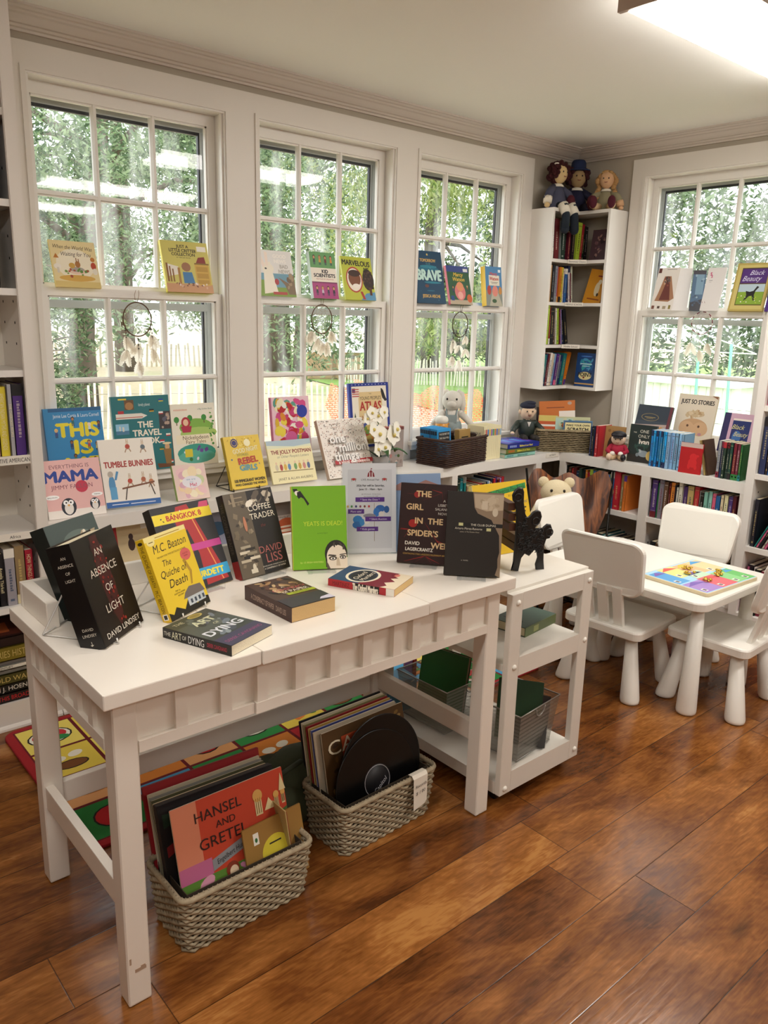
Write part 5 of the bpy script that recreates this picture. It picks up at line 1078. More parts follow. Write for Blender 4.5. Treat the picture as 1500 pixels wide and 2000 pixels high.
t = thing('display_riser', 'clear block riser under the bright blue picture book', 'stand', (-3.05, -.075, ZS+.0005))
m = MB(ACR); m.box((-.08, -.03, 0), (.08, .03, .003)); m.box((-.08, -.03, .096), (.08, .03, .099)); m.box((-.08, -.03, .003), (-.077, .03, .096)); m.box((.077, -.03, .003), (.08, .03, .096)); m.build('riser_block', t)
# ---- picture books leaning on the meeting rails
RL = 'picture books leaning on the window meeting rails'
def a_world(A):
    A.r(0, 0, 1, 1, '#e6d4a0').o(.5, .5, .42, .33, '#efe6cf', 24).r(0, .0, 1, .13, '#d8c07a').o(.5, .2, .4, .07, '#d4a850', 18).tx('When the World Was', .5, .86, .085, '#4a3a34', mw=.86, shear=.3, rot=-2, bold=0).tx('Waiting for You', .55, .72, .09, '#4a3a34', mw=.66, shear=.3, bold=0)
    A.o(.52, .36, .2, .08, '#e8c8b4').o(.52, .39, .16, .055, '#a8a098').o(.42, .47, .07, .06, '#c9a04a').o(.55, .5, .06, .07, '#a8703a').r(.52, .55, .54, .64, '#8a5a30').r(.57, .55, .59, .62, '#8a5a30').o(.1, .44, .08, .06, '#efe8dc').r(.08, .3, .13, .42, '#d8cfc0').p([(.04, .62), (.16, .62), (.1, .72)], '#c07a34').o(.9, .48, .06, .08, '#b8442c').o(.9, .62, .05, .05, '#c07a34').o(.92, .36, .06, .07, '#e4dccc').sc(16, .12, .22, .88, .4, .035, .03, ['#5f8a3a', '#7a9a4a', '#c8883a', '#a8503a'], 6)
book('world', (-3.072, .004, 1.5495), 0, 72, .169, .178, .010, '#e6d4a0', '#f0dc8a', a_world, 'small cream picture book with mice around a tub on the first window\'s rail', group=RL)
def a_crit(A):
    A.r(0, 0, 1, 1, '#cfc566').r(0, 0, 1, .17, '#c9966a').tx('JUST A', .45, .9, .06, '#3a3018', bold=.02).tx('LITTLE CRITTER', .45, .82, .065, '#3a3018', mw=.58, bold=.02).tx('COLLECTION', .45, .745, .06, '#3a3018', mw=.5, bold=.02).tx('BY MERCER MAYER', .45, .68, .025, '#3a3018', mw=.35)
    A.r(.66, .15, .97, .56, '#cfa844').r(.69, .42, .94, .52, '#b8902f').r(.69, .29, .94, .39, '#b8902f').r(.69, .18, .94, .26, '#b8902f').r(.66, .56, .98, .59, '#8a6a24').p([(.7, .59), (.92, .59), (.9, .72), (.76, .7)], '#8a2a20').r(.76, .82, .96, .92, '#f2eee2').p([(.05, .3), (.3, .35), (.3, .5), (.05, .55)], '#e8e2d6').r(.04, .2, .08, .56, '#8a5a24').r(.1, .2, .13, .5, '#8a5a24').r(.28, .17, .33, .48, '#a87a34').r(.16, .2, .19, .45, '#8a5a24').o(.47, .5, .1, .09, '#9a6a48', 12).p([(.38, .4), (.58, .4), (.62, .18), (.38, .18)], '#3a7ab0').sc(20, .1, .1, .9, .18, .03, .02, ['#7a4a30', '#d8b090', '#efe0d0'], 3, 5)
book('critter', (-2.63, .004, 1.5495), 0, 74, .208, .212, .014, '#cfc566', '#e4d840', a_crit, 'olive-yellow square picture book with a chest of drawers on the first window\'s rail', group=RL)
def a_good(A):
    A.r(0, 0, 1, 1, '#e6e4e2').r(0, 0, 1, .5, '#6a9ab0').r(0, 0, .4, .35, '#7a9a34').r(.35, 0, 1, .2, '#7a9a34').p([(.12, .05), (.5, .1), (.42, .5), (.38, .75), (.2, .72), (.16, .4)], '#efe8d8').o(.3, .6, .16, .12, '#efe8d8').p([(.05, .95), (.12, .97), (.24, .66), (.16, .62)], '#f0e0d4').p([(.25, .97), (.33, .95), (.32, .66), (.25, .66)], '#f0e0d4').o(.24, .60, .03, .02, '#222').p([(.55, .42), (.82, .3), (1, .5), (1, .05), (.8, .05), (.72, .25)], '#7a6448').sc(12, .78, .2, 1, .5, .07, .05, ['#8f7a5c', '#6a543c', '#a08a6a'], 2).o(.5, .32, .06, .07, '#a82a34').tx('GOOD', .66, .88, .08, '#f6f2ec', bold=.04, mw=.36).tx('NEWS', .66, .77, .08, '#f6f2ec', bold=.04, mw=.36).tx('BAD', .75, .66, .08, '#b8b4ae', bold=.04, mw=.3).tx('NEWS', .75, .55, .08, '#b8b4ae', bold=.04, mw=.34).r(.36, .04, .75, .1, '#b03a34')
book('good', (-2.19, .006, 1.5495), 0, 75, .19, .206, .008, '#e6e4e2', '#dcdad8', a_good, 'pale picture book with a long-eared white rabbit on the middle window\'s rail', group=RL)
def a_kid(A):
    A.r(0, 0, 1, 1, '#5f9a5a').r(0, .36, 1, .66, '#ece4d6').r(0, 0, 1, .33, '#a83a7a').r(0, .33, 1, .36, '#7a2a5a').tx('KID', .55, .59, .075, '#1c1c24', bold=.04).tx('SCIENTISTS', .52, .50, .075, '#1c1c24', wide=.84, bold=.04).tx('TRUE TALES OF CHILDHOOD', .52, .42, .03, '#a8344a', mw=.7)
    for i, (h_, t_) in enumerate((('#3a2418', '#3a3a3a'), ('#8a5a30', '#c8a040'), ('#2a1a14', '#6a2a2a'), ('#5a3a24', '#d08a30'))): A.kid(.17+.22*i, .86, .09, '#c08a60', h_, t_); A.kid(.17+.22*i, .2, .09, '#c9986c', h_, ('#2a2a34', '#c8b8c8', '#3a2a4a', '#2a2430')[i])
book('kids', (-1.905, .004, 1.5495), 0, 78, .146, .214, .022, '#5f9a5a', '#cfe0d8', a_kid, 'green and magenta book with rows of small figures, centre of the middle window\'s rail', group=RL)
def a_marv(A):
    A.r(0, 0, 1, 1, '#b9bf3a').p([(.5, 0), (1, 0), (1, .2), (.7, .16)], '#5a92b8').o(.36, .47, .27, .30, '#b0402c', 24).o(.36, .47, .235, .265, '#ece4d4', 24).o(.37, .5, .2, .19, '#7a4628', 20).o(.38, .62, .2, .08, '#3a2014', 16).o(.4, .33, .12, .05, '#efe6dc', 14).o(.82, .48, .19, .25, '#2f1c14', 16).sc(24, .66, .28, .98, .7, .035, .03, ['#4a3024', '#24140e', '#5c4030'], 3).r(.82, .12, .9, .3, '#5a3420').tx('MARVELOUS', .48, .86, .12, '#1f1f18', wide=.9, bold=.03, rot=-2).tx('ME', .8, .72, .09, '#1f1f18', bold=.03).p([(.5, .2), (.58, .2), (.66, .02), (.58, .02)], '#a8342c')
book('marv', (-1.715, .004, 1.5495), 0, 75, .187, .209, .010, '#b9bf3a', '#c8cf52', a_marv, 'lime picture book with a round mirror and a child on the middle window\'s rail', group=RL)
def a_brave(A): A.r(0, 0, 1, 1, '#12405e').o(.5, .93, .03, .02, '#d9b860').tx('TOMORROW', .5, .82, .06, '#d0aa5a', mw=.55, bold=.02).tx("I'LL BE", .5, .755, .03, '#5fa8b0').o(.5, .66, .36, .04, '#1f6a84').o(.5, .70, .3, .03, '#2a7f96').tx('BRAVE', .5, .545, .20, '#bfe0d8', wide=.84, bold=.04).o(.38, .33, .07, .03, '#6a4038').o(.6, .4, .3, .02, '#2a7f96').tx('JESSICA HISCHE', .5, .14, .06, '#d0aa5a', wide=.62, bold=.02).o(.5, .24, .14, .01, '#2a6a84').sc(20, .06, .05, .94, .95, .012, .006, ['#3a8aa0', '#2a6a84', '#8ac0c0'], 6, 5)
book('brave', (-1.245, .004, 1.5495), 0, 77, .205, .272, .012, '#12405e', '#0f3550', a_brave, 'tall navy blue picture book with pale teal lettering, left of the third window\'s rail', group=RL)
def a_m1(A): A.r(0, 0, 1, 1, '#2f5a3c').r(0, .84, 1, 1, '#3a4a8a').r(0, 0, 1, .12, '#b8a890').tx('Mercy', .5, .78, .1, '#d8b84a', bold=.02, shear=.2).tx('Watson', .5, .66, .1, '#d8b84a', bold=.02, mw=.6, shear=.2).o(.5, .33, .24, .22, '#d87a7a', 18).o(.52, .47, .16, .12, '#e0956a', 16).o(.5, .24, .12, .1, '#e8aaa0', 14).o(.9, .17, .12, .11, '#c8602a').kid(.2, .42, .08, '#b08a5a', '#4a2a3a', '#4a3a6a').kid(.85, .46, .06, '#d8a880', '#c8a050', '#8a5a3a').r(.06, .1, .2, .22, '#2a4a8a').r(.75, .86, .95, .94, '#e8e8ec')
book('m1', (-1.005, .004, 1.5495), 0, 75, .170, .209, .016, '#2f5a3c', '#d8687a', a_m1, 'dark green book with a pink pig on the cover, middle of the third window\'s rail', group=RL)
def a_m2(A): A.r(0, 0, 1, 1, '#4a86b8').r(0, .0, 1, .4, '#8a9088').p([(.2, 0), (1, 0), (.7, .4), (.4, .4)], '#b8b4a0').tx('Mercy', .5, .82, .08, '#c84a3a', bold=.02).r(.2, .52, .85, .78, '#e8e0d0').tx('Watson', .52, .7, .09, '#b8443a', mw=.55, bold=.02).r(.3, .6, .75, .61, '#4a3a34').r(.35, .57, .7, .58, '#4a3a34').o(.56, .38, .18, .14, '#e08a7a', 16).o(.2, .4, .12, .12, '#b8402e').o(.88, .4, .1, .1, '#c88a3a').o(.5, .13, .14, .05, '#3a5a34').r(.78, .86, .93, .93, '#e8eef4')
book('m2', (-.722, .004, 1.5495), 0, 82, .135, .216, .034, '#4a86b8', '#e8c03a', a_m2, 'blue book with a wide yellow spine, right side of the third window\'s rail', group=RL)
# right window: x is depth, book faces -x
def wbook(key, y, z, elev, *a, x=.004, yaw=-90, **k): return book(key, (x, y, z), yaw, elev, *a, **k)
def a_wint(A): A.r(0, 0, 1, 1, '#e9e3dc').r(.4, .955, .85, .965, '#5a4a44').r(.02, .88, .16, .99, '#5a2a24').p([(.36, .80), (.66, .80), (.98, .28), (.75, .2), (.1, .22), (.2, .4)], '#a87a5a').p([(.5, .72), (.62, .72), (.8, .24), (.3, .24)], '#6a2f26').o(.5, .74, .13, .06, '#4a2c22').o(.42, .66, .05, .06, '#c9a084').sc(10, .4, .55, .62, .8, .06, .04, ['#8a4a3a', '#4a3a34', '#6a5a54'], 5).r(.03, .03, .16, .11, '#7a4a3a').r(.3, .04, .42, .1, '#5a4438').r(.55, .03, .7, .1, '#a8987c').r(.82, .03, .92, .12, '#8a7a34')
wbook('wint', -.572, 1.5495, 77, .13, .236, .006, '#e9e3dc', '#efebe6', a_wint, 'white booklet with a girl in a brown coat, left end of the right window\'s rail', group=RL)
m = MB(M('#ebe8e6', .6)); N = 8; vs = []
for i in range(N+1):
    t_ = i/N; x = .012+.05*math.sin(t_*1.6)+.0; vs += [(x*.5, -.70-.075*t_, 0), (x*.5+.052, -.70-.06*t_, .225)]
m.add(vs, [(2*i, 2*i+1, 2*i+3, 2*i+2) for i in range(N)]); m.add([(v[0]+.0012, v[1], v[2]) for v in vs], [(2*i+2, 2*i+3, 2*i+1, 2*i) for i in range(N)])
o = m.build('open_page', label='bare white back leaf curling open beside the winter booklet', cat='page'); o.location = (.0, 0, 1.5495)
def a_b2(A): A.r(0, 0, 1, 1, '#e4e0de').tx('S', .2, .86, .07, '#c02a6a', bold=.06).tx('S', .27, .80, .06, '#c02a6a', bold=.06).r(.15, .70, .35, .71, '#6a6a70').r(.15, .665, .3, .67, '#6a6a70')
wbook('b2', -.868, 1.5495, 77, .098, .228, .008, '#e4e0de', '#e4e0de', a_b2, 'white paperback turned to its plain back, centre of the right window\'s rail', group=RL)
def a_b3(A): A.r(0, 0, 1, 1, '#3c5f80').p([(0, 0), (1, 0), (1, .3), (0, .2)], '#1a1c2a').r(.3, .4, .9, .9, '#6f93ac').sc(14, .2, .1, .9, .9, .12, .04, ['#2a4058', '#8aa8bc', '#34506e'], 4, 5).r(0, .9, 1, 1, '#2a2434')
wbook('b3', -.815, 1.5495, 77, .064, .216, .012, '#3c5f80', '#3a1c28', a_b3, 'narrow blue cover half tucked behind the plain white paperback on the rail', yaw=-66, x=-.012, group=RL)
def a_bb(A):
    A.r(0, 0, 1, 1, '#b8a45a').r(.05, .04, .95, .96, '#cdbd74').r(.16, .12, .93, .9, '#5a4a20').r(.18, .58, .92, .88, '#4f2a78').r(.18, .14, .92, .56, '#86a838').r(.18, .40, .92, .56, '#b8ccd8').tx('Black', .62, .80, .10, '#d8d4ec', mw=.5, shear=.4, bold=.01).tx('Beauty', .5, .68, .11, '#d8d4ec', mw=.55, shear=.4, bold=.01)
    A.p([(.4, .42), (.52, .40), (.62, .42), (.70, .52), (.76, .5), (.68, .42), (.66, .34), (.7, .22), (.66, .22), (.6, .32), (.52, .31), (.42, .22), (.38, .22), (.44, .33)], '#1a1816').sc(20, .2, .15, .9, .32, .02, .012, ['#e8e050', '#efe9dc', '#6a9030'], 5, 5)
wbook('bb', -1.022, 1.5495, 76, .180, .248, .014, '#b8a45a', '#a08c40', a_bb, 'gold framed picture book with a black horse, right side of the right window\'s rail', group=RL)
wbook('pv', -1.214, 1.5495, 78, .03, .1, .01, '#4f2f86', '#4f2f86', None, 'sliver of a purple book at the far right of the right window\'s rail', group=RL)
# lower part of the right window
def a_eleph(A): A.r(0, 0, 1, 1, '#3a4450').r(0, .55, 1, 1, '#2c3644').p([(0, .1), (1, .3), (1, .5), (0, .42)], '#b8a49c').o(.4, .66, .26, .11, '#8a7a50').o(.4, .66, .24, .095, '#2c3644').r(.24, .65, .56, .665, '#b09a5a').r(.3, .62, .5, .63, '#b09a5a').o(.78, .36, .06, .06, '#c8965a').o(.78, .2, .1, .14, '#2a4a78').r(.92, 0, 1, 1, '#6a2a34')
wbook('eleph', -.592, .834, 74, .212, .20, .012, '#3a4450', '#3a4450', a_eleph, 'dark slate and dusty pink picture book in the lower left of the right window', x=-.09, group='books propped under the right window')
def a_just(A):
    A.r(0, 0, 1, 1, '#e2d6c2').tx('JUST SO STORIES', .5, .86, .085, '#221c18', wide=.86, bold=.02).o(.5, .37, .36, .16, '#c9a078', 26).o(.33, .33, .2, .14, '#d4ac84', 22).o(.68, .33, .2, .14, '#d4ac84', 22).o(.35, .38, .03, .025, '#5a3a24').o(.64, .38, .03, .025, '#5a3a24').o(.5, .62, .24, .06, '#c9b08c').sc(24, .26, .55, .76, .68, .05, .03, ['#b8946a', '#dcc6a4', '#a8845c', '#cdb48e'], 6).o(.7, .23, .05, .03, '#c08a90').p([(.84, 1), (1, 1), (1, .94)], '#8a5a40')
wbook('just', -.812, .834, 80, .222, .275, .014, '#e2d6c2', '#d8ccb6', a_just, 'large cream picture book with two round elephants, centre of the right window', x=-.042, group='books propped under the right window')
def a_bb2(A): A.r(0, 0, 1, 1, '#cfa8bc').r(.0, .0, .2, 1, '#2c2458').r(.3, .1, .86, .82, '#1c2a68').o(.5, .4, .14, .16, '#3a6aa8').tx('Black', .5, .66, .12, '#d8cf8a', mw=.4, shear=.4).tx('Beauty', .62, .48, .12, '#d8cf8a', mw=.44, shear=.4).r(.3, .82, .86, .87, '#efe2d8')
wbook('bb2', -1.105, .834, 76, .17, .205, .02, '#cfa8bc', '#2c2458', a_bb2, 'pink bordered book with a dark blue panel, lower right of the right window', x=-.09, group='books propped under the right window')
# ================================================================ rows of books, every book an object
CK = dict(k=('black', '#1a171b'), N=('navy', '#1d2c55'), b=('blue', '#2864a8'), l=('light blue', '#86b4d6'), t=('teal', '#1d7c7e'), g=('green', '#2c7a3a'), G=('dark green', '#1d3a2e'), y=('yellow', '#dcc23c'), o=('orange', '#d07828'), r=('red', '#ab2430'), d=('dark red', '#681a22'), p=('purple', '#55307e'), P=('pink', '#cf5c84'), w=('white', '#e8e3d8'), c=('cream', '#dccfa6'), n=('tan', '#a98c5e'), B=('brown', '#573826'), s=('grey', '#8c8e90'), v=('mauve', '#8c6fa8'), e=('lime', '#98b63a'), A=('aqua', '#8fc4b8'), z=('sky blue', '#1f8fd6'), M=('maroon', '#7c2038'))
ORD = ['first', 'second', 'third', 'fourth', 'fifth', 'sixth', 'seventh', 'eighth', 'ninth', 'tenth', 'eleventh', 'twelfth', 'thirteenth', 'fourteenth', 'fifteenth', 'sixteenth', 'seventeenth', 'eighteenth', 'nineteenth', 'twentieth', 'twenty-first', 'twenty-second', 'twenty-third', 'twenty-fourth', 'twenty-fifth', 'twenty-sixth', 'twenty-seventh', 'twenty-eighth', 'twenty-ninth', 'thirtieth']
USED = set()
def parse(spec):
    out = []
    for tok in spec.split():
        lean = 0; txt = None
        if '=' in tok: tok, txt = tok.split('='); txt = txt.replace('_', ' ')
        if '@' in tok: tok, l = tok.split('@'); lean = float(l)
        body, h = tok.split('/'); band = None
        if ':' in h: h, band = h.split(':')
        out.append((body[0], float(body[1:])/1000, float(h)/1000, band, lean, txt))
    return out
def spine_book(t, h, d, col, band, txt, seed, tc='#e8dcae'):
    """local: x = thickness to the right, -y = spine side, z up"""
    g = random.Random(seed); c = M(col, .5); m = MB(c); hard = t > .021; e = .0016
    m.box((0, 0, 0), (t, e, h)); m.box((0, 0, 0), (e, d, h)); m.box((t-e, 0, 0), (t, d, h))
    m.box((e, e, .002), (t-e, d-.002, h-(.003 if hard else .0006)), M(g.choice(['#e6dcc4', '#ddd0b0', '#efe8d8']), .85))
    y = -.0004
    def bar(z0, z1, cc, x0=.0, x1=1): m.add([(t*x0, y, z0*h), (t*x1, y, z0*h), (t*x1, y, z1*h), (t*x0, y, z1*h)], [(0, 1, 2, 3)], M(cc, .5))
    if band: bar(0, .16, CK[band][1]) if g.random() < .6 else bar(.84, 1, CK[band][1])
    if txt:
        m.text(txt, t/2, h*.5, t*.5, y-.0002, M(tc, .5), maxw=h*.82, rot=-90, bold=.01)
    else:
        k = g.random()
        lum = sum(int(col[i:i+2], 16) for i in (1, 3, 5))
        ink = g.choice(['#ece4cc', '#d9c27a', '#e8e4e0'] if lum < 380 else ['#3a2c28', '#6a2430', '#2a3a5a'])
        ink = '#%02x%02x%02x' % tuple(int(.62*int(ink[q:q+2], 16)+.38*int(col[q:q+2], 16)) for q in (1, 3, 5))
        if t > .009:
            z = .22+g.random()*.08; end = .62+g.random()*.22     # illegible lettering: broken dashes down the spine
            while z < end:
                l = g.uniform(.018, .045); bar(z, min(end, z+l), ink, .36, .36+g.uniform(.2, .3)); z += l+g.uniform(.008, .02)
            if k < .5: bar(.07, .11, ink, .3, .7)
            if k > .6: bar(.9, .915, ink, .15, .85); bar(.18, .186, ink, .1, .9)
    return m
def row(o, ang, spec, depth, place, group, sp=.0006, setback=.012, seed=0, k=1):
    """o = left end of the row at the shelf's front edge; ang = direction of the row (deg)"""
    bs = [(a_, b_*k, *c_) for a_, b_, *c_ in parse(spec)]; X0 = T(*o) @ RZ(ang); x = 0; n = len(bs); res = []
    for i, (cl, t, h, band, lean, txt) in enumerate(bs):
        nm, col = CK[cl]; g = random.Random(seed*100+i)
        ch_ = g.uniform(.86, 1.14); col = '#%02x%02x%02x' % tuple(max(0, min(255, int(int(col[q:q+2], 16)*ch_+g.uniform(-8, 8)))) for q in (1, 3, 5))
        m = spine_book(t, h, depth*g.uniform(.82, .96) if h > .12 else .1, col, band, txt, seed*100+i)
        L = '%s book between %s and %s, %s' % (nm, CK[bs[i-1][0]][0] if i else 'the shelf side', CK[bs[i+1][0]][0] if i < n-1 else 'the gap', place)
        if L in USED or len(L.split()) > 16: L = '%s book, %s from the left, %s' % (nm, ORD[i], place)
        USED.add(L)
        obj = m.build('book', label=L, cat='book', group=group)
        lm = Matrix.Rotation(R(lean), 4, 'Y'); lx = t*math.cos(R(lean))
        # keep the lowest corner on the shelf
        dz = 0 if lean == 0 else (t*math.sin(R(lean)) if lean > 0 else 0)
        zoff = dz if lean > 0 else 0
        obj.matrix_world = X0 @ T(x, setback+g.uniform(0, .012), zoff) @ lm
        x += (t/math.cos(R(lean)) if lean else t)+sp; res.append(obj)
    return res
D = .30
row((-.338, -.892, .4635), -90, 'p33/203:d g8/190 s28/212=x B25/205:d d10/198 o25/206:d k8/196 w12/186 w23/214 p26/196:d n34/205=x r28/207 w6/190 k20/184 A20/190:G A20/196 P21/188:s b24/181 c16/189 c20/191 p22/188:v d20/196'.replace('=x', ''), .2, 'upper right bay of the window bookcase', 'books in the upper right bay under the right window', seed=1)
row((-.338, -.318, .4595), -90, 'k25/200 B20/190 r15/185 d22/196 N18/178 G20/196 k20/188 o15/192 r18/180:y g21/200:e b20/196 t17/200:P t17/200:P t17/200:P k22/203:o e17/190:b b26/206:w=OUT_OF_LEFT_FIELD r40/213 n20/202 o18/200:p', .2, 'upper left bay of the window bookcase', 'books in the upper left bay under the right window', seed=2)
row((-.338, -.325, .0915), -90, 'k30/190 B34/200 G20/185 d24/190 k18/180 c14/185 r20/186 g16/180 y14/182:k k34/205 n16/200 G40/210 t26/205 k28/200 N22/195 B25/200 s20/196 k28/203 d22/195 G30/200', .2, 'lower left bay of the window bookcase', 'books in the lower left bay under the right window', seed=3)
row((-.338, -.885, .0915), -90, 'B14/200 k30/240@4 B16/236@4 n18/190 k26/182 b30/190 d12/185 N22/200 w12/202 r24/206 b26/190 k20/188 P22/180 B20/176 s18/186 N28/182 k20/190 M24/186 B22/190 k30/184', .2, 'lower right bay of the window bookcase', 'books in the lower right bay under the right window', seed=4)
# tall right bookcase
row((-.355, -1.445, .7915), -90, 'N30/270:k k12/262 b16/232 M18/230 P22/180@3 N20/200 r25/220 t20/210 k30/240', .22, 'right-edge bookcase, middle shelf', 'books on the middle shelf of the right-edge bookcase', seed=5)
row((-.355, -1.452, .4335), -90, 'k20/235 t9/300:s@24 P10/300@24 k14/260@24 w10/250@24 P12/230:k@24 k16/240@24 G16/230@24 N20/230@24', .22, 'right-edge bookcase, leaning on low shelf', 'leaning books on the low shelf of the right-edge bookcase', seed=6)
row((-.355, -1.445, .0915), -90, 'P12/240@3 k30/250 w8/240 k26/235 M20/230 N24/220 r20/230', .22, 'right-edge bookcase, bottom', 'books at the bottom of the right-edge bookcase', seed=7)
row((-.355, -1.445, 1.1165), -90, 'r18/250:P M16/240 k22/230 N24/235', .22, 'right-edge bookcase, upper shelf', 'books on the upper shelf of the right-edge bookcase', seed=8)
row((-.355, -1.445, 1.4515), -90, 'k22/250 d20/240 B24/235', .22, 'right-edge bookcase, highest filled shelf', 'books on the highest filled shelf of the right-edge bookcase', seed=9)
# L-shaped corner bookcase, top to bottom
row((-.375, -CD+.002, 1.8215), 0, 'p13/188 w11/206 d26/214@-3 s6/205@-3 G22/196 k12/190 d15/150 n8/160 k14/190 s9/150 e24/212@3 r15/206@4 G15/200@4 k16/196', .125, 'top tier of the corner bookcase', 'books on the top tier of the corner bookcase', seed=10, k=1.65)
row((-.375, -CD+.002, 1.5835), 0, 'c11/200 n11/202 k12/204 s14/198 P10/196:c o12/196:k y14/196 w6/190 b16/190:w N12/208 w9/170@-7 M6/168@-7 w9/205@-7', .125, 'second tier of the corner bookcase', 'books on the second tier of the corner bookcase', seed=11, k=1.7)
row((-.375, -CD+.002, 1.3435), 0, 'e24/226 r8/208:w k22/206@-2 B14/200@-3 w9/206@-5 e14/204@-6 d8/200@-7 v12/200@-8 N14/198@-9 k20/204@-13', .125, 'third tier of the corner bookcase', 'books on the third tier of the corner bookcase', seed=12, k=1.55)
row((-.372, -CD+.002, 1.1045), 0, 't10/180@6 N8/184@6 d10/186@7 w14/190@7 c10/184@8 l16/184@8 p14/184:P@8 s10/178@8 N12/176@9 t20/186@9 o12/196:p@14', .125, 'bottom tier of the corner bookcase', 'books on the bottom tier of the corner bookcase', seed=13, k=1.6)
def face(key, X, w, h, t, cov, art, label, group=None, spine=None):
    b_ = book(key, (0, 0, 0), 0, 90, w, h, t, cov, spine or cov, art, label, group=group); b_.matrix_world = X; return b_
face('orange_dog', T(-CD+.03, -.20, 1.583) @ RZ(-90) @ RX(-10) @ RY(8), .12, .2, .008, '#c88a1e', lambda A: A.r(0, 0, 1, 1, '#c88a1e').o(.62, .45, .14, .2, '#d8cfae').o(.7, .66, .1, .07, '#e0d8bc').o(.72, .3, .06, .05, '#3a2a14').r(.5, .8, .9, .84, '#8a2a1a').r(.2, .14, .9, .18, '#8a4a1a'), 'golden orange book with a pale dog, facing out on the corner bookcase\'s second tier')
face('brown_face', T(-CD+.03, -.225, 1.821) @ RZ(-90) @ RX(-8), .11, .17, .02, '#3c2a2e', lambda A: A.r(0, 0, 1, 1, '#463037').sc(22, .1, .1, .9, .8, .09, .05, ['#2a1c22', '#6a4a4e', '#57404e', '#8a6a62'], 6), 'dark plum-brown book facing out at the right of the top corner tier')
face('blue_point', T(-CD+.012, -.205, 1.104) @ RZ(-90) @ RX(-4), .135, .195, .025, '#16407a', lambda A: A.r(0, 0, 1, 1, '#16407a').r(0, .06, 1, .1, '#c8a060').sc(30, .1, .5, .9, .8, .14, .04, ['#2f8ab0', '#1c5c98', '#3aa0a8', '#4a9ac8'], 5).o(.5, .32, .34, .12, '#e0d49c').tx('POINT', .5, .36, .12, '#1a1a1e', mw=.8, bold=.02).r(.2, .66, .8, .69, '#bfe4ea').r(.3, .6, .7, .62, '#bfe4ea').o(.45, .27, .05, .03, '#7a1c1c').o(.5, .9, .3, .02, '#4a7ac8'), 'bright blue book facing out at the right of the bottom corner tier')

# low run under the back windows
row((-1.185, -.27, .4565), 0, 'G30/196 G22/190 t24/196 t16/170 w6/200 n12/150 c11/152 n12/150 y10/148 c12/151 n11/149 B12/152 c10/150 n12/148 r10/154 N10/150 d12/152 s12/154 k10/155 l12/160 w10/158 c10/150 N14/170 r18/168 p16/175 d20/160 v14/165 r22/170', .15, 'shelf between the table and the chair', 'small books on the low shelf behind the bookend', seed=14)
row((-2.10, -.28, .4565), 0, 'r26/205 k18/190 N24/200 b22/196 G26/200 c18/190 n22/196 r16/200 P20/205 t20/196 s24/200 k20/196 M26/200 P22/198 w16/190 s24/202 k28/196 N20/200 d24/205 g22/196 b18/200 o18/196 y16/190 r22/200 p24/198 k24/196 n24/190 d22/196', .17, 'low shelf under the middle window', 'books on the low shelf under the middle window', seed=15)
row((-1.18, -.28, .0915), 0, 'k30/240 B24/230 G26/235 d28/240 N24/228 k30/250 r20/240 s24/236 n20/230 b24/240 k28/246 G24/230 w12/235 d26/240 k30/236 p20/230', .18, 'bottom shelf under the third window', 'books on the bottom shelf under the third window', seed=16)
face('red_frame', T(-2.975, -.19, .4565) @ RX(-12), .16, .21, .01, '#b01f26', lambda A: A.r(0, 0, 1, 1, '#b01f26').r(.08, .06, .9, .93, '#d8c49a').o(.42, .55, .09, .12, '#3a1c1a', 12).o(.42, .7, .06, .06, '#3a1c1a').r(.7, .82, .85, .9, '#f0ece4'), 'red framed tan picture book facing out on the shelf below the first window', 'face-out books on the shelf below the windows')
face('grey_bird', T(-2.66, -.19, .4565) @ RX(-12), .21, .22, .01, '#8f93a8', lambda A: A.r(0, 0, 1, 1, '#8f93a8').o(.62, .55, .25, .14, '#1d4a6c').p([(.8, .6), (.98, .66), (.85, .5)], '#1d4a6c').o(.5, .3, .18, .2, '#2c2a34'), 'grey-blue picture book with a dark bird, facing out below the first window', 'face-out books on the shelf below the windows')
face('orange_spot', T(-2.30, -.20, .4565) @ RX(-12), .19, .22, .01, '#c9c0b8', lambda A: A.r(0, 0, 1, 1, '#c9c0b8').r(0, .62, 1, 1, '#8d8681').o(.62, .3, .36, .26, '#b8562a', 20).tx('and Words of', .5, .58, .04, '#3a2a24', mw=.7).o(.6, .3, .24, .03, '#e8d8c0').o(.6, .38, .2, .02, '#e8d8c0'), 'grey book with a big orange disc, facing out between the black and green novels', 'face-out books on the shelf below the windows')

# left bookcase
def lrow(xr, z, spec, place, group, seed, d=.2):
    tot = sum(b_[1]+.0006 for b_ in parse(spec)); return row((xr-tot, -.285, z+.001), 0, spec, d, place, group, seed=seed)
lrow(-3.322, 1.803, 'k40/240 N44/250 k36/235 d30/240 N40/250', 'left bookcase, top filled shelf', 'books on the top filled shelf of the left bookcase', 20)
lrow(-3.34, 1.53, 'B40/230 k40/225 k44/220', 'left bookcase, shelf below the top one', 'dark books on the left bookcase\'s second filled shelf', 21)
lb_ = lrow(-3.303, .980, 'k30/236 B34/240 n26/226 y30/232=AMERICAN_INDIAN_MYTHS_AND_LEGENDS s15/240=THE_CHEROKEE_PEOPLE p34/240:k', 'Native American shelf, left bookcase', 'books on the labelled Native American shelf', 22)
lrow(-3.31, .452, 'k30/215 k22/190=Angela_Thirkell s34/205:w n34/210:c r28/190=HOW_THINGS_FALL_APART', 'left bookcase below the Africa label', 'books below the handwritten Africa label', 23)
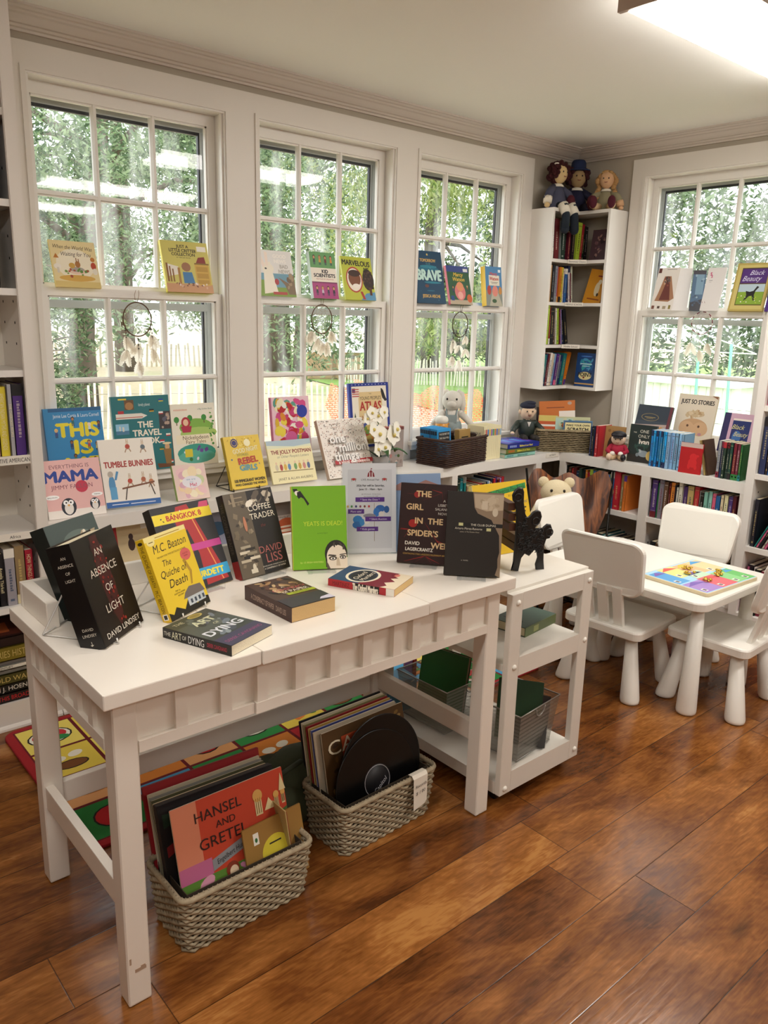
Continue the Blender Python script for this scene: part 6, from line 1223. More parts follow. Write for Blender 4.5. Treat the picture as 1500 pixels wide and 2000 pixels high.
# flat stack at the bottom of the left bookcase
zz = .096
for i, (c, h_, w_, tx_, l) in enumerate((('#1c1415', .034, .20, 'INTERRUPT THIS BROADCAST', 'black book with a red lettered spine, lying at the bottom of the left bookcase stack'), ('#141315', .034, .20, 'WILLIAM J. HOENIG', 'black book with white marks, second from the bottom of the left stack'), ('#4c461c', .038, .21, 'THE COLD WAR', 'dark olive book with gold capitals in the left bookcase\'s flat stack'), ('#77736d', .016, .20, '', 'thin grey book above the olive one in the left bookcase\'s flat stack'), ('#e0dccf', .016, .205, 'THE CENTURY', 'white-spined book with dark capitals in the left bookcase\'s flat stack'), ('#6f6a66', .016, .20, '', 'thin grey book above the white-spined one in the left flat stack'), ('#7a6a1e', .052, .21, 'WORLD SERIES HISTORY', 'thick gold-olive book near the top of the left flat stack'), ('#24100e', .034, .22, '', 'dark book with an orange cover picture on top of the left stack'))):
    m = MB(M(c, .5)); W2 = .30; m.box((-W2, 0, 0), (0, w_, .002)); m.box((-W2, 0, h_-.002), (0, w_, h_)); m.box((-W2, 0, 0), (0, .002, h_)); m.box((-W2+.002, .002, .002), (-.003, w_-.003, h_-.002), M('#dccfb0', .85))
    if tx_: m.text(tx_, -.13, h_/2, h_*.5, -.0006, M('#c8242c' if i == 0 else '#c9b268' if i in (2, 6) else '#2a2422' if i == 4 else '#e6e0d4', .5), maxw=.25, bold=.01)
    if i == 7: m.add([(-.28, .02, h_+.0004), (-.03, .02, h_+.0004), (-.03, .2, h_+.0004), (-.28, .2, h_+.0004)], [(0, 1, 2, 3)], '#4a1c10'); m.add([(-.2, .05, h_+.0008), (-.08, .05, h_+.0008), (-.07, .15, h_+.0008), (-.22, .14, h_+.0008)], [(0, 1, 2, 3)], '#a8562a')
    o = m.build('book', label=l, cat='book', group='flat stack at the bottom of the left bookcase'); o.location = (-3.315-.004*(i % 3), -.275+.004*(i % 2), zz); zz += h_+.0006

# ---- on top of the low run: series, stacks and props
HB = thing('rattan_box', 'dark brown woven rattan box of blue paperbacks on the low bookcase', 'box'); HB.matrix_world = T(-1.14, -.185, ZS+.001) @ RZ(8)
RAT = M('#3d2418', .6, var=.3, vscale=90); L_, W_, H_ = .35, .20, .135
m = MB(RAT)
for k in range(13):
    z = .005+k*.0103; hx, hy = L_/2, W_/2; n_ = 56; P = []
    for i in range(n_):
        s_ = i/n_*2*(L_+W_); ph = (.0016 if (i+k) % 2 else -.0016)
        if s_ < L_: P.append((-hx+s_, -hy-ph, z))
        elif s_ < L_+W_: P.append((hx+ph, -hy+s_-L_, z))
        elif s_ < 2*L_+W_: P.append((hx-(s_-L_-W_), hy+ph, z))
        else: P.append((-hx-ph, hy-(s_-2*L_-W_), z))
    m.tube(P, .0048, n=5, closed=True)
m.build('woven_side', HB)
m = MB(RAT); P = [(-L_/2, -W_/2, H_), (L_/2, -W_/2, H_), (L_/2, W_/2, H_), (-L_/2, W_/2, H_)]; m.tube(P, .007, n=8, closed=True); m.build('rim', HB)
m = MB(M('#20120c', .9)); m.box((-L_/2+.004, -W_/2+.004, .003), (L_/2-.004, W_/2-.004, .006)); m.build('base', HB)
for i in range(9):
    c_ = '#2a94d4' if i != 5 else '#2b6fb4'; m = plain_book('book', .115, .165, .018, c_, '#ded4b8'); m.add([(-.0016, .002, .135), (-.0016, .016, .135), (-.0016, .016, .155), (-.0016, .002, .155)], [(0, 3, 2, 1)], '#1c2a3a'); m.r = None
    m.add([(.01, -.0005, .10), (.105, -.0005, .10), (.105, -.0005, .15), (.01, -.0005, .15)], [(0, 1, 2, 3)], '#1d1c1c'); m.text('THE SECRET OF', .058, .138, .010, -.001, M('#eee8d8', .5), maxw=.085); m.text('THE OLD MILL', .058, .118, .010, -.001, M('#eee8d8', .5), maxw=.085)
    o = m.build('book', label=('sky blue paperback, %s from the front of the rattan box' % ORD[8-i]) if i < 8 else 'sky blue paperback with black title panel, frontmost in the rattan box', cat='book', group='sky blue paperbacks in the rattan box')
    o.matrix_world = T(-1.275+.0*i, -.11-.0135*i*1.0, ZS+.02) @ RZ(8) @ RX(-4)
m = plain_book('book', .10, .15, .03, '#a9874e', '#dccba0'); m.poly([(.02, .105), (.08, .105), (.08, .112), (.02, .112)], -.0006, INK); m.poly([(.015, .088), (.085, .088), (.085, .095), (.015, .095)], -.0006, INK)
o = m.build('book', label='tan paperback at the right front of the rattan box', cat='book'); o.matrix_world = T(-1.10, -.205, ZS+.02) @ RZ(8) @ RX(-4)
cols_ = ['#c8b890', '#c0605a', '#4a7ab0', '#d8b04a', '#8a6ab0', '#4a9a6a', '#c87a3a', '#5a6ab8', '#a89a7a', '#8fb0c8']
for i in range(10):
    t_ = .0135; m = plain_book('book', .12, .182, t_, '#e8dfbc', '#e4d6ae', spine='#e6dcb4'); X_ = .0
    m.add([(-.0016, .0012, .13), (-.0016, t_-.0012, .13), (-.0016, t_-.0012, .165), (-.0016, .0012, .165)], [(0, 3, 2, 1)], cols_[i])
    if i == 0: m.text('FAMOUS', .06, .14, .016, -.0006, M('#3a4a6a', .5), X=T(.12, t_, 0) @ RZ(180), maxw=.08)
    o = m.build('book', label='cream spined paperback, %s from the left beside the rattan box' % ORD[i], cat='book', group='cream spined series beside the rattan box')
    o.matrix_world = T(-.965+.0142*i+.0135, -.245, ZS+.001) @ RZ(90)
# horizontally stacked large books
zz = ZS+.001
for i, (c, h_, s_, tx_, l) in enumerate((('#8fc4b4', .021, .19, 'Believe It or Not!', 'pale green annual at the bottom of the three stacked on the low bookcase'), ('#6a7a3a', .027, .185, 'Believe It or Not!', 'olive annual in the middle of the three stacked on the low bookcase'), ('#1e2c8c', .026, .20, 'Believe It or Not!', 'deep blue annual on top of the three stacked on the low bookcase'))):
    m = MB(M(c, .35)); Wd = .26; m.box((0, 0, 0), (Wd, s_, .002)); m.box((0, 0, h_-.002), (Wd, s_, h_)); m.box((0, 0, 0), (Wd, .002, h_)); m.box((.003, .002, .002), (Wd-.003, s_-.003, h_-.002), M('#d8d4c8', .8))
    m.text(tx_, .15, h_/2, h_*.42, -.0008, M('#e8d84a' if i else '#2a6a6a', .5), maxw=.12, bold=.02)
    for q in range(7): m.oval(.02+.008*q, h_/2, .003, h_*.3, -.0007, M(('#3a7a8a', '#c86a2a', '#9ab0e0')[i], .5), n=6)
    if i == 2:
        for q in range(10): m.add([(.03+.02*q, .02+.01*(q % 4), h_+.0004+q*.00005), (.08+.018*q, .04, h_+.0004+q*.00005), (.06+.018*q, .15, h_+.0004+q*.00005), (.02+.02*q, .12, h_+.0004+q*.00005)], [(0, 1, 2, 3)], M(['#3a5ad0', '#7a4ac0', '#2a8ad8', '#6a9ae0'][q % 4], .3))
    o = m.build('book', label=l, cat='book', group='annuals stacked beside the cream series'); o.matrix_world = T(-.815+.01*i, -.275, zz) @ RZ((0, 1, -2)[i]); zz += h_+.0008

WB = wicker('wicker_basket', .335, .20, .125, M('#9a8a6a', .75, var=.35, vscale=60), SEAD, pitch=.0105, r=.0036, amp=.003, step=.012, taper=.01)
WB.matrix_world = T(-.278, -.258, ZS+.001) @ RZ(-45); WB['label'] = 'grey-brown woven basket of activity books in the corner of the low bookcases'
AG = 'activity books in the corner basket'
WX = T(-.278, -.258, ZS+.012) @ RZ(-45)
face('a_orange', WX @ T(-.13, .055, .03) @ RX(-6) @ RY(-4), .21, .235, .006, '#c8702c', lambda A: A.r(0, 0, 1, 1, '#c8702c').o(.85, .93, .06, .04, '#b8a090').r(.2, .82, .7, .84, '#7a3a1a').r(.55, .4, 1, .74, '#efe6dc'), 'orange activity book standing highest at the back of the corner basket', AG)
face('a_dark', WX @ T(-.155, .06, .0) @ RX(-6), .06, .23, .02, '#1f1a1e', None, 'black book edge at the back left of the corner basket', AG)
face('a_dino', WX @ T(-.15, .0, .0) @ RX(-6), .11, .19, .006, '#c4502a', lambda A: A.r(0, 0, 1, 1, '#c85a2a').r(0, .82, 1, 1, '#d8c46a').r(.1, .66, .95, .72, '#efe8dc').p([(.45, .2), (.6, .5), (.95, .45), (.95, .1), (.5, 0)], '#2a5aa0').o(.3, .3, .12, .12, '#8a2a1c'), 'orange book with a blue shape at the left of the corner basket', AG)
face('a_green', WX @ T(-.05, .0, .0) @ RX(-5), .20, .185, .006, '#c9cba0', lambda A: A.r(0, 0, 1, 1, '#c9cba0').r(0, .1, .5, .55, '#4a4a5a').r(0, .55, .5, .95, '#bcd6c8').o(.25, .74, .1, .08, '#c86a3a').sc(10, .05, .7, .45, .92, .06, .03, ['#3a6a4a', '#d8d8b0'], 4).r(.55, .86, .95, .9, '#8a8a70'), 'pale green comic activity book in the middle of the corner basket', AG)
def a_scr(A): A.r(0, 0, 1, 1, '#5a86b0').r(.02, .02, .98, .97, '#3a5a78').r(.05, .42, .95, .93, '#ece0a8').tx('MAKE YOUR OWN', .5, .84, .07, '#1c1a18', mw=.8, bold=.03).tx('SCRATCH', .5, .71, .10, '#1c1a18', wide=.72, bold=.04).tx('GAMES!', .5, .56, .10, '#1c1a18', wide=.6, bold=.04).r(.05, .1, .95, .34, '#7fb0d8')
face('a_scratch', WX @ T(-.01, -.05, .0) @ RX(-4), .165, .17, .006, '#3a5a78', a_scr, 'blue book with a cream scratch games panel at the front of the corner basket', AG)

# standing books and series on the low run under the right window
TG = 'books standing along the top under the right window'
row((-.335, -.470, ZS+.001), -90, 'N10/168 k12/172 N8/170 r20/175', .13, 'just right of the corner basket', TG, seed=30)
face('brown_card', T(-.27, -.535, ZS+.001) @ RZ(-82) @ RX(-3), .115, .178, .012, '#a8814e', lambda A: A.r(0, 0, 1, 1, '#a8814e').o(.5, .38, .34, .34, '#3c2a20', 18).r(.16, .05, .84, .4, '#3c2a20').o(.45, .4, .12, .1, '#7a2a20').o(.62, .3, .1, .1, '#6a4a30').o(.2, .85, .08, .05, '#8a6438').r(.35, .82, .8, .86, '#8a6438'), 'kraft brown book with a dark arched picture behind the small red-jacket doll', TG)
def a_ivan(A): A.r(0, 0, 1, 1, '#1f2c2a').r(0, 0, 1, .2, '#2c2a28').tx('ONE', .55, .83, .085, '#d8d4c4', mw=.4, bold=.01).tx('ONLY', .55, .70, .085, '#d8d4c4', mw=.44, bold=.01).tx('THE', .2, .79, .035, '#d8d4c4').tx('Ivan', .58, .56, .13, '#efe8da', mw=.6, bold=.03).o(.6, .24, .2, .09, '#8f9aa0', 14).o(.45, .3, .08, .05, '#a8b0b4').o(.85, .2, .14, .13, '#d8b86a').o(.38, .2, .06, .05, '#7a858a').sc(14, .05, .3, .95, .5, .1, .03, ['#2a4a40', '#34504a'], 6)
face('ivan', T(-.275, -.690, ZS+.001) @ RZ(-82) @ RX(-5), .15, .205, .016, '#1f2c2a', a_ivan, 'dark green-black book with cream lettering and a silver ape, facing out', TG, '#c9cf9a')
row((-.325, -.846, ZS+.001), -90, 'z14/192:N z13/192:N z13/192:N z13/192:N z13/192:N z13/192:N z13/192:N', .12, 'bright blue series under the right window', 'bright blue series under the right window', seed=31)
row((-.325, -.942, ZS+.001), -90, 'l20/192 l20/191 l20/192 l18/190 l14/192', .12, 'light blue series under the right window', 'light blue series under the right window', seed=32)
face('red_pup', T(-.335, -1.035, ZS+.001) @ RZ(-86) @ RX(-2), .115, .155, .010, '#b3141c', lambda A: A.r(0, 0, 1, 1, '#b3141c').r(0, .86, 1, 1, '#c8b0a8').o(.62, .55, .17, .12, '#d0252a').o(.6, .36, .2, .16, '#d0252a').o(.45, .24, .07, .1, '#d0252a').o(.75, .22, .07, .08, '#d0252a').o(.8, .6, .07, .04, '#d0252a'), 'red board book with a red puppy shape in front of the light blue series', TG)
row((-.330, -1.165, ZS+.001), -90, 'n10/178@-14 B9/180@-14', .12, 'tilted left of the dark series', TG, seed=33)
row((-.330, -1.222, ZS+.001), -90, 's15/185:M N14/182:M G15/182:r G15/182:d G16/184:k M18/182:g M17/182:g g13/180:t', .12, 'dark-spined series at the end of the top', 'dark-spined series at the right end of the top', seed=34)
# ================================================================ soft toys
def skin(c, b=.5, s=90): return M(c, .85, bump=b, bscale=s)
def figure(name, label, cat, loc, rz, group=None, sc=1):
    t = thing(name, label, cat, loc, rz, group=group); t.scale = (sc, sc, sc); return t
FUR = M('#d8d3ca', .95, bump=1.2, bscale=260)
def limb(pts, r, mat, nm, par, n=10):
    m = MB(mat); m.tube(pts, r, n=n); m.ell(pts[-1], (r[-1],)*3, n=10, k=6); m.ell(pts[0], (r[0],)*3, n=10, k=6); return m.build(nm, par)
# plush rabbit in grey dungarees on the third window's stool
t = figure('plush_rabbit', 'white plush rabbit in grey dungarees sitting at the third window', 'soft toy', (-.965, .0, .834), -48)
m = MB(FUR); m.ell((0, 0, .06), (.055, .05, .06)); m.ell((0, 0, .115), (.045, .04, .045)); m.ell((0, -.008, .20), (.056, .052, .056), n=18, k=12); m.ell((-.0, -.05, .185), (.026, .02, .02)); m.build('body', t)
for s, tip in ((-1, .10), (1, .10)):
    m = MB(FUR); m.tube([(s*.025, .02, .25), (s*.048, .028, .235), (s*.056, .03, .18), (s*.055, .026, .12)], [.012, .018, .02, .012], n=9); m.build('ear', t)
limb([(-.05, -.01, .13), (-.085, -.03, .09), (-.10, -.05, .06)], [.02, .018, .017], FUR, 'arm', t); limb([(.05, -.01, .13), (.085, -.02, .10), (.12, -.03, .065)], [.02, .018, .017], FUR, 'arm', t)
for s in (-1, 1): limb([(s*.03, -.03, .03), (s*.045, -.09, .022), (s*.05, -.12, .03)], [.028, .024, .026], FUR, 'leg', t)
m = MB(skin('#8d9a9c')); m.ell((0, 0, .055), (.059, .055, .058)); m.box((-.032, -.046, .08), (.032, -.038, .125), bev=.004)
for s in (-1, 1): m.tube([(s*.024, -.044, .12), (s*.032, -.01, .155), (s*.02, .036, .12)], .005)
m.build('dungarees', t)
m = MB(M('#17120f', .2)); 
for s in (-1, 1): m.ell((s*.026, -.053, .212), (.0055, .004, .0065))
m.build('eyes', t)
# glass mug shaped cup
t = thing('plastic_mug', 'amber and clear plastic mug in front of the plush rabbit', 'mug', (-1.085, -.065, .8855))
t.location = (-1.075, -.10, ZS+.17)
t.location = (-1.062, -.022, .834+.0)
t.scale = (1.1, 1.1, 1.35)
m = MB(M('#d8953a', .25, spec=.6)); m.lathe([(.02, 0), (.03, .004), (.028, .02), (.033, .05), (.031, .062)], 18); m.build('cup', t)
m = MB(M('#e8e4da', .3)); m.lathe([(.0315, .062), (.033, .075), (.03, .084), (.02, .09), (0, .092)], 18); m.build('foam_top', t)
m = MB(M('#cf8a34', .25)); m.tube([(.03, 0, .06), (.05, 0, .055), (.053, 0, .035), (.045, 0, .02), (.03, 0, .022)], .005); m.build('handle', t)

def face_doll(t, hc, hr, skinc, eye='#1a120e', brow=None):
    m = MB(M(eye, .4))
    for s in (-1, 1): m.ell((hc[0]+s*hr*.36, hc[1]-hr*.93, hc[2]+hr*.12), (hr*.09, hr*.06, hr*.11), n=8, k=5)
    m.build('eyes', t)
    m = MB(M('#8a3a34', .7)); m.tube([(hc[0]-hr*.2, hc[1]-hr*.93, hc[2]-hr*.38), (hc[0], hc[1]-hr*.96, hc[2]-hr*.44), (hc[0]+hr*.2, hc[1]-hr*.93, hc[2]-hr*.38)], hr*.04, n=5); m.build('mouth', t)
# elderly man doll with navy cap and dark green jacket
t = figure('man_doll', 'cloth doll of an old man in navy cap and green jacket by the corner basket', 'doll', (-.475, -.135, ZS+.066), -30, sc=1.0)
SK = skin('#dcbfa2', .2)
m = MB(SK); m.ell((0, 0, .16), (.044, .042, .048), n=18, k=12); m.ell((0, -.043, .155), (.009, .012, .010)); 
for s in (-1, 1): m.ell((s*.045, 0, .16), (.009, .008, .014))
m.tube([(0, 0, .10), (0, 0, .125)], .02); m.build('head', t); face_doll(t, (0, 0, .16), .046, SK)
m = MB(skin('#8c857c')); m.ell((0, .008, .17), (.047, .042, .042)); m.X = T(0, .0, 0); m.build('hair', t)
m = MB(skin('#1d1f33')); m.ell((0, .0, .195), (.046, .046, .024), n=16); m.ell((.01, -.005, .212), (.036, .036, .012)); m.build('cap', t)
JK = M('#26302a', .5, bump=.5, bscale=40)
m = MB(JK); m.ell((0, .0, .06), (.052, .04, .062), n=16); m.tube([(-.05, 0, .09), (.05, 0, .09)], .022); m.p = None; m.build('jacket', t)
m = MB(M('#d8d2c8', .8)); m.poly([(-.012, .105), (.012, .105), (0, .075)], -.0405); m.build('shirt', t)
for s in (-1, 1):
    limb([(s*.052, 0, .092), (s*.085, -.02, .062), (s*.10, -.045, .045)], [.02, .017, .014], JK, 'sleeve', t); m = MB(SK); m.ell((s*.104, -.055, .042), (.012, .014, .01)); m.build('hand', t)
    limb([(s*.025, -.02, .012), (s*.035, -.085, .014)], [.022, .018], skin('#2c2622'), 'leg', t)
# small doll in red jacket and black cap
t = figure('jockey_doll', 'small cloth doll in a red jacket and black cap under the right window', 'doll', (-.285, -.635, ZS+.001), -62, sc=1.0)
SK2 = skin('#e2c7ae', .2)
m = MB(SK2); m.ell((0, 0, .115), (.040, .036, .036), n=18, k=12); m.build('head', t); face_doll(t, (0, 0, .112), .037, SK2)
m = MB(M('#15121a', .5)); m.ell((0, .004, .136), (.042, .040, .024), n=16); m.box((-.026, -.052, .124), (.026, -.02, .128), bev=.0015); m.build('cap', t)
m = MB(skin('#a31c38')); m.ell((0, 0, .055), (.040, .032, .032), n=14); m.tube([(-.036, 0, .068), (.036, 0, .068)], .016); m.build('jacket', t)
for s in (-1, 1):
    limb([(s*.036, 0, .07), (s*.052, -.02, .05), (s*.03, -.042, .04)], [.015, .013, .011], skin('#a31c38'), 'sleeve', t); m = MB(M('#ece6dc', .8)); m.ell((s*.022, -.05, .04), (.014, .012, .012)); m.build('glove', t)
    limb([(s*.018, -.01, .02), (s*.035, -.055, .02)], [.02, .016], skin('#dcc09a'), 'leg', t); m = MB(M('#17141a', .4) if s > 0 else SK2); m.ell((s*.038, -.068, .022), (.015, .018, .02)); m.build('boot' if s > 0 else 'foot', t)

# three rag dolls on the corner bookcase
def ragdoll(label, loc, rz, hair, dress, skc, hat=None, bun=False, shoe='#2a1420', sleeves='#e8dfcf', legs=None, hang=False, tilt=0, braid=False, sc=1):
    t = figure('rag_doll', label, 'doll', loc, rz, 'rag dolls sitting on the corner bookcase', sc)
    S_ = skin(skc, .3); H = M(hair, .95, bump=1.5, bscale=150); D_ = M(dress, .9, bump=.6, bscale=120)
    hc = (tilt*.02, -.01, .165)
    m = MB(S_); m.ell(hc, (.04, .036, .046), n=18, k=12); m.tube([(0, 0, .1), (tilt*.01, 0, .13)], .014); m.build('head', t); face_doll(t, hc, .04, S_)
    g = random.Random(len(label)); m = MB(H)
    if braid:
        for i in range(26):
            a = g.uniform(20, 160); r_ = .042; x, z = hc[0]+r_*math.cos(R(a)), hc[2]+r_*math.sin(R(a)); m.ell((x, hc[1]+g.uniform(-.01, .03), z), (.014, .014, .012), n=7, k=5)
        for s in (-1, 1):
            for i in range(12): m.ell((hc[0]+s*(.045+.006*math.sin(i)), hc[1]+.005+g.uniform(-.008, .008), hc[2]+.01-.0105*i), (.015, .014, .011), n=7, k=5)
    else:
        for i in range(70):
            a = g.uniform(-30, 210); r_ = g.uniform(.036, .052); y = g.uniform(-.022, .04)
            m.ell((hc[0]+r_*math.cos(R(a)), hc[1]+y, hc[2]+r_*math.sin(R(a))), (.013, .013, .013), n=6, k=4)
        m.ell((hc[0], hc[1]+.018, hc[2]), (.048, .036, .052))
    m.build('yarn_hair', t)
    m = MB(D_)
    prof = [(.07, .0), (.062, .02), (.05, .055), (.038, .085), (.03, .108), (.016, .116)]; m.lathe(prof, 22, X=S3(1, .8, 1)); m.build('dress', t)
    m = MB(M('#e9e2d2', .85)); m.lathe([(.035, .104), (.024, .118), (.016, .12)], 16); m.build('collar', t)
    for s in (-1, 1):
        limb([(s*.028, 0, .10), (s*.065, -.015, .075), (s*.082, -.02, .045)], [.018, .02, .022], D_, 'sleeve', t)
        m = MB(M(sleeves, .85)); m.tube([(s*.080, -.02, .05), (s*.088, -.024, .022)], [.022, .021], n=10); m.build('cuff', t)
        m = MB(S_); m.ell((s*.092, -.028, .012), (.014, .014, .012)); m.build('hand', t)
        lc = M(legs or '#15202c', .85)
        if hang: P = [(s*.026, -.05, .012), (s*.03, -.085, .006), (s*.03, -.098, -.04), (s*.034, -.1, -.10)]
        else: P = [(s*.028, -.04, .018), (s*.045, -.09, .018), (s*.05, -.115, .022)]
        limb(P, [.02]*(len(P)-1)+[.022], lc, 'leg', t)
        if hang: m = MB(M('#e6dfd0', .85)); m.tube([(s*.028, -.07, .015), (s*.031, -.099, -.028)], [.026, .024], n=10); m.build('pantaloon', t)
        else: m = MB(skin(shoe)); m.ell((s*.05, -.13, .034), (.022, .016, .034)); m.build('shoe', t)
    if hat:
        m = MB(skin(hat)); m.lathe([(.06, 0), (.058, .006), (.038, .008), (.036, .04), (.028, .052), (0, .054)], 20, X=T(hc[0], hc[1]+.004, hc[2]+.03)); m.build('hat', t)
    if bun:
        m = MB(M('#e9e4da', .8)); 
        for i in range(6): m.ell((hc[0]-.035+.006*math.cos(i), hc[1]-.01+.006*math.sin(i), hc[2]+.04), (.008, .008, .006), n=7, k=4)
        m.build('hair_flower', t)
    return t
ragdoll('rag doll with dark red yarn hair and blue-grey dress, left on the corner bookcase', (-.285, -.085, 2.0915), -5, '#3c0d12', '#494b60', '#d9bd8a', bun=True, hang=True, sc=1.15)
ragdoll('rag doll with blue hat and denim, in the middle of the corner bookcase top', (-.105, -.085, 2.0915), -42, '#3a0f14', '#1b1c38', '#a98d63', hat='#1c2c52', shoe='#4a0c1c', legs='#1b1c38', sc=1.15)
ragdoll('rag doll with blond curls and patterned dress, right on the corner bookcase', (-.065, -.26, 2.0915), -62, '#b28a58', '#8c8468', '#d8ac84', braid=True, shoe='#4c0a20', sleeves='#d8ac84', legs='#d2b48c', sc=1.0)

# teddy bear in a leather sling chair
t = thing('sling_chair', 'small brown leather sling chair with scalloped back in the corner', 'chair', (-.735, -.70, .03), -45)
LEA = bpy.data.materials.new('oiled_leather'); LEA.use_nodes = True; n = LEA.node_tree.nodes; L = LEA.node_tree.links; b = n['Principled BSDF']
tc = n.new('ShaderNodeTexCoord'); mp = n.new('ShaderNodeMapping'); mp.inputs['Rotation'].default_value = (0, R(35), 0); mp.inputs['Scale'].default_value = (16, 3, 3)
no = n.new('ShaderNodeTexNoise'); no.inputs['Scale'].default_value = 2; no.inputs['Detail'].default_value = 5; no.inputs['Distortion'].default_value = 1.4; cr = n.new('ShaderNodeValToRGB')
cr.color_ramp.elements[0].position = .35; cr.color_ramp.elements[0].color = lin('#3a1c10'); cr.color_ramp.elements[1].position = .68; cr.color_ramp.elements[1].color = lin('#9a5c30')
L.new(tc.outputs['Object'], mp.inputs[0]); L.new(mp.outputs[0], no.inputs['Vector']); L.new(no.outputs['Fac'], cr.inputs[0]); L.new(cr.outputs[0], b.inputs['Base Color']); b.inputs['Roughness'].default_value = .35
NX, NZ = 24, 16; vs = []; fs = []
for j in range(NZ+1):
    v = j/NZ
    for i in range(NX+1):
        u = -1+2*i/NX; top = .62+.05*abs(u)**2.2+.018*math.cos(u*math.pi*3)-.03*math.exp(-(u/.25)**2)*0; top += -.10*max(0, abs(u)-.86)/.14
        z = .24+(top-.24)*v; wd = .10+.14*v**.8; x = u*wd; y = .10+.16*v+.06*(u*u)*-(v)
        vs.append((x, y, z))
for j in range(NZ):
    for i in range(NX): a = j*(NX+1)+i; fs.append((a, a+1, a+NX+2, a+NX+1))
nb = len(vs)
m = MB(LEA); m.add(vs+[(x, y+.006, z) for x, y, z in vs], fs+[tuple(nb+q for q in reversed(f)) for f in fs], smooth=True); m.build('sling_back', t)
m = MB(LEA); vs = []; fs = []
for j in range(9):
    v = j/8
    for i in range(9): u = -1+i/4; vs.append((u*(.11+.08*v), .10-.34*v, .24+.12*v+.06*u*u-.05*math.sin(v*math.pi)))
for j in range(8):
    for i in range(8): a = j*9+i; fs.append((a, a+1, a+10, a+9))
m.add(vs+[(x, y, z-.006) for x, y, z in vs], fs+[tuple(81+q for q in reversed(f)) for f in fs], smooth=True); m.build('sling_seat', t)
for s in (-1, 1):
    m = MB(M('#17130f', .4, metal=.6)); m.tube([(s*.235, .245, .655), (s*.20, .10, .35), (s*.18, -.22, .006), (s*-.02, -.05, .006), (s*.18, .26, .006), (s*.19, -.2, .36)], .0065, n=8); m.build('frame_loop', t)
t = figure('teddy_bear', 'cream teddy bear slumped in the brown leather sling chair', 'soft toy', (-.905, -.70, .40), -45, sc=1.15)
BF = M('#dccdaa', .95, bump=1.5, bscale=220)
m = MB(BF); m.ell((0, .02, .09), (.075, .065, .085), n=18, k=12); m.ell((0, -.01, .205), (.068, .06, .056), n=20, k=13); m.ell((0, -.065, .188), (.032, .025, .024)); m.build('body', t)
for s in (-1, 1):
    m = MB(BF); m.ell((s*.056, .0, .248), (.024, .014, .024)); m.build('ear', t)
    limb([(s*.065, 0, .13), (s*.10, -.05, .08)], [.028, .026], BF, 'arm', t); limb([(s*.045, -.02, .03), (s*.075, -.12, .03)], [.036, .034], BF, 'leg', t)
m = MB(M('#15100d', .25)); m.ell((0, -.089, .196), (.011, .007, .008))
for s in (-1, 1): m.ell((s*.027, -.062, .222), (.006, .004, .007))
m.build('nose_and_eyes', t)

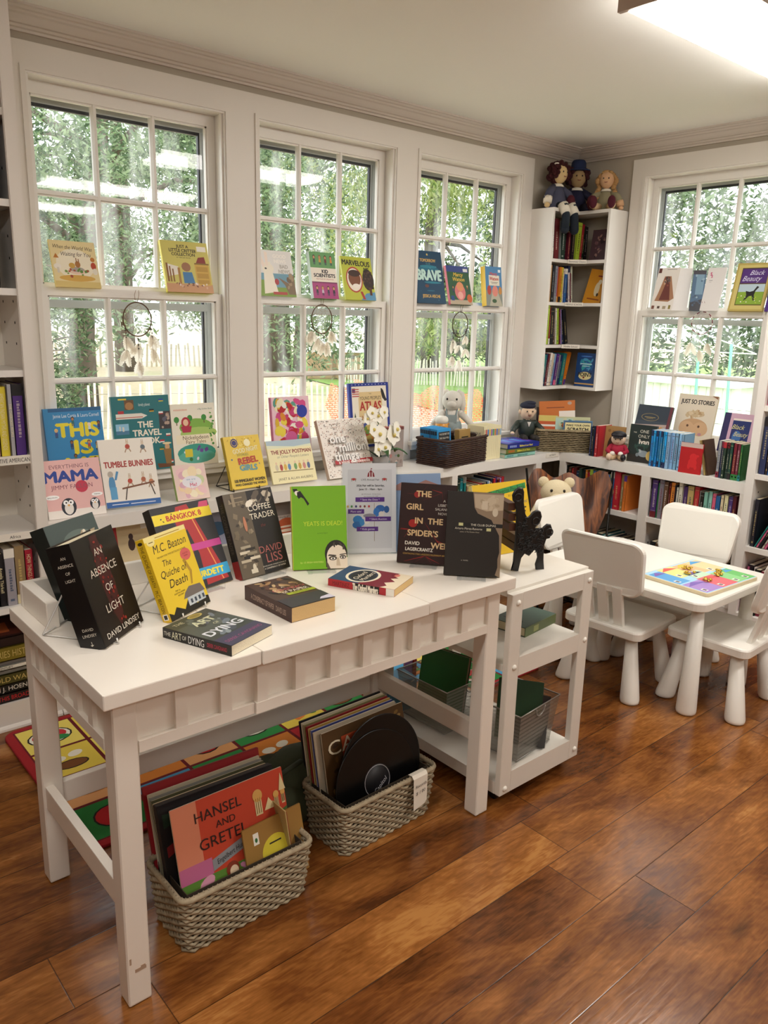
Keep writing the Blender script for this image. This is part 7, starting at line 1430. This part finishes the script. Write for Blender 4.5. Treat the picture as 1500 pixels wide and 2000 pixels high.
# ================================================================ dream catchers
FEA = bpy.data.materials.new('white_feather'); FEA.use_nodes = True; n = FEA.node_tree.nodes; L = FEA.node_tree.links; n.clear()
o = n.new('ShaderNodeOutputMaterial'); d = n.new('ShaderNodeBsdfDiffuse'); tl = n.new('ShaderNodeBsdfTranslucent'); x = n.new('ShaderNodeMixShader'); x.inputs[0].default_value = .55
d.inputs[0].default_value = tl.inputs[0].default_value = lin('#f4efe6'); L.new(d.outputs[0], x.inputs[1]); L.new(tl.outputs[0], x.inputs[2]); L.new(x.outputs[0], o.inputs[0])
def catcher(label, X, hoop, bead, web, thread, feathers, wrap=False, R_=.059, hgt=.085):
    t = thing('dream_catcher', label, 'dream catcher', group='dream catchers hanging from the window rails'); t.matrix_world = X
    if wrap:
        n_ = 40; P = [(R_*math.cos(2*math.pi*i/n_), 0, R_*math.sin(2*math.pi*i/n_)) for i in range(n_)]
        for q in range(2):
            m = MB(M(('#7a1c34', '#efe9e2')[q], .7))
            for i in range(20):
                if i % 2 == q: m.tube([P[2*i], P[(2*i+1) % n_], P[(2*i+2) % n_]], .0024, n=6)
            m.build('wrapped_hoop', t)
    else:
        m = MB(M(hoop, .6)); m.tube([(R_*math.cos(R(a)), 0, R_*1.12*math.sin(R(a))) for a in range(0, 360, 10)], .0026, n=6, closed=True); m.build('hoop', t)
    m = MB(M(web, .7))
    for k in range(3):
        r0 = R_*(1-.27*k); n_ = 9; a0 = 20*k
        for i in range(n_):
            a, c = 2*math.pi*(i)/n_+a0, 2*math.pi*(i+1)/n_+a0; mid = (a+c)/2; m.tube([(r0*math.cos(a), 0, r0*math.sin(a)), (r0*.74*math.cos(mid), .0, r0*.74*math.sin(mid)), (r0*math.cos(c), 0, r0*math.sin(c))], .0007, n=3)
    m.build('web', t)
    m = MB(M(thread, .7)); m.tube([(-.004, 0, R_*1.1), (-.009, -.004, hgt*1.1), (-.006, -.012, hgt*1.32)], .001); m.tube([(.004, 0, R_*1.1), (.009, -.004, hgt*1.1), (.006, -.012, hgt*1.32)], .001); m.build('hanging_loop', t)
    g = random.Random(len(label))
    for x, z0, ln, nf in feathers:
        m = MB(M(thread, .7)); m.tube([(x, 0, z0), (x, 0, z0-ln)], .0008)
        m.build('strand', t)
        m = MB(M(bead, .4)); 
        for q in (.35, .5): m.ell((x, 0, z0-ln*q), (.003, .003, .003), n=7, k=5)
        m.build('beads', t)
        for q in range(nf):
            fm = MB(FEA); a = g.uniform(-35, 35); l_ = g.uniform(.05, .08); X2 = T(x, g.uniform(-.004, .004), z0-ln) @ RY(a) @ RZ(g.uniform(-50, 50)); P = []
            N_ = 14
            for i in range(N_+1): u = i/N_; P.append((.0125*max(0, math.sin(math.pi*min(1, u)))**.6*(1+.16*(-1)**i), -l_*u))
            L2 = [(-p-.001*(i % 2), z) for i, (p, z) in enumerate(P)]
            vs = [(p, .002*math.sin(z*80), z) for p, z in P]+[(p, .002*math.sin(z*80), z) for p, z in L2]; k = N_+1
            vs += [(0, .003, z) for p, z in P]
            fm.add(vs, [(i, i+1, 2*k+i+1, 2*k+i) for i in range(N_)]+[(2*k+i, 2*k+i+1, k+i+1, k+i) for i in range(N_)], X=X2); fm.build('feather', t)
    return t
catcher('brown hooped dream catcher with black beads on the first window', T(-2.758, .022, 1.437), '#5a3f28', '#1a1614', '#b8a890', '#8a6a48', [(-.052, -.02, .045, 4), (-.05, -.02, .10, 4), (0, -.065, .03, 4), (.0, -.065, .10, 5), (.055, -.02, .04, 4), (.06, -.02, .095, 5)])
catcher('brown hooped dream catcher with spread feathers on the middle window', T(-1.846, .022, 1.455), '#5a3f28', '#1a1614', '#b8a890', '#8a6a48', [(-.058, -.025, .03, 6), (-.02, -.06, .03, 5), (.01, -.06, .05, 5), (.056, -.025, .03, 6), (.03, -.06, .045, 4)])
catcher('narrow brown dream catcher with long feather strings on the third window', T(-.908, .022, 1.443), '#4a3626', '#1a1614', '#b8a890', '#4a3626', [(-.05, -.02, .06, 3), (-.05, -.02, .15, 4), (.045, -.02, .04, 4), (.05, -.02, .11, 4), (0, -.06, .05, 3), (0, -.06, .13, 3)], R_=.06)
catcher('red and white wrapped dream catcher on the right window', T(.022, -.880, 1.485) @ RZ(-90), '#7a1c34', '#e8e0d8', '#d8d0c8', '#7a1c34', [(-.05, -.03, .075, 3), (.0, -.058, .085, 4), (.045, -.035, .07, 4)], wrap=True)

# ================================================================ orchid and bits on the low bookcase
t = thing('orchid', 'potted white orchid standing behind the printed flyer', 'plant', (-1.66, -.20, ZS+.001))
m = MB(M('#a9a7a6', .4)); m.lathe([(.035, 0), (.042, .005), (.05, .075), (.052, .085), (.047, .085), (.044, .07), (0, .068)], 20); m.build('pot', t)
ST_ = M('#4f6a34', .6); PET = M('#f1eee2', .6); YEL = M('#d8c46a', .6)
m = MB(ST_); m.tube([(0, 0, .07), (.01, .0, .16), (-.01, -.01, .23), (-.04, -.02, .27), (-.08, -.03, .29)], .0028); m.tube([(0, 0, .07), (.02, -.01, .14), (.05, -.03, .20)], .0024); m.build('stem', t)
for a, l_ in ((20, .15), (160, .16), (250, .13), (310, .14)):
    m = MB(M('#2f5a2c', .4)); X2 = T(0, 0, .07) @ RZ(a); vs = []
    for i in range(9): u = i/8; w_ = .022*math.sin(math.pi*(u*.9+.1)); vs += [(l_*u, -w_, .05*math.sin(u*2.6)+.004), (l_*u, 0, .05*math.sin(u*2.6)-.002), (l_*u, w_, .05*math.sin(u*2.6)+.004)]
    m.add(vs, [(3*i+q, 3*i+3+q, 3*i+4+q, 3*i+1+q) for i in range(8) for q in (0, 1)], X=X2); m.build('leaf', t)
for i, (x, y, z, a, s_) in enumerate(((-.085, -.04, .30, 10, 1), (-.05, -.045, .285, -20, 1.1), (-.015, -.045, .30, 15, 1), (-.115, -.04, .275, 40, .9), (-.05, -.06, .20, -10, 1.45), (.035, -.06, .19, 25, 1.6), (-.09, -.06, .225, 40, 1.2), (.06, -.055, .215, 50, 1.3), (-.02, -.065, .135, 0, 1.3), (-.065, -.065, .13, 40, 1.1))):
    m = MB(PET); X2 = T(x, y, z) @ RX(-12) @ RZ(a*.5)
    for q in range(5):
        aa = 90+72*q+a; r_ = .022*s_; w_ = .017*s_*(1.25 if q in (1, 4) else .9)
        X3 = X2 @ RY(-aa) ; vs = []
        for k in range(7): u = k/6; ww = w_*math.sin(math.pi*(u*.88+.1)); vs += [(r_*1.5*u+.002, -.004*u, -ww), (r_*1.5*u+.002, .006*u*u-.003, 0), (r_*1.5*u+.002, -.004*u, ww)]
        m.add(vs, [(3*k+j, 3*k+3+j, 3*k+4+j, 3*k+1+j) for k in range(6) for j in (0, 1)], X=X3, smooth=True)
    m.ell((0, -.006, -.002), (.006*s_, .007*s_, .007*s_), YEL, X=X2, n=8, k=5); m.build('blossom', t)
m = MB(ST_)
for i in range(5): m.ell((.03+.012*i, -.055, .14-.014*i+.02*(i % 2)), (.007, .006, .008), n=8, k=5)
m.build('bud', t)
m = plain_book('book', .15, .205, .03, '#9b8f8a', '#c9c0b8'); m.box((-.001, .0, .19), (.151, .031, .206), M('#a8544e', .5))
for i in range(20): m.oval(rnd.uniform(.01, .14), rnd.uniform(.01, .12), .008, .006, -.0004-.00001*i, M(rnd.choice(['#c9b8b0', '#7a8a8a', '#b07a74', '#8a7a74']), .6), n=7)
o = m.build('keepsake_box', label='grey patterned keepsake box with a muted red lid behind the orchid', cat='box'); o.matrix_world = T(-1.60, -.13, ZS+.001) @ RZ(-5)
# folded red cards and a clear folder with a black roll end, behind the red-black hardback
for i, (dx, rz_, l) in enumerate(((0, 20, 'red and white folded card nearest the table behind the web-patterned hardback'), (.06, 35, 'red and white folded card further right behind the web-patterned hardback'))):
    m = MB(M('#a81c28', .5)); m.add([(0, 0, 0), (.12, .01, 0), (.12, .03, .20), (0, .02, .19)], [(0, 1, 2, 3)]); m.add([(0, -.012, 0), (.12, .002, 0), (.12, -.0, .19), (0, -.01, .185)], [(0, 1, 2, 3)], '#e8e2dc'); m.add([(.02, -.0125, .05), (.10, -.003, .05), (.10, -.005, .15), (.02, -.0125, .15)], [(0, 1, 2, 3)], '#a81c28')
    o = m.build('greeting_card', label=l, cat='card', group='red cards behind the hardbacks'); o.matrix_world = T(-2.43+dx, -1.235, .762 if dx < .01 else .71) @ RZ(rz_-40) @ RX(-6)
t = thing('magazine_file', 'clear slanted file with a landscape magazine and a black roll end, behind the hardbacks', 'file'); t.matrix_world = T(-2.56, -1.33, .762) @ RZ(-25) @ RX(-14)
m = MB(M('#8fa6c8', .4)); m.box((0, 0, 0), (.17, .004, .24)); m.poly([(.01, .19), (.16, .19), (.16, .205), (.12, .22), (.08, .205), (.04, .215), (.01, .2)], -.0004, M('#a87a70', .5)); m.build('magazine', t)
m = MB(ACR); m.box((-.004, -.004, 0), (.174, -.002, .245)); m.build('clear_cover', t)
m = MB(M('#141214', .35)); m.lathe([(.0, -.01), (.024, -.01), (.026, 0), (.024, .01), (0, .01)], 20, X=T(-.012, .01, .235) @ RX(90)); m.build('roll_end', t)
m = MB(M('#2b86b8', .4)); m.box((0, 0, 0), (.12, .012, .17), bev=.003); m.ell((.05, -.001, .13), (.03, .003, .02), M('#5fb04a', .5))
o = m.build('board_book', label='blue and green board book edge just left of the big yellow board book', cat='book'); o.matrix_world = T(-2.36, -1.29, .709) @ RZ(-15) @ RX(-12)
# red and orange striped post of a child's easel standing behind the table
t = thing('toy_easel', 'child\'s easel leg, orange and purple panel with a dark red edge, beyond the table', 'easel', (-2.14, -.98, .012), -20)
m = MB(M('#c8742c', .5)); m.box((-.02, 0, .16), (.014, .012, .52)); m.build('orange_panel', t)
m = MB(M('#8a66b0', .5)); m.box((-.02, 0, 0), (.014, .012, .16)); m.build('purple_panel', t)
m = MB(M('#8a1620', .5)); m.box((.014, -.006, 0), (.03, .018, .56), bev=.002); m.build('red_edge', t)
# white table leg of another low table standing on the rug
# ================================================================ outside
GZ = -.4
def ground_mat():
    m = bpy.data.materials.new('yard_ground'); m.use_nodes = True; n = m.node_tree.nodes; L = m.node_tree.links; b = n['Principled BSDF']; b.inputs['Roughness'].default_value = .95
    tc = n.new('ShaderNodeTexCoord'); a = n.new('ShaderNodeTexNoise'); a.inputs['Scale'].default_value = .12; a.inputs['Detail'].default_value = 3; c = n.new('ShaderNodeTexNoise'); c.inputs['Scale'].default_value = 9; c.inputs['Detail'].default_value = 5
    r1 = n.new('ShaderNodeValToRGB'); r1.color_ramp.elements[0].position = .30; r1.color_ramp.elements[0].color = lin('#7d9a55'); r1.color_ramp.elements[1].position = .42; r1.color_ramp.elements[1].color = lin('#c9b89a')
    mr = n.new('ShaderNodeMapRange'); mr.inputs[3].default_value = .7; mr.inputs[4].default_value = 1.15; mx = n.new('ShaderNodeMix'); mx.data_type = 'RGBA'; mx.blend_type = 'MULTIPLY'; mx.inputs[0].default_value = 1
    L.new(tc.outputs['Object'], a.inputs['Vector']); L.new(tc.outputs['Object'], c.inputs['Vector']); L.new(a.outputs['Fac'], r1.inputs[0]); L.new(c.outputs['Fac'], mr.inputs[0]); L.new(r1.outputs[0], mx.inputs[6]); L.new(mr.outputs[0], mx.inputs[7]); L.new(mx.outputs[2], b.inputs['Base Color'])
    return m
m = MB(ground_mat()); m.add([(-40, .3, GZ), (-40, 90, GZ), (90, 90, GZ), (90, -50, GZ), (.3, -50, GZ), (.3, .3, GZ)], [(0, 5, 4, 3, 2, 1)]); m.build('yard_ground', kind='structure')
m = MB(M('#7f9d4e', .95, var=.3, vscale=2)); m.add([(7.5, 8.5, GZ+.02), (12, 24, GZ+.02), (30, 40, GZ+.02), (34, 10, GZ+.02), (12, -6, GZ+.02), (4, -5, GZ+.02), (3, 3, GZ+.02)], [(0, 6, 5, 4, 3, 2, 1)]); m.build('lawn', kind='structure')

LEAFM = {}
def leaf_mat(c):
    if c in LEAFM: return LEAFM[c]
    m = bpy.data.materials.new('leaf'); m.use_nodes = True; n = m.node_tree.nodes; L = m.node_tree.links; n.clear()
    o = n.new('ShaderNodeOutputMaterial'); d = n.new('ShaderNodeBsdfDiffuse'); t = n.new('ShaderNodeBsdfTranslucent'); x = n.new('ShaderNodeMixShader'); x.inputs[0].default_value = .45
    d.inputs[0].default_value = lin(c); t.inputs[0].default_value = lin(c); L.new(d.outputs[0], x.inputs[1]); L.new(t.outputs[0], x.inputs[2]); L.new(x.outputs[0], o.inputs[0]); LEAFM[c] = m; return m
BARK = M('#6b5f55', .95, bump=1, bscale=12, var=.3, vscale=5)
def tree(label, x, y, h, r, base, cols, n=5000, leaf=.09, trunk=.22, seed=1, group='trees beyond the fences', lean=(0, 0), squash=1, weep=.0, nm='tree'):
    g = random.Random(seed); t = thing(nm, label, 'tree', (x, y, GZ), group=group)
    m = MB(BARK); P = [(lean[0]*(i/6)**1.3+.08*math.sin(i*1.3+seed), lean[1]*(i/6)**1.3, h*.8*i/6) for i in range(7)]; m.tube(P, [trunk*(1-.12*i) for i in range(7)], n=10)
    br = []
    for i in range(14):
        z = g.uniform(base*.9, h*.85); a = g.uniform(0, 6.28); l = r*g.uniform(.5, .95); q = lean[0]*(z/h)**1.3
        e = (q+l*math.cos(a), l*math.sin(a), z+g.uniform(.1, .5)*l*(-1 if weep else 1)); br.append(e); m.tube([(q, 0, z), ((q+e[0])/2, e[1]/2, (z+e[2])/2+.12*l), e], [trunk*.3, trunk*.18, trunk*.06], n=6)
    m.build('trunk', t)
    clumps = [(g.uniform(-1, 1), g.uniform(-1, 1), g.uniform(0, 1)) for _ in range(46)]
    C = []
    for cx, cy, cz in clumps:
        d = math.hypot(cx, cy); 
        if d > 1: cx, cy = cx/d, cy/d
        zz_ = base+(h-base)*cz; rr = r*(1-.55*cz**1.6)*squash; C.append((cx*rr+lean[0]*cz, cy*rr, zz_, r*g.uniform(.22, .38)))
    for k, c in enumerate(cols):
        vs = []; fs = []
        for i in range(n//len(cols)):
            cx, cy, cz, cr = g.choice(C); a, b2 = g.uniform(0, 6.28), math.acos(g.uniform(-1, 1)); q = cr*g.uniform(.35, 1.05)
            p = Vector((cx+q*math.sin(b2)*math.cos(a), cy+q*math.sin(b2)*math.sin(a), cz+q*math.cos(b2)*.8)); s = leaf*g.uniform(.5, 1.3)
            u = Vector((g.uniform(-1, 1), g.uniform(-1, 1), g.uniform(-.8, .8)-weep)).normalized(); v = u.cross(Vector((g.uniform(-1, 1), g.uniform(-1, 1), g.uniform(-1, 1)))).normalized(); j = len(vs)
            vs += [p-u*s, p+v*s*.3, p+u*s, p-v*s*.3]; fs.append((j, j+1, j+2, j+3))
        m = MB(leaf_mat(c)); m.add(vs, fs); m.build('foliage', t)
    return t
DG = ['#5c7355', '#475a42', '#788e67', '#92a480']
YG = ['#a9b86c', '#bfca84', '#879f66', '#d2d6a4']
PG = ['#8a9d7d', '#a4b396', '#6f8468', '#bcc6b0']
tree('broad grey-green yew with a forked trunk close outside the first window', 1.45, 12.2, 9.5, 4.6, 1.5, DG+['#84967a'], 60000, .066, .27, 3, lean=(.9, 0))
tree('dense dark evergreen shrub at the left of the first window', -.1, 10.6, 4.6, 1.35, .1, DG, 14000, .06, .1, 21)
tree('second grey-green evergreen behind the yew, towards the middle window', 6.5, 22, 13, 4.6, 1.0, PG, 27200, 0.132, .35, 4)
tree('pale leafy tree far left beyond the first window', -6.0, 19, 12, 5.2, .8, PG+YG[:1], 25500, 0.121, .3, 5)
tree('yellow-green cypress outside the middle window', 11.3, 19.4, 11, 2.9, 2.3, YG, 25500, 0.088, .14, 6, weep=.8)
tree('tall bare-trunked pine left of the cypress', 11.2, 20.6, 15, 4.2, 6.5, DG, 15300, 0.132, .52, 7)
tree('feathery golden cypress outside the third window', 15.5, 17.4, 12.5, 3.4, 1.2, YG, 27200, 0.11, .34, 8, weep=.8)
tree('dark spruce behind the golden cypress', 19.5, 16.8, 15, 3.8, .6, DG, 23800, 0.143, .4, 9)
tree('dark spruce filling the right side of the third window', 15.5, 11.0, 11, 3.0, .4, DG+YG[:1], 22100, 0.11, .4, 10)
tree('wide evergreen outside the right window', 15.8, 5.2, 10.5, 4.4, .2, DG+PG[:2], 30600, 0.11, .35, 11)
tree('lighter evergreen at the right of the right window', 14.5, -.6, 10, 4.2, .0, DG+YG[:2], 27200, 0.11, .35, 12)
tree('mixed evergreen deep behind the right window', 21, 2.2, 14, 5.0, .0, PG+DG[:2], 23800, 0.154, .4, 13)
m = MB(M('#cfc4b2', .9)); m.tube([(11.0, 2.6, -.4), (11.2, 1.5, 2.4), (11.6, .9, 3.8), (12.0, .3, 5.6)], [.16, .14, .11, .08], n=8); m.build('tree', label='pale bare slanting trunk seen through the right window', cat='tree')

# fences: slat (snow) fences, each slat a part of its fence
def slat_fence(label, pts, h, col, w_=.038, gap=.05, lean=.03, mesh=None, seed=1, group='slat fences in the yard', limit=110):
    t = thing('slat_fence', label, 'fence', (pts[0][0], pts[0][1], GZ), group=group); g = random.Random(seed); mt = M(col, .9); o0 = Vector((pts[0][0], pts[0][1], 0)); n = 0
    more = MB(mt)
    for (x0, y0), (x1, y1) in zip(pts, pts[1:]):
        L_ = math.hypot(x1-x0, y1-y0); k = int(L_/(w_+gap)); a = math.degrees(math.atan2(y1-y0, x1-x0))
        for i in range(k):
            x, y = x0+(x1-x0)*i/k-o0.x, y0+(y1-y0)*i/k-o0.y; hh = h*g.uniform(.93, 1.04)
            X2 = T(x, y, 0) @ RZ(a) @ RY(g.uniform(-4, 4)) @ RX(g.uniform(-2, 2))
            mm = MB(mt) if n < limit-10 else more; mm.box((-w_/2, -.006, 0), (w_/2, .006, hh), X=X2)
            if n < limit-10: mm.build('slat', t)
            n += 1
        mw = MB(M('#7a7672', .5)); 
        for q in (.2, .5, .8): mw.tube([(x0-o0.x, y0-o0.y, h*q), (x1-o0.x, y1-o0.y, h*q)], .004, n=4)
        mw.build('wire', t)
    if more.v: o = more.build('slats', t, kind='stuff')
    return t
slat_fence('weathered slat fence across the yard behind the yew', [(3.5, 24.5), (9.5, 23.6), (14.5, 20.8)], .8, '#d8cdb8', .07, .10, seed=2)
slat_fence('leaning slat fence close outside the first and middle windows', [(.2, 8.6), (2.3, 7.9), (3.9, 6.5)], .84, '#dccfb4', .032, .045, seed=3)
slat_fence('pale slat fence beyond the lawn in the third window', [(10.2, 15.6), (13.2, 12.4), (15.5, 10.5)], .75, '#e0d8c8', .035, .05, seed=4)
slat_fence('white picket fence outside the right window', [(7.9, 3.2), (8.2, 2.0), (8.4, .6)], .78, '#f0efe8', .05, .05, seed=5, group=None)
# orange safety netting
m = MB(); OM = bpy.data.materials.new('orange_netting'); OM.use_nodes = True; n = OM.node_tree.nodes; L = OM.node_tree.links; b = n['Principled BSDF']; b.inputs['Base Color'].default_value = lin('#ee7a58'); b.inputs['Roughness'].default_value = .6
tc = n.new('ShaderNodeTexCoord'); sp = n.new('ShaderNodeSeparateXYZ'); L.new(tc.outputs['UV'], sp.inputs[0])
br_ = n.new('ShaderNodeTexBrick'); br_.inputs['Scale'].default_value = 9; br_.inputs['Mortar Size'].default_value = .06; br_.inputs['Color1'].default_value = (0, 0, 0, 1); br_.inputs['Color2'].default_value = (0, 0, 0, 1); br_.inputs['Mortar'].default_value = (1, 1, 1, 1)
mp = n.new('ShaderNodeMapping'); mp.inputs['Rotation'].default_value = (R(90), 0, 0); L.new(tc.outputs['Object'], mp.inputs[0]); L.new(mp.outputs[0], br_.inputs['Vector']); L.new(br_.outputs['Color'], b.inputs['Alpha'])
vs = []; N_ = 40
for i in range(N_+1):
    u = i/N_; x, y = 2.6+2.6*u, 5.9-1.3*u; x += .06*math.sin(i*1.9)
    for q in range(7): v = q/6; vs.append((x+.05*math.sin(i*.9+q), y+.06*math.sin(i*1.3+q*2), GZ+(.98-.22*u-.08*math.sin(i*.8))*v))
m.add(vs, [(7*i+q, 7*i+7+q, 7*i+8+q, 7*i+1+q) for i in range(N_) for q in range(6)], OM, smooth=True); m.build('safety_netting', label='crumpled orange safety netting strung up outside the middle and third windows', cat='netting')
# shed
t = thing('garden_shed', 'beige shed with a white rounded roof outside the middle window', 'shed', (10.95, 16.9, GZ), -35); t.scale = (.62, .62, .5)
m = MB(M('#b89c7c', .8)); m.box((-1.3, -.9, 0), (1.3, .9, 1.7)); m.build('wall', t)
m = MB(M('#e9e8e4', .6)); P = [(-1.1, 1.68), (-.9, 2.0), (-.5, 2.32), (0, 2.45), (.5, 2.32), (.9, 2.0), (1.1, 1.68)]; m.prism(P, -1.45, 1.45, X=Matrix(((0, 0, 1, 0), (1, 0, 0, 0), (0, 1, 0, 0), (0, 0, 0, 1)))); m.build('roof', t)
m = MB(M('#a58a6a', .8))
for a, c in ((-1.2, -.1), (.1, 1.2)): m.box((a, -.93, .1), (c, -.9, 1.2))
m.build('door_panel', t)
m = MB(M('#6e6a66', .6)); m.box((-.2, -.94, 1.3), (.35, -.9, 1.5)); m.box((.5, -.94, 1.3), (1.1, -.9, 1.5)); m.build('window', t)
m = MB(M('#8e7458', .8)); m.box((-.06, -.98, 0), (.06, -.9, 1.65)); m.build('corner_post', t)
# white utility building and drying frame beyond the right window
t = thing('utility_building', 'low white clapboard building outside the right window', 'building', (9.0, 4.0, GZ))
m = MB(M('#eceae6', .7)); m.box((0, -.75, 0), (2.0, 1.3, .88))
for i in range(14): m.box((-.012, -.75+.145*i, .02), (0, -.74+.145*i, .86), M('#c9c7c2', .7))
m.build('wall', t)
m = MB(M('#f2f1ee', .6)); m.box((-.1, -.85, .88), (2.1, 1.4, .95)); m.build('roof', t)
t = thing('drying_frame', 'white triangular drying frame on two mint green posts outside the right window', 'frame', (6.5, 2.5, GZ))
m = MB(M('#f4f4f4', .5)); Q = lambda y, z, x=0: (x, y-2.5, z-GZ)
for a_, c_ in ((Q(3.30, 1.43), Q(2.72, 1.425)), (Q(2.81, 1.463), Q(1.817, 1.131, .1)), (Q(3.281, 1.125), Q(1.817, 1.131, .1)), (Q(3.275, 1.09, .2), Q(2.9, 1.12, .1)), (Q(2.86, 1.412, .05), Q(2.403, 1.13, .1)), (Q(3.12, 1.48), Q(3.12, 1.38))): m.tube([a_, c_], .0085, n=6)
m.build('white_bar', t)
for y0, z0, y1 in ((2.576, 1.06, 2.50), (2.125, 1.251, 2.04)):
    m = MB(M('#5fd694', .5)); m.tube([Q(y1, GZ), Q(y0, z0)], .02, n=10); m.build('green_post', t)
